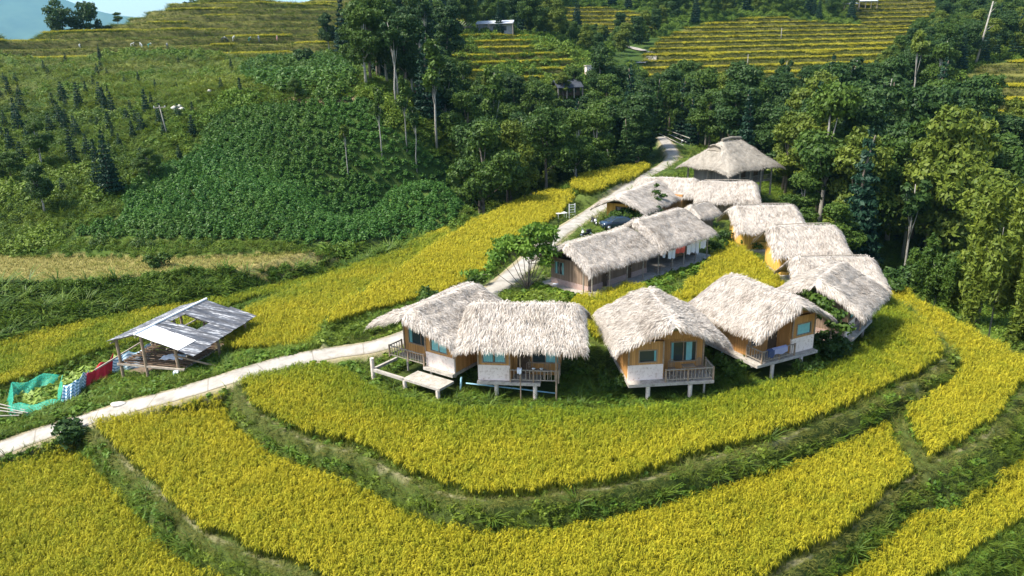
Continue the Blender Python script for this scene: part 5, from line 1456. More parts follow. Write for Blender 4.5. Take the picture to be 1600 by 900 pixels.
# what has to stay in view behind the trees: (pixel polygon, its distance)
def PP(*p): return np.array(p, float)
KEEP = [(PP((-200, 380), (660, 368), (700, 358), (850, 296), (905, 280), (1010, 256), (1030, 238), (1030, 214), (1062, 214), (1078, 240), (1100, 232), (1140, 219), (1168, 219), (1220, 256), (1222, 288), (1245, 312), (1295, 342), (1330, 348), (1336, 383),
            (1380, 392), (1384, 436), (1432, 462), (1500, 500), (1600, 562), (1800, 600), (1800, 1000), (-200, 1000)), 60),
        (PP((-200, 20), (130, 20), (470, -60), (560, -60), (520, 40), (500, 60), (490, 92), (505, 150), (575, 165), (590, 235), (655, 262), (700, 285), (735, 322), (640, 352), (-200, 390)), 100),
        (PP((705, 108), (905, 103), (902, 78), (862, 62), (802, 53), (802, 28), (738, 28), (738, 60), (705, 66)), 190),
        (PP((1045, 60), (1075, 45), (1180, 45), (1240, 52), (1290, 60), (1365, 82), (1372, 100), (1200, 113), (1120, 104), (1060, 96), (1030, 80)), 225),
        (PP((1345, 16), (1415, 16), (1415, 42), (1372, 58), (1352, 40)), 330), (PP((1540, 96), (1640, 96), (1640, 165), (1545, 160)), 165),
        (PP((952, 60), (1036, 58), (1036, 106), (985, 108), (950, 88)), 250), (PP((868, 126), (906, 126), (906, 140), (868, 140)), 178),
        (PP((1312, -5), (1372, -5), (1372, 16), (1312, 16)), 350), (PP((912, 102), (932, 102), (932, 122), (912, 122)), 205), (PP((885, 22), (930, 22), (990, 26), (990, 40), (885, 36)), 300),
        (PP((1470, 100), (1530, 100), (1530, 60), (1510, 60)), 200), (PP((800, 240), (850, 235), (868, 262), (830, 283), (790, 272)), 110)]
def blocked(x, y, z, kind, sc, tol=1):
    _, _, H, Rr = PROTO[kind]
    n = 0
    for fz, fr in ((.98, .15), (.85, .6), (.7, .9), (.5, .95), (.7, 0), (.4, 0)):
        for sgn in ((-1, 1) if fr else (0,)):
            u, v, wd = proj(np.array([x + sgn * fr * Rr * sc, y, z + fz * H * sc]))
            for poly, dist in KEEP:
                if y < dist * 1.0 + (0 if dist > 61 else 999) and inside(poly, np.array([float(u)]), np.array([float(v)]))[0]:
                    if dist == 60 and y > 85 and v > 0 and hit_front(u, v, y): continue
                    n += 2 if dist in (178, 205, 250) else 1; break
        if n > tol: return True
    return False
_hc = {}
def hit_front(u, v, y):                   # is the ground seen at that pixel nearer than y? then the tree there is hidden, not in the way
    k = (int(u) // 10, int(v) // 10)
    if k not in _hc: _hc[k] = hit(u, v)[1]
    return _hc[k] < y - 4
vill = smooth_poly([(-10, 60), (-18, 66), (-13, 78), (-8, 90), (0, 106), (10, 120), (20, 130), (27, 140), (30, 160), (40, 162), (44, 150), (40, 128), (46, 116), (42, 100), (36, 88), (37, 74), (41, 62), (45, 52), (45, 40), (0, 40)], 2)
WOOD = []
# hand placed trees that the eye can tell apart
SP_ = [  # kind, base pixel or world, scale, sz, name, label, cat
    ('broad2', (57, 96), 1.62, 1.18, 'broadleaf_tree', 'big olive green tree towering at the right, broad lit crown above the gold walled huts'),
    ('broad7', (55, 82), 1.5, .95, 'broadleaf_tree', 'rounded olive tree at the right edge, level with the huts'),
    ('broad1', (69, 104), 1.5, 1.05, 'broadleaf_tree', 'wide mid green tree behind the rounded olive tree at the right edge'),
    ('broad0', (66, 118), 1.55, 1.2, 'broadleaf_tree', 'very tall dark tree rising behind the big olive tree at the right'),
    ('broad5', (80, 132), 1.5, 1.15, 'broadleaf_tree', 'dark tall tree just left of the right hand terrace steps'),
    ('broad4', (40.5, 90), .80, .85, 'broadleaf_tree', 'low dense tree right behind the middle gold walled hut'),
    ('broad6', (41, 101), .8, .9, 'broadleaf_tree', 'small pale stemmed tree right of the big stilt house'),
    ('bamboo0', (43.5, 62.5), 1.2, 1.3, 'bamboo_clump', 'tall hanging bamboo clump at the right edge above the far rice corner'),
    ('bamboo2', (44.5, 56.5), 1.05, 1.05, 'bamboo_clump', 'bamboo clump at the right border of the picture, nearer than the tall one'),
    ('bamboo1', (40, 66), .9, 1.05, 'bamboo_clump', 'smaller bamboo clump left of the tall hanging one'),
    ('bamboo2', (41.5, 54.5), .62, .62, 'bamboo_clump', 'low bamboo clump leaning over the rice corner at the right edge'),
]
for kd, (x, y), sc, sz, nm, lb in SP_:
    plant(kd, x, y, sc, nm, lb, 'bamboo' if 'bamboo' in kd else 'tree', None, sz); WOOD.append((x, y, 3.0 * sc))
# trees standing on the left slope, by the pixel of their foot
LEFT = [('slender1', 545, 283, .50, 1.15, 'slender_tree', 'slim tree with a bare white trunk standing alone in the cassava field'),
        ('slender0', 597, 245, .62, 1.15, 'slender_tree', 'pale trunked tree at the upper right edge of the cassava field'),
        ('slender2', 652, 268, .62, 1.1, 'slender_tree', 'pale trunked tree at the lower right edge of the cassava field'),
        ('slender0', 636, 235, .66, 1.15, 'slender_tree', 'tall white trunk between the cassava field and the dark wood'),
        ('broad1', 462, 156, .26, 1.0, 'broadleaf_tree', 'small round tree on the footpath above the cassava field'),
        ('broad6', 66, 262, .50, .95, 'broadleaf_tree', 'pale leaved tree with a short bare trunk at the left of the slope'),
        ('broad3', 70, 335, .50, .95, 'broadleaf_tree', 'half bare grey tree low on the left slope'),
        ('broad4', 235, 282, .42, .75, 'broadleaf_tree', 'wide leafy tree at the left corner of the cassava field'),
        ('broad1', 20, 290, .42, .8, 'broadleaf_tree', 'leafy tree at the left edge of the picture on the slope'),
        ('conifer0', 175, 305, .62, 1.0, 'conifer', 'dark leaning conifer left of the cassava field'),
        ('conifer1', 157, 96, .30, 1.0, 'conifer', 'lone dark conifer just below the harvested terraces')]
for kd, a, b_, sc, sz, nm, lb in LEFT:
    x, y, z = at(a, b_); plant(kd, x, y, sc, nm, lb, 'tree', None, sz); WOOD.append((x, y, 1.5))
# skyline trees at the upper left
for i in range(2):                        # low branched skyline crowns
    lobes = [((tg.normal(0, 2.0), tg.normal(0, 2.0), tg.uniform(1.2, 8.6)), (tg.uniform(1.0, 2.0),) * 3) for k in range(17)]
    add_proto('low%d' % i, lobes, 3600, .42, 7, .2, 'leaf_dark', 'bark', tg)
for kd, a, Y_, sc, sz, lb in (('low0', 100, 243, .95, 1.08, 'tallest tree of the skyline group at the upper left'), ('low1', 118, 245, .72, .8, 'broad tree in the middle of the upper left skyline group'), ('low1', 138, 247, .92, 1.12, 'second tall tree of the upper left skyline group'),
                          ('low0', 158, 250, .6, .6, 'low tree at the right end of the upper left skyline group'), ('broad6', 187, 254, .50, .62, 'thin crowned tree alone right of the skyline group'), ('low1', 48, 238, .22, .5, 'small bush like tree on the far left skyline'),
                          ('low0', 304, 306, .55, .7, 'left dark tree of three on the hilltop skyline'), ('low1', 330, 312, .30, .6, 'middle dark tree of three on the hilltop skyline'), ('low0', 352, 318, .42, .6, 'right dark tree of three on the hilltop skyline')):
    q = pY(a, 50, Y_); x, y = q[0], q[1]
    plant(kd, x, y, sc, 'skyline_tree', lb, 'tree', 'trees on the skyline at the upper left', sz)
# saplings over the left slope
k_ = 0
for i in range(900):
    a, b_ = tg.uniform(0, 400), tg.uniform(95, 350)
    dens = math.exp(-((a - 130) / 150) ** 2 - ((b_ - 190) / 80) ** 2)
    if tg.uniform() > dens * .8 + .03: continue
    x, y, z = at(a, b_)
    if y > 200 or inside(POLY['CASSAVA'], np.array([x]), np.array([y]))[0]: continue
    if any((x - q[0]) ** 2 + (y - q[1]) ** 2 < 3.2 for q in WOOD[-260:]): continue
    if k_ > 80: break
    sc = tg.uniform(.4, .95) * (1.0 if b_ > 150 else .75)
    plant('sapling%d' % tg.integers(0, 3), x, y, sc, 'young_conifer', where_label('young dark conifer ' + ('low' if b_ > 230 else 'high' if b_ < 150 else 'midway') + ' on the slope', a, b_, 1 if sc > .7 else .8), 'conifer', 'young conifers scattered on the left hillside', tg.uniform(.9, 1.25))
    WOOD.append((x, y, 1)); k_ += 1

# the wood in the ravine and behind
cand = []
for i in range(26000):
    Y_ = tg.uniform(92, 250) if i % 3 else tg.uniform(225, 470); X_ = tg.uniform(-50, .78 * Y_ + 6) if Y_ > 100 else tg.uniform(25, 90)
    cand.append((X_, Y_))
cand = np.array(cand); cz_ = height(cand[:, 0], cand[:, 1])
ok = ~inside(vill, cand[:, 0], cand[:, 1])
for t in FARR: ok &= sdist(t, cand[:, 0], cand[:, 1], 5) > 2
for nm in ('CASSAVA', 'CASSAVA2', 'STRIP', 'SCREE', 'MEADOW'): ok &= sdist(POLY[nm], cand[:, 0], cand[:, 1], 5) > 1.0
xs_, ys_, _w2 = proj(np.c_[cand, cz_ + 7]); ok &= (xs_ > -60) & (xs_ < 1690) & (ys_ > -190)
ok &= ~((xs_ < 500) & (cand[:, 1] < 330))
cand, cz_ = cand[ok], cz_[ok]
zones = {}
nwood = 0; FARW = []
grid_ = {}
def near_any(x, y, r):
    gx_, gy_ = int(x // 12), int(y // 12)
    for a in (-1, 0, 1):
        for b in (-1, 0, 1):
            for q in grid_.get((gx_ + a, gy_ + b), ()):
                if (x - q[0]) ** 2 + (y - q[1]) ** 2 < (r * .5 + q[2] * .5) ** 2 * 1.0: return True
    return False
for q in WOOD: grid_.setdefault((int(q[0] // 12), int(q[1] // 12)), []).append((q[0], q[1], q[2] + 2))
MATKEY = {'dark leaves': 'leaf_dark', 'mid green leaves': 'leaf_mid', 'olive leaves': 'leaf_yellow'}
MATKEY = {**MATKEY, **{MT[k].name: k for k in ('leaf_dark', 'leaf_mid', 'leaf_yellow')}}
kinds_n = {'b': 0, 's': 0, 'c': 0}
order = np.argsort(cand[:, 1] + tg.uniform(-25, 25, len(cand)))
for i in order:
    x, y = cand[i]; z = cz_[i]
    r = 4.6 if y < 150 else (5.6 if y < 250 else 7.2)
    if near_any(x, y, r): continue
    u, v, _ = proj(np.array([x, y, z + 6]))
    rr = tg.uniform()
    left_w = u < 760 and y < 210
    if left_w: kd = ('slender%d' % tg.integers(0, 3)) if rr < .16 else (('conifer%d' % tg.integers(0, 3)) if rr < .30 else 'broad%d' % tg.choice([0, 1, 3, 4, 5, 6]))
    elif 960 < u < 1090 and y < 240: kd = ('conifer%d' % tg.integers(0, 3)) if rr < .5 else 'broad%d' % tg.choice([0, 1, 5])
    else: kd = ('slender%d' % tg.integers(0, 3)) if rr < .10 else (('conifer%d' % tg.integers(0, 3)) if rr < .20 else 'broad%d' % tg.choice([0, 1, 2, 3, 4, 5, 6, 7]))
    sc = tg.uniform(.72, 1.12) * (1.0 if y < 200 else .92)
    if u > 1230 and y < 175: sc *= 1.38
    elif y < 190: sc *= 1.12
    okp = False
    for att in range(3):
        if not blocked(x, y, z, kd, sc): okp = True; break
        sc *= .68
        if kd[:2] == 'sl': kd = 'broad1'
    if not okp or sc < .3: continue
    kk = kd[0]
    grid_.setdefault((int(x // 12), int(y // 12)), []).append((x, y, r * max(sc, .6)))
    if kinds_n['b'] + kinds_n['s'] + kinds_n['c'] < 285 and y < 330:
        kinds_n[kk] += 1
        where = ('in the dark wood beyond the cassava field' if u < 760 else 'in the wood left of the lane' if u < 1035 else 'in the wood behind the stilt house' if u < 1260 else 'in the wood filling the right of the ravine') if y < 190 else \
                ('on the far hillside left of the winding path' if u < 960 else 'on the far hillside round the golden terraces')
        nm = {'b': 'broadleaf_tree', 's': 'slender_tree', 'c': 'conifer'}[kk]
        ds = {'b': {'leaf_dark': 'dark green broadleaf tree', 'leaf_mid': 'mid green broadleaf tree', 'leaf_yellow': 'olive green broadleaf tree'}.get(MATKEY.get(PROTO[kd][0].materials[0].name), 'broadleaf tree'), 's': 'slim pale trunked tree', 'c': 'dark pointed conifer'}[kk]
        up_, vp_, _ = proj(np.array([x, y, z + 9 * sc]))
        plant(kd, x, y, sc, nm, where_label(ds, float(up_), float(vp_), sc), 'tree', {'b': 'broadleaf trees ', 's': 'slim trees ', 'c': 'conifers '}[kk] + where, tg.uniform(.92, 1.18), z=z)
    else: FARW.append((x, y, z, sc, kd))
print('trees', kinds_n, 'far', len(FARW))
if FARW:
    ms = []
    for kd in ('broad0', 'broad1', 'broad2', 'broad4', 'broad5', 'conifer0'):
        ms.append(PROTO[kd][0].copy())
    fl = bpy.data.collections.new('far_tree')
    for k, me in enumerate(ms): fl.objects.link(bpy.data.objects.new('far_tree', me))
    fw_ = np.array([(a, b, c, d) for a, b, c, d, _ in FARW])
    scatter('woodland', fl, len(ms), fw_[:, :3], tg.uniform(0, 6.28, len(fw_)), np.stack([fw_[:, 3], fw_[:, 3], fw_[:, 3] * 1.05], 1), 0 * fw_[:, 0], 'dense far woodland covering the upper hillsides')
# undergrowth between the trunks and on the far slopes
X, Y, Z, SP = candidates((-45, 330, 76, 470), [(76, 130, 1.5), (130, 200, 2.0), (200, 470, 3.0)], 60)
k = ~inside(vill, X, Y) & ~((X < 25) & (Y < 92))
for t in FARR: k &= sdist(t, X, Y, 5) > .5
for nm in ('CASSAVA', 'CASSAVA2', 'STRIP', 'SCREE', 'MEADOW', 'HEDGE', 'R2', 'U'): k &= sdist(POLY[nm], X, Y, 5) > .6
k &= ~((X > -5) & (X < 27) & (Y < 118) & (sdist(vill, X, Y) < 1))
u, v, _ = proj(np.c_[X, Y, Z]); k &= ~((u > 955) & (u < 1030) & (v < 104) & (v > 60)) & ~((u > 862) & (u < 912) & (v > 118) & (v < 160) & (Y < 182))
den = fnoise(X, Y, 8, 161)
put('undergrowth', bush_l, 5, X[k], Y[k], Z[k], ((.6 + .9 * den) * SP / 1.7)[k], (.5 * (fnoise(X, Y, 20, 163)) - .05)[k], 'shrubby undergrowth on the floor and edges of the wood', .2)

# ---- the tree beside the lane, and shrubs among the huts
MT['leaf_fresh2'] = leaf_mat('lane tree leaves', (.05, .12, .015), (.17, .28, .03), trans=.3, world_sc=.5)
def lane_tree():
    x, y, z = at(824, 452)
    e = empty('lane_tree', (x, y, z), 0, 'spreading small tree with forked trunk beside the lane at the corner of the lodge', 'tree')
    mb = MB(); tips = []
    base = np.array((0, 0, -.2))
    for k, (dx, dy, hh) in enumerate(((-2.6, .4, 3.0), (-1.2, -.6, 4.1), (.5, .5, 4.9), (1.6, -.2, 3.7), (-.4, 1.4, 4.2), (-3.2, -.4, 2.1), (.9, .8, 5.4), (-1.9, .9, 3.8), (2.3, .3, 3.2), (.2, -.8, 3.4), (1.5, .9, 4.6))):
        e_ = np.array((dx, dy, hh)); m1 = base * .55 + e_ * .45 + np.array((0, 0, -.5)); m1[:2] *= .8
        mb.tube([base, m1 * .5 + np.array((0, 0, .1)), m1, e_], [.08, .055, .04, .015], 6); tips.append(e_)
        for j in range(3):
            s_ = e_ + np.array((tg.normal(0, .8), tg.normal(0, .8), tg.normal(.1, .4))); mb.tube([m1 * .35 + e_ * .65, s_], [.03, .012], 4); tips.append(s_)
    mb.build('trunk', MT['bark'], e, True)
    lobes = [((t[0], t[1], t[2]), (tg.uniform(.6, 1.0), tg.uniform(.6, 1.0), tg.uniform(.35, .55))) for t in tips]
    cm = crown_mesh('crown', lobes, 6500, .19, tg, 2.2, .1, .9); cm.materials.append(MT['leaf_fresh2']); c = bpy.data.objects.new('crown', cm); COL.objects.link(c); c.parent = e
lane_tree()
for a, b_, z0, sc, kd, lb in ((965, 352, None, .95, 'shrub0', 'leafy shrub growing behind the blue cars'), (990, 350, None, 1.15, 'shrub0', 'leafy shrub between the reception house and the lodge roof'), (1018, 346, None, 1.1, 'shrub1', 'dark shrub at the right of the reception house'),
                              (1045, 332, None, 1.3, 'shrub0', 'leafy shrub under the creeper of the reception house'), (1078, 312, None, 1.1, 'shrub1', 'dark shrub between the reception house and the small hut'), (1100, 350, None, .8, 'shrub0', 'small shrub by the path between the lodge and the gold walled hut'),
                              (1128, 378, None, .7, 'shrub1', 'low shrub at the right end of the lodge'), (1120, 396, None, .7, 'shrub0', 'leafy shrub beside the lodge slab end'), (1176, 392, None, .8, 'shrub0', 'shrub against the wall of the farthest gold hut'),
                              (944, 508, None, .40, 'shrub1', 'small round palm like plant on the lawn between two front huts'), (1140, 585, None, .75, 'shrub0', 'bright leafy shrub at the right foot of the third hut'), (955, 612, None, .6, 'shrub0', 'pale leafed shrub at the left foot of the third hut'),
                              (735, 600, None, .55, 'shrub0', 'leafy shrub in the gap between the first two huts'), (1290, 560, None, .9, 'shrub1', 'dark shrub between the fourth and fifth huts'), (1262, 590, None, .6, 'shrub0', 'low shrub under the right corner of the fourth hut'),
                              (1385, 462, None, .9, 'shrub0', 'light green shrub behind the last hut beside the rice'), (1405, 455, None, 1.0, 'shrub1', 'dark shrub at the wood edge behind the last hut'), (805, 610, None, .45, 'shrub0', 'weedy shrub under the second hut'),
                              (1245, 330, None, .8, 'shrub0', 'yellowish shrub behind the farthest gold walled hut'), (1335, 372, None, .9, 'shrub0', 'shrub beyond the right end of the middle gold hut'), (670, 478, None, .8, 'shrub0', 'bushy weeds at the lane side above the first hut'),
                              (745, 452, None, .7, 'shrub0', 'small bush at the lane verge behind the first hut'), (120, 690, None, .8, 'shrub1', 'dark bush on the bank corner where the lane leaves the picture'), (250, 418, None, .75, 'shrub0', 'single bush on the edge of the stubble strip'),
                              (475, 100, None, 1.5, 'shrub1', 'large bush at the foot of the harvested terraces')):
    x, y, z = at(a, b_)
    plant(kd, x, y, sc, 'shrub', lb, 'shrub', None, tg.uniform(.8, 1.1))
# creepers on the roofs
def creeper(label, pts, r, n, seed):
    g = np.random.default_rng(seed)
    base = np.array(pts[0]); e = empty('creeper', base, 0, label, 'climbing plant')
    lobes = [(tuple(np.array(p) - base), (r * g.uniform(.7, 1.2),) * 2 + (r * .6,)) for p in pts]
    cm = crown_mesh('foliage', lobes, n, .20, g, 1.8, .1); cm.materials.append(MT['leaf_mid']); c = bpy.data.objects.new('foliage', cm); COL.objects.link(c); c.parent = e
    mb = MB(); mb.tube([(0, 0, -1.5)] + [tuple(np.array(p) - base) for p in pts], .03, 5); mb.build('stem', MT['bark'], e)
creeper('dark creeper sprawling over the front of the last hut roof', [pY(a, b, Y) for a, b, Y in ((1300, 505, 47.8), (1296, 488, 48.3), (1288, 475, 48.8), (1275, 466, 49.6), (1262, 458, 50.2), (1250, 455, 51.2), (1310, 492, 47.6), (1282, 490, 48.4), (1318, 512, 47.3))], .62, 1500, 3)
creeper('bright creeper climbing up the reception house roof', [pY(a, b, Y) for a, b, Y in ((1028, 325, 90), (1027, 312, 91), (1026, 300, 92), (1026, 290, 93), (1010, 320, 90), (1007, 309, 91.5), (1036, 306, 92))], .45, 650, 4)
# ------------------------------------------------------------------ smaller things
def local(e):                                   # local -> world for a thing turned about z
    h_ = e.rotation_euler.z; c, s_ = math.cos(h_), math.sin(h_)
    return lambda x, y, z: (e.location.x + x * c - y * s_, e.location.y + x * s_ + y * c, e.location.z + z)
# chairs and cups on the balconies
L = local(hB)
chair(L(3.25, .52, 0), hB.rotation_euler.z + .1, 'carved wooden chair left of the cups on the second hut balcony', 'chair', 'carved chairs on the second hut balcony')
chair(L(4.35, .52, 0), hB.rotation_euler.z - .1, 'carved wooden chair right of the cups on the second hut balcony', 'chair', 'carved chairs on the second hut balcony')
tb = empty('table', L(3.8, .15, 0), hB.rotation_euler.z, 'low plank table under the cups on the second hut balcony', 'table')
MB().b2((-.55, -.2, .68), (.55, .2, .72)).build('table_top', MT['wood'], tb)
for x in (-.48, .48): MB().b2((x - .03, -.1, 0), (x + .03, .1, .68)).build('leg', MT['wood'], tb)
for k, x in enumerate((3.55, 4.05)):
    o = MB().tube([(0, 0, 0), (0, 0, .012), (0, 0, .10), (0, 0, .12)], [.05, .06, .12, .125], 12).build('bowl', MT['white'], None, True)
    o.location = L(x, .12, .722); tag(o, ('left', 'right')[k] + ' white bowl on the second hut balcony table', 'bowl', 'white bowls on the balcony table')
L = local(hC)
chair(L(2.95, .45, 0), hC.rotation_euler.z, 'wooden chair at the left of the third hut balcony', 'chair', 'chairs on the third hut balcony')
chair(L(4.85, .5, 0), hC.rotation_euler.z + .4, 'wooden chair at the right of the third hut balcony', 'chair', 'chairs on the third hut balcony')
tb = empty('table', L(4.0, .4, 0), hC.rotation_euler.z, 'small wooden table between the third hut chairs', 'table')
MB().b2((-.4, -.25, .60), (.4, .25, .64)).build('table_top', MT['wood'], tb)
for x in (-.34, .34):
    for y in (-.19, .19): MB().b2((x - .02, y - .02, 0), (x + .02, y + .02, .6)).build('leg', MT['wood'], tb)
for k in range(7):
    x0 = 2.45 + k * .27; g_x = tg.uniform(-.5, .5)
    o = MB().tube([(0, -.45, 0), (.05, .05, .01), (g_x * .6, .5, .0)], .04, 6).build('bamboo_pole', MT['wood_grey'], None)
    o.location = L(x0, -.02, .03); o.rotation_euler = (0, 0, hC.rotation_euler.z)
    tag(o, 'grey bamboo length lying under the third hut railing, ' + ('leftmost of seven', 'second from left', 'third from left', 'middle of seven', 'third from right', 'second from right', 'rightmost of seven')[k], 'pole', 'bamboo lengths on the third hut slab')
# cloth over the rail of D
L = local(hD)
def drape(loc, rz, w_, l_, mat, label, grp=None):
    b = MB(); b.grid(lambda u, v: ((u - .5) * w_, (-.16 if v < .5 else .10) * (1 if abs(v - .5) > .08 else .3) - .05 * math.sin(u * 9) * abs(v - .5), -abs(v - .5) * 2 * l_ * (1 - .15 * math.sin(u * 8))), 10, 12)
    o = b.build('draped_cloth', MT[mat], None, solid=.02); o.location = loc; o.rotation_euler = (0, 0, rz); return tag(o, label, 'cloth', grp)
drape(L(1.35, -.37, .93), hD.rotation_euler.z, 1.25, .45, 'towel', 'lavender cloth draped over the fourth hut balcony rail')
drape(L(.55, -.37, .93), hD.rotation_euler.z, .55, .55, 'towel2', 'navy cloth draped over the corner of the fourth hut rail')
drape(local(hB)(1.95 + .75, -.27, 1.0), hB.rotation_euler.z, .28, .35, 'plaster_c' if 'plaster_c' in MT else 'linen', 'small pale cloth hung on the second hut rail post')
# bed seen through A's and C's windows
for (hh, lx, ly, lb) in ((hA, 1.6, 2.3, 'pale blue bedding seen through the first hut window'), (hC, 3.7, 2.3, 'pale blue bedding seen through the third hut window')):
    pass
# pipes
def pipe(label, pts, r=.05):
    base = np.array(pts[0]); o = MB().tube([np.array(p) - base for p in pts], r, 8).build('water_pipe', MT['pipe'], None, True); o.location = tuple(base); tag(o, label, 'pipe')
LA = local(hA); LB = local(hB)
pipe('pale blue drain pipe dropping beside the first hut', [LA(5.7, .3, -.35), LA(5.75, .2, -.4), LA(5.7, .1, -1.6)], .07)
pipe('pale blue pipe running under the second hut', [LB(-.9, .3, -.45), LB(2.5, .35, -.75), LB(4.9, .3, -.95)], .045)
q0, q1 = pz(938, 609, .25), pz(980, 600, .5); pipe('pale blue pipe in the weeds left of the third hut', [q0, (q0 + q1) / 2 + (0, 0, .05), q1], .045)

# ---- the open shed at the left
shx, shy = pz(248, 590, -1.95)[:2]
shed = empty('open_shed', (shx, shy, hz(shx, shy)), R(-4), 'open timber shed with a patched grey roof with a hole in it', 'shed')
def sp(u, v, z): return (u, v, z)
# local frame: +y runs away (heading ~ 76 deg), built directly in world coordinates relative to the base
HZ = shed.location.z
rz_ = R(-12)                       # ridge direction from +y, clockwise
ax = np.array((math.sin(-rz_) * 1.0, math.cos(rz_))); ax = np.array((math.sin(R(15)), math.cos(R(15)))); ac = np.array((ax[1], -ax[0]))
def Pw(a, c, z): return np.array((a * ax[0] + c * ac[0], a * ax[1] + c * ac[1], z))
shed.rotation_euler = (0, 0, 0)
def corr_mat():
    m, nt, b = new_mat('corrugated sheet')
    tc = N(nt, 'ShaderNodeTexCoord').outputs['Object']
    mp_ = N(nt, 'ShaderNodeMapping'); nt.links.new(tc, mp_.inputs[0]); mp_.inputs['Rotation'].default_value = (0, 0, R(15)); mp_.inputs['Scale'].default_value = (.35, 3.2, 1)
    f = noise(nt, 1.2, mp_.outputs[0], 6, .75)
    r = ramp(nt, f, [(.38, (.035, .038, .045)), (.53, (.10, .105, .12)), (.60, (.40, .41, .42))])
    nt.links.new(r, b.inputs['Base Color']); b.inputs['Roughness'].default_value = .55; return m
MT['sheet'] = corr_mat(); MT['sheet_white'] = plain('white roof sheet', (.80, .80, .80), .6, .06)
RZ, EZ = 3.75, 2.55       # ridge, eave heights above ground
def roofpt(a, c):        # c: 0 at the ridge, + to the right eave, - to the left eave
    return Pw(a, c, RZ - (RZ - EZ) * abs(c) / 4.3)
def sheet(a0, a1, c0, c1, mat, name='roof_sheet', lift=.0):
    b = MB(); n = max(int(abs(a1 - a0) * 14), 4)
    def fn(u, v):
        a = a0 + (a1 - a0) * u; c = c0 + (c1 - c0) * v; p = roofpt(a, c); p[2] += .022 * math.sin(a * 2 * math.pi / .16) + lift; return p
    b.grid(fn, n, 2); return b.build(name, MT[mat], shed, solid=.012)
A0 = -1.6
for a0, a1, c0, c1, mt_, lf in ((0, 2.0, .0, 2.0, 'sheet_white', .05), (0, 2.0, 1.9, 3.6, 'sheet_white', .08), (0, 2.1, 3.5, 4.8, 'sheet', .03), (2.0, 3.3, 0, 1.3, 'sheet', .03), (1.95, 3.3, 1.25, 4.7, 'sheet', .06),
                        (3.25, 5.0, 2.6, 4.6, 'sheet', .03), (3.25, 3.5, 1.25, 2.6, 'sheet', .05), (5.0, 6.9, 0, 2.3, 'sheet', .04), (5.0, 6.9, 2.25, 4.6, 'sheet', .07), (6.85, 8.3, .05, 2.2, 'sheet', .02), (6.85, 8.5, 2.15, 4.5, 'sheet', .05), (3.3, 5.0, 0, .5, 'sheet', .06)):
    sheet(a0 + A0, a1 + A0, c0, c1, mt_, lift=lf)
for a0, a1 in ((0, 2.8), (2.75, 5.6), (5.55, 8.2)): sheet(a0 + A0, a1 + A0, -2.6, -.02, 'sheet', lift=.03)
b = MB(); b.tube([roofpt(A0, 0) + (0, 0, .07), roofpt(A0 + 8.4, 0) + (0, 0, .07)], .10, 8); b.build('ridge_cap', MT['sheet_white'], shed)
for a in (A0 + .5, A0 + 3.3, A0 + 5.2, A0 + 7.9):
    MB().bar(roofpt(a, -2.5) - (0, 0, .10), roofpt(a, 0) - (0, 0, .10), .09).build('rafter', MT['wood_grey'], shed)
    MB().bar(roofpt(a, 0) - (0, 0, .10), roofpt(a, 4.4) - (0, 0, .10), .09).build('rafter', MT['wood_grey'], shed)
for c in (-2.3, 0, 1.3, 2.6, 4.2): MB().bar(roofpt(A0, c) - (0, 0, .2), roofpt(A0 + 8.2, c) - (0, 0, .2), .08).build('purlin', MT['wood_grey'], shed)
for a, c, top in ((A0 + .5, -2.2, 0), (A0 + .3, .25, 0), (A0 + .5, 2.9, 0), (A0 + 4.0, -2.2, 0), (A0 + 4.0, 3.9, 0), (A0 + 7.6, -2.2, 0), (A0 + 7.6, 0, 0), (A0 + 7.6, 3.9, 0), (A0 + 4.0, .2, 0)):
    p = roofpt(a, c); MB().tube([(p[0], p[1], -.8), (p[0] + .02, p[1], p[2] * .5), (p[0], p[1], p[2] - .12)], .11, 8).build('post', MT['wood'], shed)
b = MB()
for k in range(26):
    a = A0 + .3 + k * .28; b.tube([Pw(a, -2.2, 1.2 + .02 * (k % 3)), Pw(a + .1, 3.4, 1.15 + .03 * (k % 2))], .06, 5)
b.build('pole_floor', MT['wood_dark'], shed)
for c in (-2.2, 3.3): MB().bar(Pw(A0 + .2, c, 1.08), Pw(A0 + 7.8, c, 1.08), .12).build('beam', MT['wood_grey'], shed)
MB().bar(Pw(A0 + .3, -2.3, 1.15), Pw(A0 + .3, 3.6, 1.15), .14).build('beam', MT['wood_grey'], shed)
MB().bar(Pw(A0 - .6, -3.6, .9), Pw(A0 + 2.8, -2.0, 2.0), .10).build('brace', MT['wood_grey'], shed)
MB().bar(Pw(A0 + .4, 2.8, 2.2), Pw(A0 + 1.2, 5.6, 1.25), .10).build('brace', MT['wood'], shed)
MB().bar(Pw(A0 + .5, 3.1, 1.0), Pw(A0 - .1, 3.5, -.3), .10).build('brace', MT['wood'], shed)
o = drape((shed.location.x + Pw(A0 + .3, 2.9, 0)[0], shed.location.y + Pw(A0 + .3, 2.9, 0)[1] - .15, HZ + 1.1), .2, .35, .8, 'tarp', 'light blue cloth hanging on the right front shed post'); o.name = 'hanging_cloth'
b = MB(); b.grid(lambda u, v: (u * 1.8 - .9, v * .9 - .45, .22 * math.sin(u * 3.1) * math.sin(v * 3.1) + .05 * math.sin(u * 17) * math.cos(v * 11)), 18, 10)
o = b.build('plastic_sheet', MT['linen'], None, True, solid=.01); p = Pw(A0 + 2.0, 1.3, 1.32); o.location = (shed.location.x + p[0], shed.location.y + p[1], HZ + 1.28); tag(o, 'crumpled pale plastic sheet lying on the shed floor poles', 'sheet')

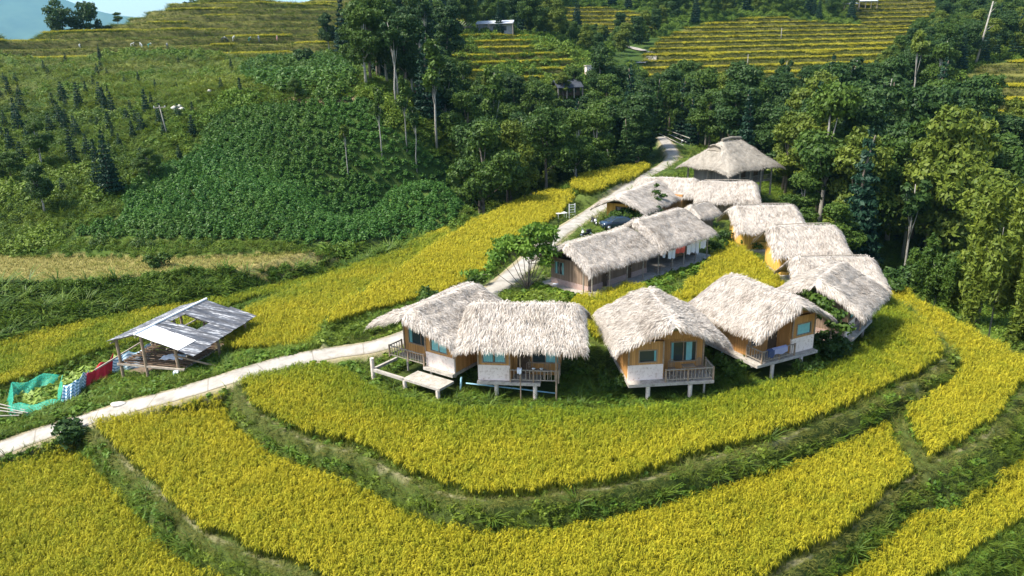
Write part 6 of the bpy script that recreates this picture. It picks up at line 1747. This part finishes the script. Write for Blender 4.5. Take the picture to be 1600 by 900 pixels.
# ---- vegetable plot with its fence of tarp, red cloth and green net
def fence_line(pix, z):
    return [np.array(pz(a, b_, z)) for a, b_ in pix]
def strip_cloth(name, pts, h0, h1, mat, label, cat, seed=0, wob=.10, band=True):
    P = np.array(pts); n = 40; t = np.linspace(0, len(P) - 1, n + 1)
    B = np.stack([np.interp(t, range(len(P)), P[:, i]) for i in range(3)], 1); G = height(B[:, 0], B[:, 1])
    V = []; bd = []
    for j in range(9):
        v = j / 8
        for i in range(n + 1):
            u = i / n; top = h0 + (h1 - h0) * u + .10 * math.sin(u * 11 + seed)
            off = wob * math.sin(u * 23 + seed + v * 2) * (1 - v) + .25 * (1 - v)
            ln_ = (.85 if mat == 'net' else .45) * v * top; V.append((B[i, 0] + off * .3, B[i, 1] - off + ln_, G[i] + .02 + top * v * (1 - .10 * math.sin(u * 6.3 + seed) ** 2))); bd.append(v * .72 + .06 * math.sin(u * 9))
    ii = np.arange(9 * (n + 1)).reshape(9, n + 1); F_ = np.stack([ii[:-1, :-1], ii[:-1, 1:], ii[1:, 1:], ii[1:, :-1]], -1).reshape(-1, 4)
    me = np_mesh(name, V, F_, {'band': np.array(bd)}, True); o = mesh_obj(name, me, None, [MT[mat]])
    md = o.modifiers.new('thickness', 'SOLIDIFY'); md.thickness = .015
    return tag(o, label, cat)
strip_cloth('tarp', fence_line([(98, 638), (112, 634), (124, 628)], -2.35), 1.35, 1.4, 'tarp', 'bulging light blue striped tarp at the left end of the plot fence', 'tarp', 1, .2)
strip_cloth('tarp', fence_line([(118, 630), (128, 620), (138, 612)], -2.35), 1.3, 1.35, 'tarp', 'pale striped tarp between the bulging tarp and the red cloth', 'tarp', 2)
strip_cloth('red_cloth', fence_line([(136, 614), (150, 605), (166, 598), (177, 590)], -2.3), 1.2, 1.45, 'red', 'crimson cloth hung over the plot fence left of the shed', 'cloth', 3, .12)
strip_cloth('tarp', fence_line([(176, 590), (190, 584), (205, 580), (222, 575), (236, 566)], -2.2), 1.4, 1.2, 'tarp', 'long striped tarp running from the red cloth under the shed', 'tarp', 4)
m, nt, b = new_mat('green netting'); MT['net'] = m
b.inputs['Base Color'].default_value = (.03, .34, .22, 1); b.inputs['Roughness'].default_value = .6
pos = N(nt, 'ShaderNodeNewGeometry').outputs['Position']
tr = N(nt, 'ShaderNodeBsdfTransparent'); mx = N(nt, 'ShaderNodeMixShader')
nt.links.new(mathn(nt, 'GREATER_THAN', noise(nt, 28, pos, 1, .5), .50), mx.inputs[0]); nt.links.new(tr.outputs[0], mx.inputs[2]); nt.links.new(b.outputs[0], mx.inputs[1])
nt.links.new(mx.outputs[0], nt.nodes['Material Output'].inputs[0])
strip_cloth('green_net', fence_line([(88, 606), (60, 612), (35, 620), (10, 626), (12, 650)], -2.3), .9, 1.1, 'net', 'torn green net fencing the back of the vegetable plot', 'net', 5, .2)
strip_cloth('green_net', fence_line([(12, 652), (40, 650), (70, 646), (98, 642)], -2.35), .8, .6, 'net', 'green net sagging along the front of the vegetable plot', 'net', 6, .2)
strip_cloth('green_net', fence_line([(90, 620), (89, 630), (92, 640)], -2.35), 1.2, 1.2, 'net', 'short green net post wrap beside the bulging tarp', 'net', 7, .1)
for k, (a, b_, c, d) in enumerate(((-14, 628, 40, 641), (-14, 640, 36, 646), (-14, 650, 30, 649), (-14, 634, 44, 645))):
    p0, p1 = pz(a, b_, -1.9), pz(c, d, -2.0); o = MB().tube([(0, 0, 0), p1 - p0], .045, 6).build('bamboo_stick', MT['bark_pale'], None); o.location = tuple(p0)
    tag(o, ('top', 'third from top', 'lowest', 'second from top')[k] + ' pale bamboo stick poking out of the net at the left border', 'stick', 'bamboo sticks at the left border')
garea('PLOT', [(22, 640), (30, 622), (60, 606), (120, 585), (160, 570), (196, 558), (190, 572), (150, 590), (120, 610), (92, 640)])
X, Y, Z, SP = candidates(POLY['PLOT'], [(30, 80, .42)])
veg_l = lib_collection('leafy_vegetable', [dome_mesh('leafy_vegetable', 26, .30, .25, .24, g_) for k in range(3)], leaf_mat('vegetable leaves', (.12, .22, .03), (.34, .42, .09), trans=.3))
put('vegetable_plot', veg_l, 3, X, Y, Z, 1.5 + 0 * X, 0 * X, 'pale green leafy vegetables growing between the tarps and the rice', .2)
p = at(185, 634); 
o = MB().grid(lambda u, v: ((.55 + .08 * math.sin(u * 19)) * math.cos(u * 6.283) * math.sin(v * 3.14), .32 * math.sin(u * 6.283) * math.sin(v * 3.14), .16 * math.cos(v * 3.14) * (1 + .1 * math.sin(u * 11))), 14, 8).build('rock', MT['stone'], None, True)
o.location = (p[0], p[1], p[2] + .12); tag(o, 'flat pale rock lying at the verge of the lane left of the shed', 'rock')
for a, b_ in ((242, 583), (251, 588), (262, 590), (232, 588), (268, 584)):
    p = at(a, b_); o = MB().grid(lambda u, v: (.13 * math.cos(u * 6.283) * math.sin(v * 3.14), .1 * math.sin(u * 6.283) * math.sin(v * 3.14), .07 * math.cos(v * 3.14)), 8, 5).build('stone', MT['stone'], None, True)
    o.location = (p[0], p[1], p[2] + .05); tag(o, 'small pale stone before the open shed, ' + {242: 'second from left', 251: 'middle of five', 262: 'second from right', 232: 'leftmost', 268: 'rightmost'}[a], 'stone', 'stones before the shed')

# ---- vehicles
def car(loc, rz, label, s=1.0):
    e = empty('parked_car', loc, rz, label, 'car')
    # profile sections along x (length 4.3), lofted: (x, halfwidth, z_bottom, z_belt, z_top or None)
    prof = [(-2.12, .62, .38, .62, .66), (-2.0, .80, .26, .80, .86), (-1.4, .86, .22, .90, .97), (-.95, .87, .22, .92, 1.22), (-.35, .87, .22, .94, 1.44), (.45, .87, .22, .94, 1.47), (1.15, .86, .22, .94, 1.30), (1.7, .85, .24, .93, 1.02), (2.02, .80, .28, .86, .93), (2.14, .66, .38, .66, .72)]
    V = []; 
    for x, hw_, zb, zm, zt in prof:
        tw = hw_ * (.72 if zt - zm > .15 else .93)
        V += [(x, -hw_ * .92, zb), (x, -hw_, (zb + zm) / 2), (x, -hw_ * .98, zm), (x, -tw, zt - .03), (x, -tw * .6, zt), (x, tw * .6, zt), (x, tw, zt - .03), (x, hw_ * .98, zm), (x, hw_, (zb + zm) / 2), (x, hw_ * .92, zb)]
    n = 10; F_ = []
    for i in range(len(prof) - 1):
        for k in range(n): F_.append((i * n + k, i * n + (k + 1) % n, (i + 1) * n + (k + 1) % n, (i + 1) * n + k))
    F_.append(tuple(range(n))[::-1]); F_.append(tuple(range(n * (len(prof) - 1), n * len(prof))))
    b = MB().add(V, [f[::-1] for f in F_]); b.build('body', MT['carblue'], e, True)
    def glass(nm, pts):
        MB().add(pts, [(0, 1, 2, 3)]).build(nm, MT['glass'], e, solid=.01)
    glass('windscreen', [(-1.38, -.66, .99), (-1.38, .66, .99), (-.42, .56, 1.45), (-.42, -.56, 1.45)])
    glass('rear_window', [(1.68, .62, 1.05), (1.68, -.62, 1.05), (1.12, -.56, 1.36), (1.12, .56, 1.36)])
    for sgn in (-1, 1):
        glass('side_window', [(-1.05, sgn * .862, .98), (-.4, sgn * .70, 1.36), (.0, sgn * .69, 1.40), (.0, sgn * .862, .98)])
        glass('side_window', [(.06, sgn * .862, .98), (.06, sgn * .69, 1.40), (.8, sgn * .70, 1.36), (1.25, sgn * .855, .98)])
        MB().box((-2.05, sgn * .58, .66), (.14, .32, .13)).build('headlight', MT['chrome'], e); MB().box((2.08, sgn * .6, .74), (.12, .28, .14)).build('tail_light', MT['red'], e)
        MB().box((-.95, sgn * .98, 1.0), (.12, .18, .12)).build('mirror', MT['carblue'], e)
        for x in (-1.32, 1.32):
            w_ = MB().tube([(x, sgn * .70, .31), (x, sgn * .89, .31)], .315, 18).build('wheel', MT['rubber'], e, True)
            MB().tube([(x, sgn * .885, .31), (x, sgn * .905, .31)], .19, 14).build('rim', MT['chrome'], w_, True)
    MB().box((-2.13, 0, .52), (.06, .9, .12)).build('grille', MT['black'], e)
    return e
def level(a, b_, z=.95): return np.array(pz(a, b_, z))
p = level(965, 357); car((p[0], p[1], hz(p[0], p[1])), R(10), 'dark blue car parked nearest the lane, front end facing it')
p = level(993, 350); car((p[0] + .6, p[1] + 1.6, hz(p[0] + .6, p[1] + 1.6)), R(8), 'second dark blue car half hidden by the shrub behind the first')
def motorbike(loc, rz, label, col='black'):
    e = empty('motorbike', loc, rz, label, 'motorbike', 'motorbikes parked by the lane')
    for x in (-.62, .62):
        w_ = MB(); n = 18
        w_.tube([(x + .27 * math.cos(t * 6.283 / n), 0, .30 + .27 * math.sin(t * 6.283 / n)) for t in range(n + 1)], .045, 6); wo = w_.build('wheel', MT['rubber'], e, True)
        MB().tube([(x, -.04, .3), (x, .04, .3)], .16, 12).build('hub', MT['chrome'], wo, True)
    MB().tube([(-.5, 0, .42), (-.2, 0, .38), (.15, 0, .45), (.45, 0, .62), (.7, 0, .66)], [.10, .14, .16, .17, .06], 8).build('body', MT[col], e, True)
    MB().tube([(-.62, 0, .3), (-.5, 0, .75), (-.42, 0, 1.0)], .04, 6).build('fork', MT['chrome'], e)
    MB().tube([(-.42, -.34, 1.02), (-.46, 0, .98), (-.42, .34, 1.02)], .022, 6).build('handlebar', MT['black'], e)
    MB().tube([(-.05, 0, .74), (.2, 0, .78), (.62, 0, .80)], [.10, .13, .09], 8).build('seat', MT['black'], e, True)
    MB().tube([(-.56, 0, .86), (-.50, 0, .86)], .09, 10).build('headlight', MT['chrome'], e)
    MB().tube([(-.52, 0, .55), (-.4, 0, .80)], [.14, .17], 8).build('leg_shield', MT['white'], e)
    for sgn in (-1, 1): MB().bar((-.44, sgn * .25, 1.02), (-.42, sgn * .30, 1.16), .02).build('mirror', MT['chrome'], e)
    return e
for a, b_, rz, lb in ((928, 352, 1.9, 'black motorbike with a white shield standing in the grass beside the lane'), (957, 356, 1.6, 'dark motorbike parked against the near blue car'), (916, 371, .5, 'motorbike half hidden behind the lodge ridge'),
                      (1069, 226, .4, 'motorbike parked at the edge of the wood where the lane ends')):
    z_ = .95 if b_ > 300 else 2.6
    p = level(a, b_, z_); motorbike((p[0], p[1], hz(p[0], p[1])), rz, lb)

# ---- white frame and small white table beside the lane
p = level(894, 332, .8); e = empty('sign_frame', (p[0], p[1], hz(p[0], p[1])), R(20), 'tall narrow white lattice frame standing in the verge', 'sign frame')
for x in (-.42, .42): MB().b2((x - .05, -.04, 0), (x + .05, .04, 2.5)).build('upright', MT['white'], e)
b = MB()
for k in range(7): b.b2((-.37, -.025, .3 + k * .34), (.37, .025, .36 + k * .34))
b.build('lattice', MT['white'], e)
p = level(877, 340, .7); e = empty('table', (p[0], p[1], hz(p[0], p[1])), R(25), 'small white table left of the white lattice frame', 'table')
MB().b2((-.7, -.4, .62), (.7, .4, .68)).build('table_top', MT['white'], e)
for x in (-.6, .6):
    for y in (-.3, .3): MB().b2((x - .03, y - .03, 0), (x + .03, y + .03, .62)).build('leg', MT['white'], e)
# rails by the lane at the wood edge
for k, (a, b_, c, d) in enumerate(((1032, 204, 1072, 222), (1030, 209, 1068, 227), (1034, 200, 1078, 216))):
    p0, p1 = pz(a, b_, 3.6 + .2 * k), pz(c, d, 3.2 + .2 * k); o = MB().tube([(0, 0, 0), p1 - p0], .08, 6).build('bamboo_rail', MT['bark_pale'], None); o.location = tuple(p0)
    tag(o, ('middle', 'lowest', 'top')[k] + ' pale bamboo rail of the barrier where the lane meets the wood', 'rail', 'bamboo rails at the wood edge')
# small things at the lodge
L = local(lodge)
o = MB().tube([(0, 0, .04), (.5, 0, .04)], .07, 8).build('bundle', MT['linen'], None, True); o.location = L(.3, 5.0, 0); tag(o, 'small grey bundle on the slab at the lodge corner', 'bundle')
for k, x in enumerate((9.6, 10.4, 12.2)):
    e = empty('stool', L(x, .55, 0), 0, ('stool at the left of the open lodge bay', 'stool in the middle of the open lodge bay', 'stool at the right of the open lodge bay')[k], 'stool', 'stools in the lodge bay')
    MB().tube([(0, 0, .40), (0, 0, .44)], .18, 12).build('seat', MT['wood'], e)
    for j in range(3): MB().bar((.12 * math.cos(j * 2.1), .12 * math.sin(j * 2.1), .4), (.17 * math.cos(j * 2.1), .17 * math.sin(j * 2.1), 0), .03).build('leg', MT['wood'], e)

# ---- poles
def pole(a, b_, hgt, label, r=.13, arms=False, dead=False, y0=24, lean=(0, 0)):
    x, y, z = at(a, b_, y0=y0)
    e = empty('utility_pole' if not dead else 'bare_tree', (x, y, z), 0, label, 'pole' if not dead else 'tree')
    MB().tube([(0, 0, -.3), (lean[0] * .5, lean[1] * .5, hgt * .5), (lean[0], lean[1], hgt)], [r, r * .8, r * .55], 8).build('shaft' if not dead else 'trunk', MT['bark_pale'], e, True)
    if arms:
        MB().bar((lean[0] - .9, lean[1], hgt - .4), (lean[0] + .9, lean[1], hgt - .3), .12).build('crossarm', MT['wood_grey'], e)
        for x_ in (-.8, 0, .8): MB().tube([(lean[0] + x_, lean[1], hgt - .35), (lean[0] + x_, lean[1], hgt - .1)], .06, 6).build('insulator', MT['white'], e)
    if dead:
        b = MB()
        for k in range(5):
            a_ = k * 1.7; zb = hgt * (.55 + .09 * k); b.tube([(lean[0] * zb / hgt, 0, zb), (lean[0] + 1.3 * math.cos(a_), .9 * math.sin(a_), zb + 1.4)], [r * .35, .02], 5)
        b.build('branches', MT['bark_pale'], e)
    return e
pole(262, 214, 4.6, 'white pole with a bent crossarm standing on the left slope', .10, True, lean=(-.5, 0))
pole(1524, 102, 17, 'tall bare white trunk leaning beside the right hand terraces', .30, dead=True, lean=(2.2, 0), y0=120)
pole(1220, 64, 5, 'grey pole standing on the golden terraces', .18, y0=150); pole(1167, 116, 6, 'thin pole at the foot of the golden terraces', .15, y0=150)

# ---- houses far off
def far_house(loc, rz, label, w_, d_, h_, wall, roof, ov=.5, pitch=.28, name='house', open_front=False, cat='house'):
    e = empty(name, loc, rz, label, cat)
    if not open_front:
        b = MB(); wall_open(b, -w_ / 2, w_ / 2, 0, h_, -d_ / 2, -d_ / 2 + .2, [(-w_ * .36, -w_ * .24, .1, h_ * .62), (-w_ * .05, w_ * .07, h_ * .3, h_ * .7), (w_ * .22, w_ * .34, h_ * .3, h_ * .7)]); b.build('wall', MT[wall], e)
        MB().b2((-w_ * .36, -d_ / 2 + .08, .1), (-w_ * .24, -d_ / 2 + .12, h_ * .62)).build('door', MT['wood_dark'], e)
        for q_ in ((-w_ * .05, w_ * .07), (w_ * .22, w_ * .34)): MB().b2((q_[0], -d_ / 2 + .08, h_ * .3), (q_[1], -d_ / 2 + .12, h_ * .7)).build('window', MT['glass'], e)
        MB().b2((-w_ / 2, -d_ / 2 + .2, 0), (-w_ / 2 + .2, d_ / 2, h_)).build('wall', MT[wall], e); MB().b2((w_ / 2 - .2, -d_ / 2 + .2, 0), (w_ / 2, d_ / 2, h_)).build('wall', MT[wall], e)
        MB().b2((-w_ / 2 + .2, d_ / 2 - .2, 0), (w_ / 2 - .2, d_ / 2, h_)).build('wall', MT[wall], e)
    for x in (-w_ / 2 - ov * .6, -w_ / 6, w_ / 6, w_ / 2 + ov * .6): MB().b2((x - .12, -d_ / 2 - ov * 1.8, -.6), (x + .12, -d_ / 2 - ov * 1.8 + .24, h_ - .1)).build('post', MT['wood_grey'], e)
    hp = (d_ / 2 + ov) * pitch * 2
    b = MB(); yb = d_ / 2 + ov; xb = w_ / 2 + ov
    b.add([(-xb, -yb - ov, h_ - .25), (xb, -yb - ov, h_ - .25), (xb, 0, h_ + hp), (-xb, 0, h_ + hp), (-xb, yb, h_), (xb, yb, h_),
           (-xb, -yb - ov, h_ - .40), (xb, -yb - ov, h_ - .40), (xb, 0, h_ + hp - .15), (-xb, 0, h_ + hp - .15), (-xb, yb, h_ - .15), (xb, yb, h_ - .15)],
          [(0, 1, 2, 3), (3, 2, 5, 4), (7, 6, 9, 8), (8, 9, 10, 11), (0, 6, 7, 1), (4, 5, 11, 10), (0, 3, 9, 6), (3, 4, 10, 9), (1, 7, 8, 2), (2, 8, 11, 5)])
    b.build('roof', MT[roof], e)
    b = MB()
    for x in (-w_ / 2 + .02, w_ / 2 - .12): b.add([(x, -d_ / 2 + .21, h_), (x, d_ / 2 - .21, h_), (x, 0, h_ + hp - .25), (x + .1, -d_ / 2 + .21, h_), (x + .1, d_ / 2 - .21, h_), (x + .1, 0, h_ + hp - .25)], [(2, 1, 0), (3, 4, 5), (0, 1, 4, 3), (1, 2, 5, 4), (2, 0, 3, 5)])
    if not open_front: b.build('gable', MT[wall], e)
    return e
MT['tin'] = plain('grey tin roof', (.42, .45, .49), .6, .15, .8); MT['tin_dark'] = plain('dark slate roof', (.045, .052, .065), .8, .25, .8); MT['grey_wall'] = plain('grey plaster wall', (.24, .26, .27), .9, .3, .8)
x, y, z = at(775, 53, y0=150); far_house((x, y, z - .2), R(-6), 'grey walled house with a pale tin roof above the golden steps', 10.5, 5.0, 3.4, 'grey_wall', 'tin', .5, .12)
e = empty('lean_to', (x - 9.5, y + .5, hz(x - 9.5, y + .5)), R(-4), 'low ruined lean-to with a pitched pole roof left of the grey house', 'shed')
MB().b2((-2.8, -1.5, 0), (2.8, -1.3, 1.7)).build('wall', MT['bamboo_grey'], e); MB().b2((-2.8, -1.3, 0), (-2.6, 1.6, 1.7)).build('wall', MT['bamboo_grey'], e)
for k in range(5): MB().bar((-2.6 + k, -1.8, 1.7), (-1.2 + k, 1.6, 3.3), .14).build('rafter', MT['bark_pale'], e)
x, y, z = at(885, 150, y0=120); far_house((x, y, z + .2), R(14), 'dark slate roofed house half sunk among the trees', 5.4, 4.2, 2.2, 'wood_dark', 'tin_dark', .6, .26)
x, y, z = at(1350, 14, y0=200); far_house((x, y, z), R(4), 'open shed with a pale tin roof high at the top right', 8, 5, 3.6, 'grey_wall', 'tin', .6, .2, 'hill_shed', True, 'shed')
x, y, z = at(1326, 15, y0=200); far_house((x, y, z), R(0), 'low open lean-to left of the hilltop shed', 6, 4, 2.6, 'grey_wall', 'tin', .4, .08, 'lean_to', True, 'shed')
x, y, z = at(1368, 12, y0=200)
x, y, z = at(920, 124, y0=120); e = empty('water_tank', (x, y, z), R(10), 'small pale concrete tower poking out of the trees above the slate roof', 'tower')
MB().b2((-.9, -.9, 0), (.9, .9, 3.4)).build('wall', MT['plaster'], e); MB().b2((-1.1, -1.1, 3.4), (1.1, 1.1, 3.65)).build('cap', MT['concrete'], e)
for a, b_ in ((905, 122), (936, 116), (946, 113), (978, 108), (272, 172), (280, 170), (284, 174), (327, 146)):
    x, y, z = at(a, b_, y0=70); o = MB().grid(lambda u, v: ((.5 + .1 * math.sin(u * 17)) * math.cos(u * 6.283) * math.sin(v * 3.14), .45 * math.sin(u * 6.283) * math.sin(v * 3.14), .35 * math.cos(v * 3.14) * (1 + .2 * math.sin(u * 9))), 10, 6).build('boulder', MT['stone'], None, True)
    o.location = (x, y, z + .3); tag(o, {905: 'pale boulder left of the small concrete tower', 936: 'pale boulder right of the small concrete tower', 946: 'pale boulder in the gap between tower and winding path', 978: 'pale boulder at the lower end of the winding path', 272: 'leftmost pale boulder by the bent white pole', 280: 'highest pale boulder by the bent white pole', 284: 'rightmost pale boulder by the bent white pole', 327: 'lone pale boulder in the meadow above the footpath'}[a], 'boulder', 'pale boulders on the ' + ('left slope' if a < 400 else 'far slope'))

# ---- farm workers on the high terraces
def person_mesh(bend, arms):
    V = {'pel': (0, 0, .92), 'waist': (bend * .25, 0, 1.08 - bend * .05), 'chest': (bend * .62, 0, 1.36 - bend * .28), 'neck': (bend * .80, 0, 1.50 - bend * .38), 'head': (bend * .88, 0, 1.60 - bend * .44), 'top': (bend * .93, 0, 1.72 - bend * .50)}
    for s_, n_ in ((1, 'l'), (-1, 'r')):
        V['hip' + n_] = (0, s_ * .10, .88); V['kne' + n_] = (.05 + .05 * s_, s_ * .12, .48); V['ank' + n_] = (-.02 + .05 * s_, s_ * .13, .08); V['toe' + n_] = (.14 + .05 * s_, s_ * .14, .04)
        V['sho' + n_] = (bend * .66, s_ * .19, 1.40 - bend * .30); V['elb' + n_] = (bend * .75 + arms * .2, s_ * .26, 1.12 - bend * .38); V['han' + n_] = (bend * .85 + arms * .42, s_ * .20, .90 - bend * .45)
    ks = list(V); E_ = [('pel', 'waist'), ('waist', 'chest'), ('chest', 'neck'), ('neck', 'head'), ('head', 'top')]
    for n_ in 'lr': E_ += [('pel', 'hip' + n_), ('hip' + n_, 'kne' + n_), ('kne' + n_, 'ank' + n_), ('ank' + n_, 'toe' + n_), ('chest', 'sho' + n_), ('sho' + n_, 'elb' + n_), ('elb' + n_, 'han' + n_)]
    rad = {'pel': .15, 'waist': .13, 'chest': .16, 'neck': .06, 'head': .10, 'top': .07}
    rad.update({a + n_: r_ for a, r_ in (('hip', .10), ('kne', .07), ('ank', .045), ('toe', .035), ('sho', .07), ('elb', .045), ('han', .03)) for n_ in 'lr'})
    me = bpy.data.meshes.new('person'); me.from_pydata([V[k] for k in ks], [(ks.index(a), ks.index(b_)) for a, b_ in E_], [])
    ob = bpy.data.objects.new('person', me); COL.objects.link(ob)
    ob.modifiers.new('skin', 'SKIN'); sv = me.skin_vertices[0].data
    for i, k in enumerate(ks): sv[i].radius = (rad[k], rad[k])
    sv[0].use_root = True
    ob.modifiers.new('sub', 'SUBSURF').levels = 1; ob.modifiers['sub'].render_levels = 1
    dg = bpy.context.evaluated_depsgraph_get(); m2 = bpy.data.meshes.new_from_object(ob.evaluated_get(dg)); bpy.data.objects.remove(ob)
    return m2, V
PM = [person_mesh(.9, .3), person_mesh(.15, .5), person_mesh(.6, .4)]
for c_, n_ in (((.70, .70, .68), 'pw'), ((.05, .28, .24), 'pt'), ((.10, .10, .14), 'pd'), ((.30, .33, .42), 'pb'), ((.60, .30, .30), 'pr')): MT[n_] = plain('clothes ' + n_, c_, .9, .1)
for a, b_, k, rz, mt_, lb in ((205, 73, 0, .3, 'pw', 'farm worker in white bending at the left end of the lowest harvested terrace'), (222, 74, 2, 2.6, 'pw', 'farm worker in white second from the left on the lowest terrace'), (232, 74, 0, .9, 'pt', 'farm worker in teal bending beside the white ones'),
                             (262, 75, 2, 2.0, 'pd', 'dark dressed farm worker right of the left hand group'), (347, 64, 0, .2, 'pd', 'dark dressed farm worker at the left of the middle group'), (355, 64, 0, 2.8, 'pd', 'second dark dressed farm worker of the middle group'),
                             (364, 63, 2, .8, 'pw', 'farm worker in white at the right of the middle group'), (389, 64, 0, 1.2, 'pt', 'farm worker in teal bending alone between the groups'), (405, 64, 1, 2.2, 'pb', 'farm worker in blue grey standing right of the middle group'),
                             (433, 64, 1, 1.0, 'pr', 'farm worker in pink standing at the right end of the row'), (125, 75, 0, 2.0, 'pw', 'farm worker beside baskets left of the first group')):
    q = pY(a, b_ + 2, 216); x, y = float(q[0]), float(q[1]); x, y, z = at(a, b_ + 1, y0=190)
    me, Vp = PM[k]; me = me.copy(); me.materials.clear(); me.materials.append(MT[mt_])
    o = bpy.data.objects.new('person', me); COL.objects.link(o); o.location = (x, y, z); o.rotation_euler = (0, 0, rz); tag(o, lb, 'person', 'farm workers on the high terraces')
    h_ = Vp['top']; hb = MB().tube([(h_[0], 0, h_[2] - .05), (h_[0] + .02, 0, h_[2] + .03), (h_[0] + .03, 0, h_[2] + .12)], [.26, .17, .03], 10); hb.build('hat', MT['pw'], o, True)

# ---- the air: thin haze over the valley
hb = MB(); hb.b2((-14000, -100, -160), (8000, 11000, 2600)); hzx = None
m = bpy.data.materials.new('haze'); m.use_nodes = True; nt = m.node_tree; nt.nodes.clear()
ou = nt.nodes.new('ShaderNodeOutputMaterial'); pv = nt.nodes.new('ShaderNodeVolumePrincipled'); nt.links.new(pv.outputs[0], ou.inputs['Volume'])
pv.inputs['Color'].default_value = (.30, .70, .95, 1); pv.inputs['Density'].default_value = .00007; pv.inputs['Anisotropy'].default_value = .2
HZO = hb.build('haze', m, None); tag(HZO, kind='stuff')
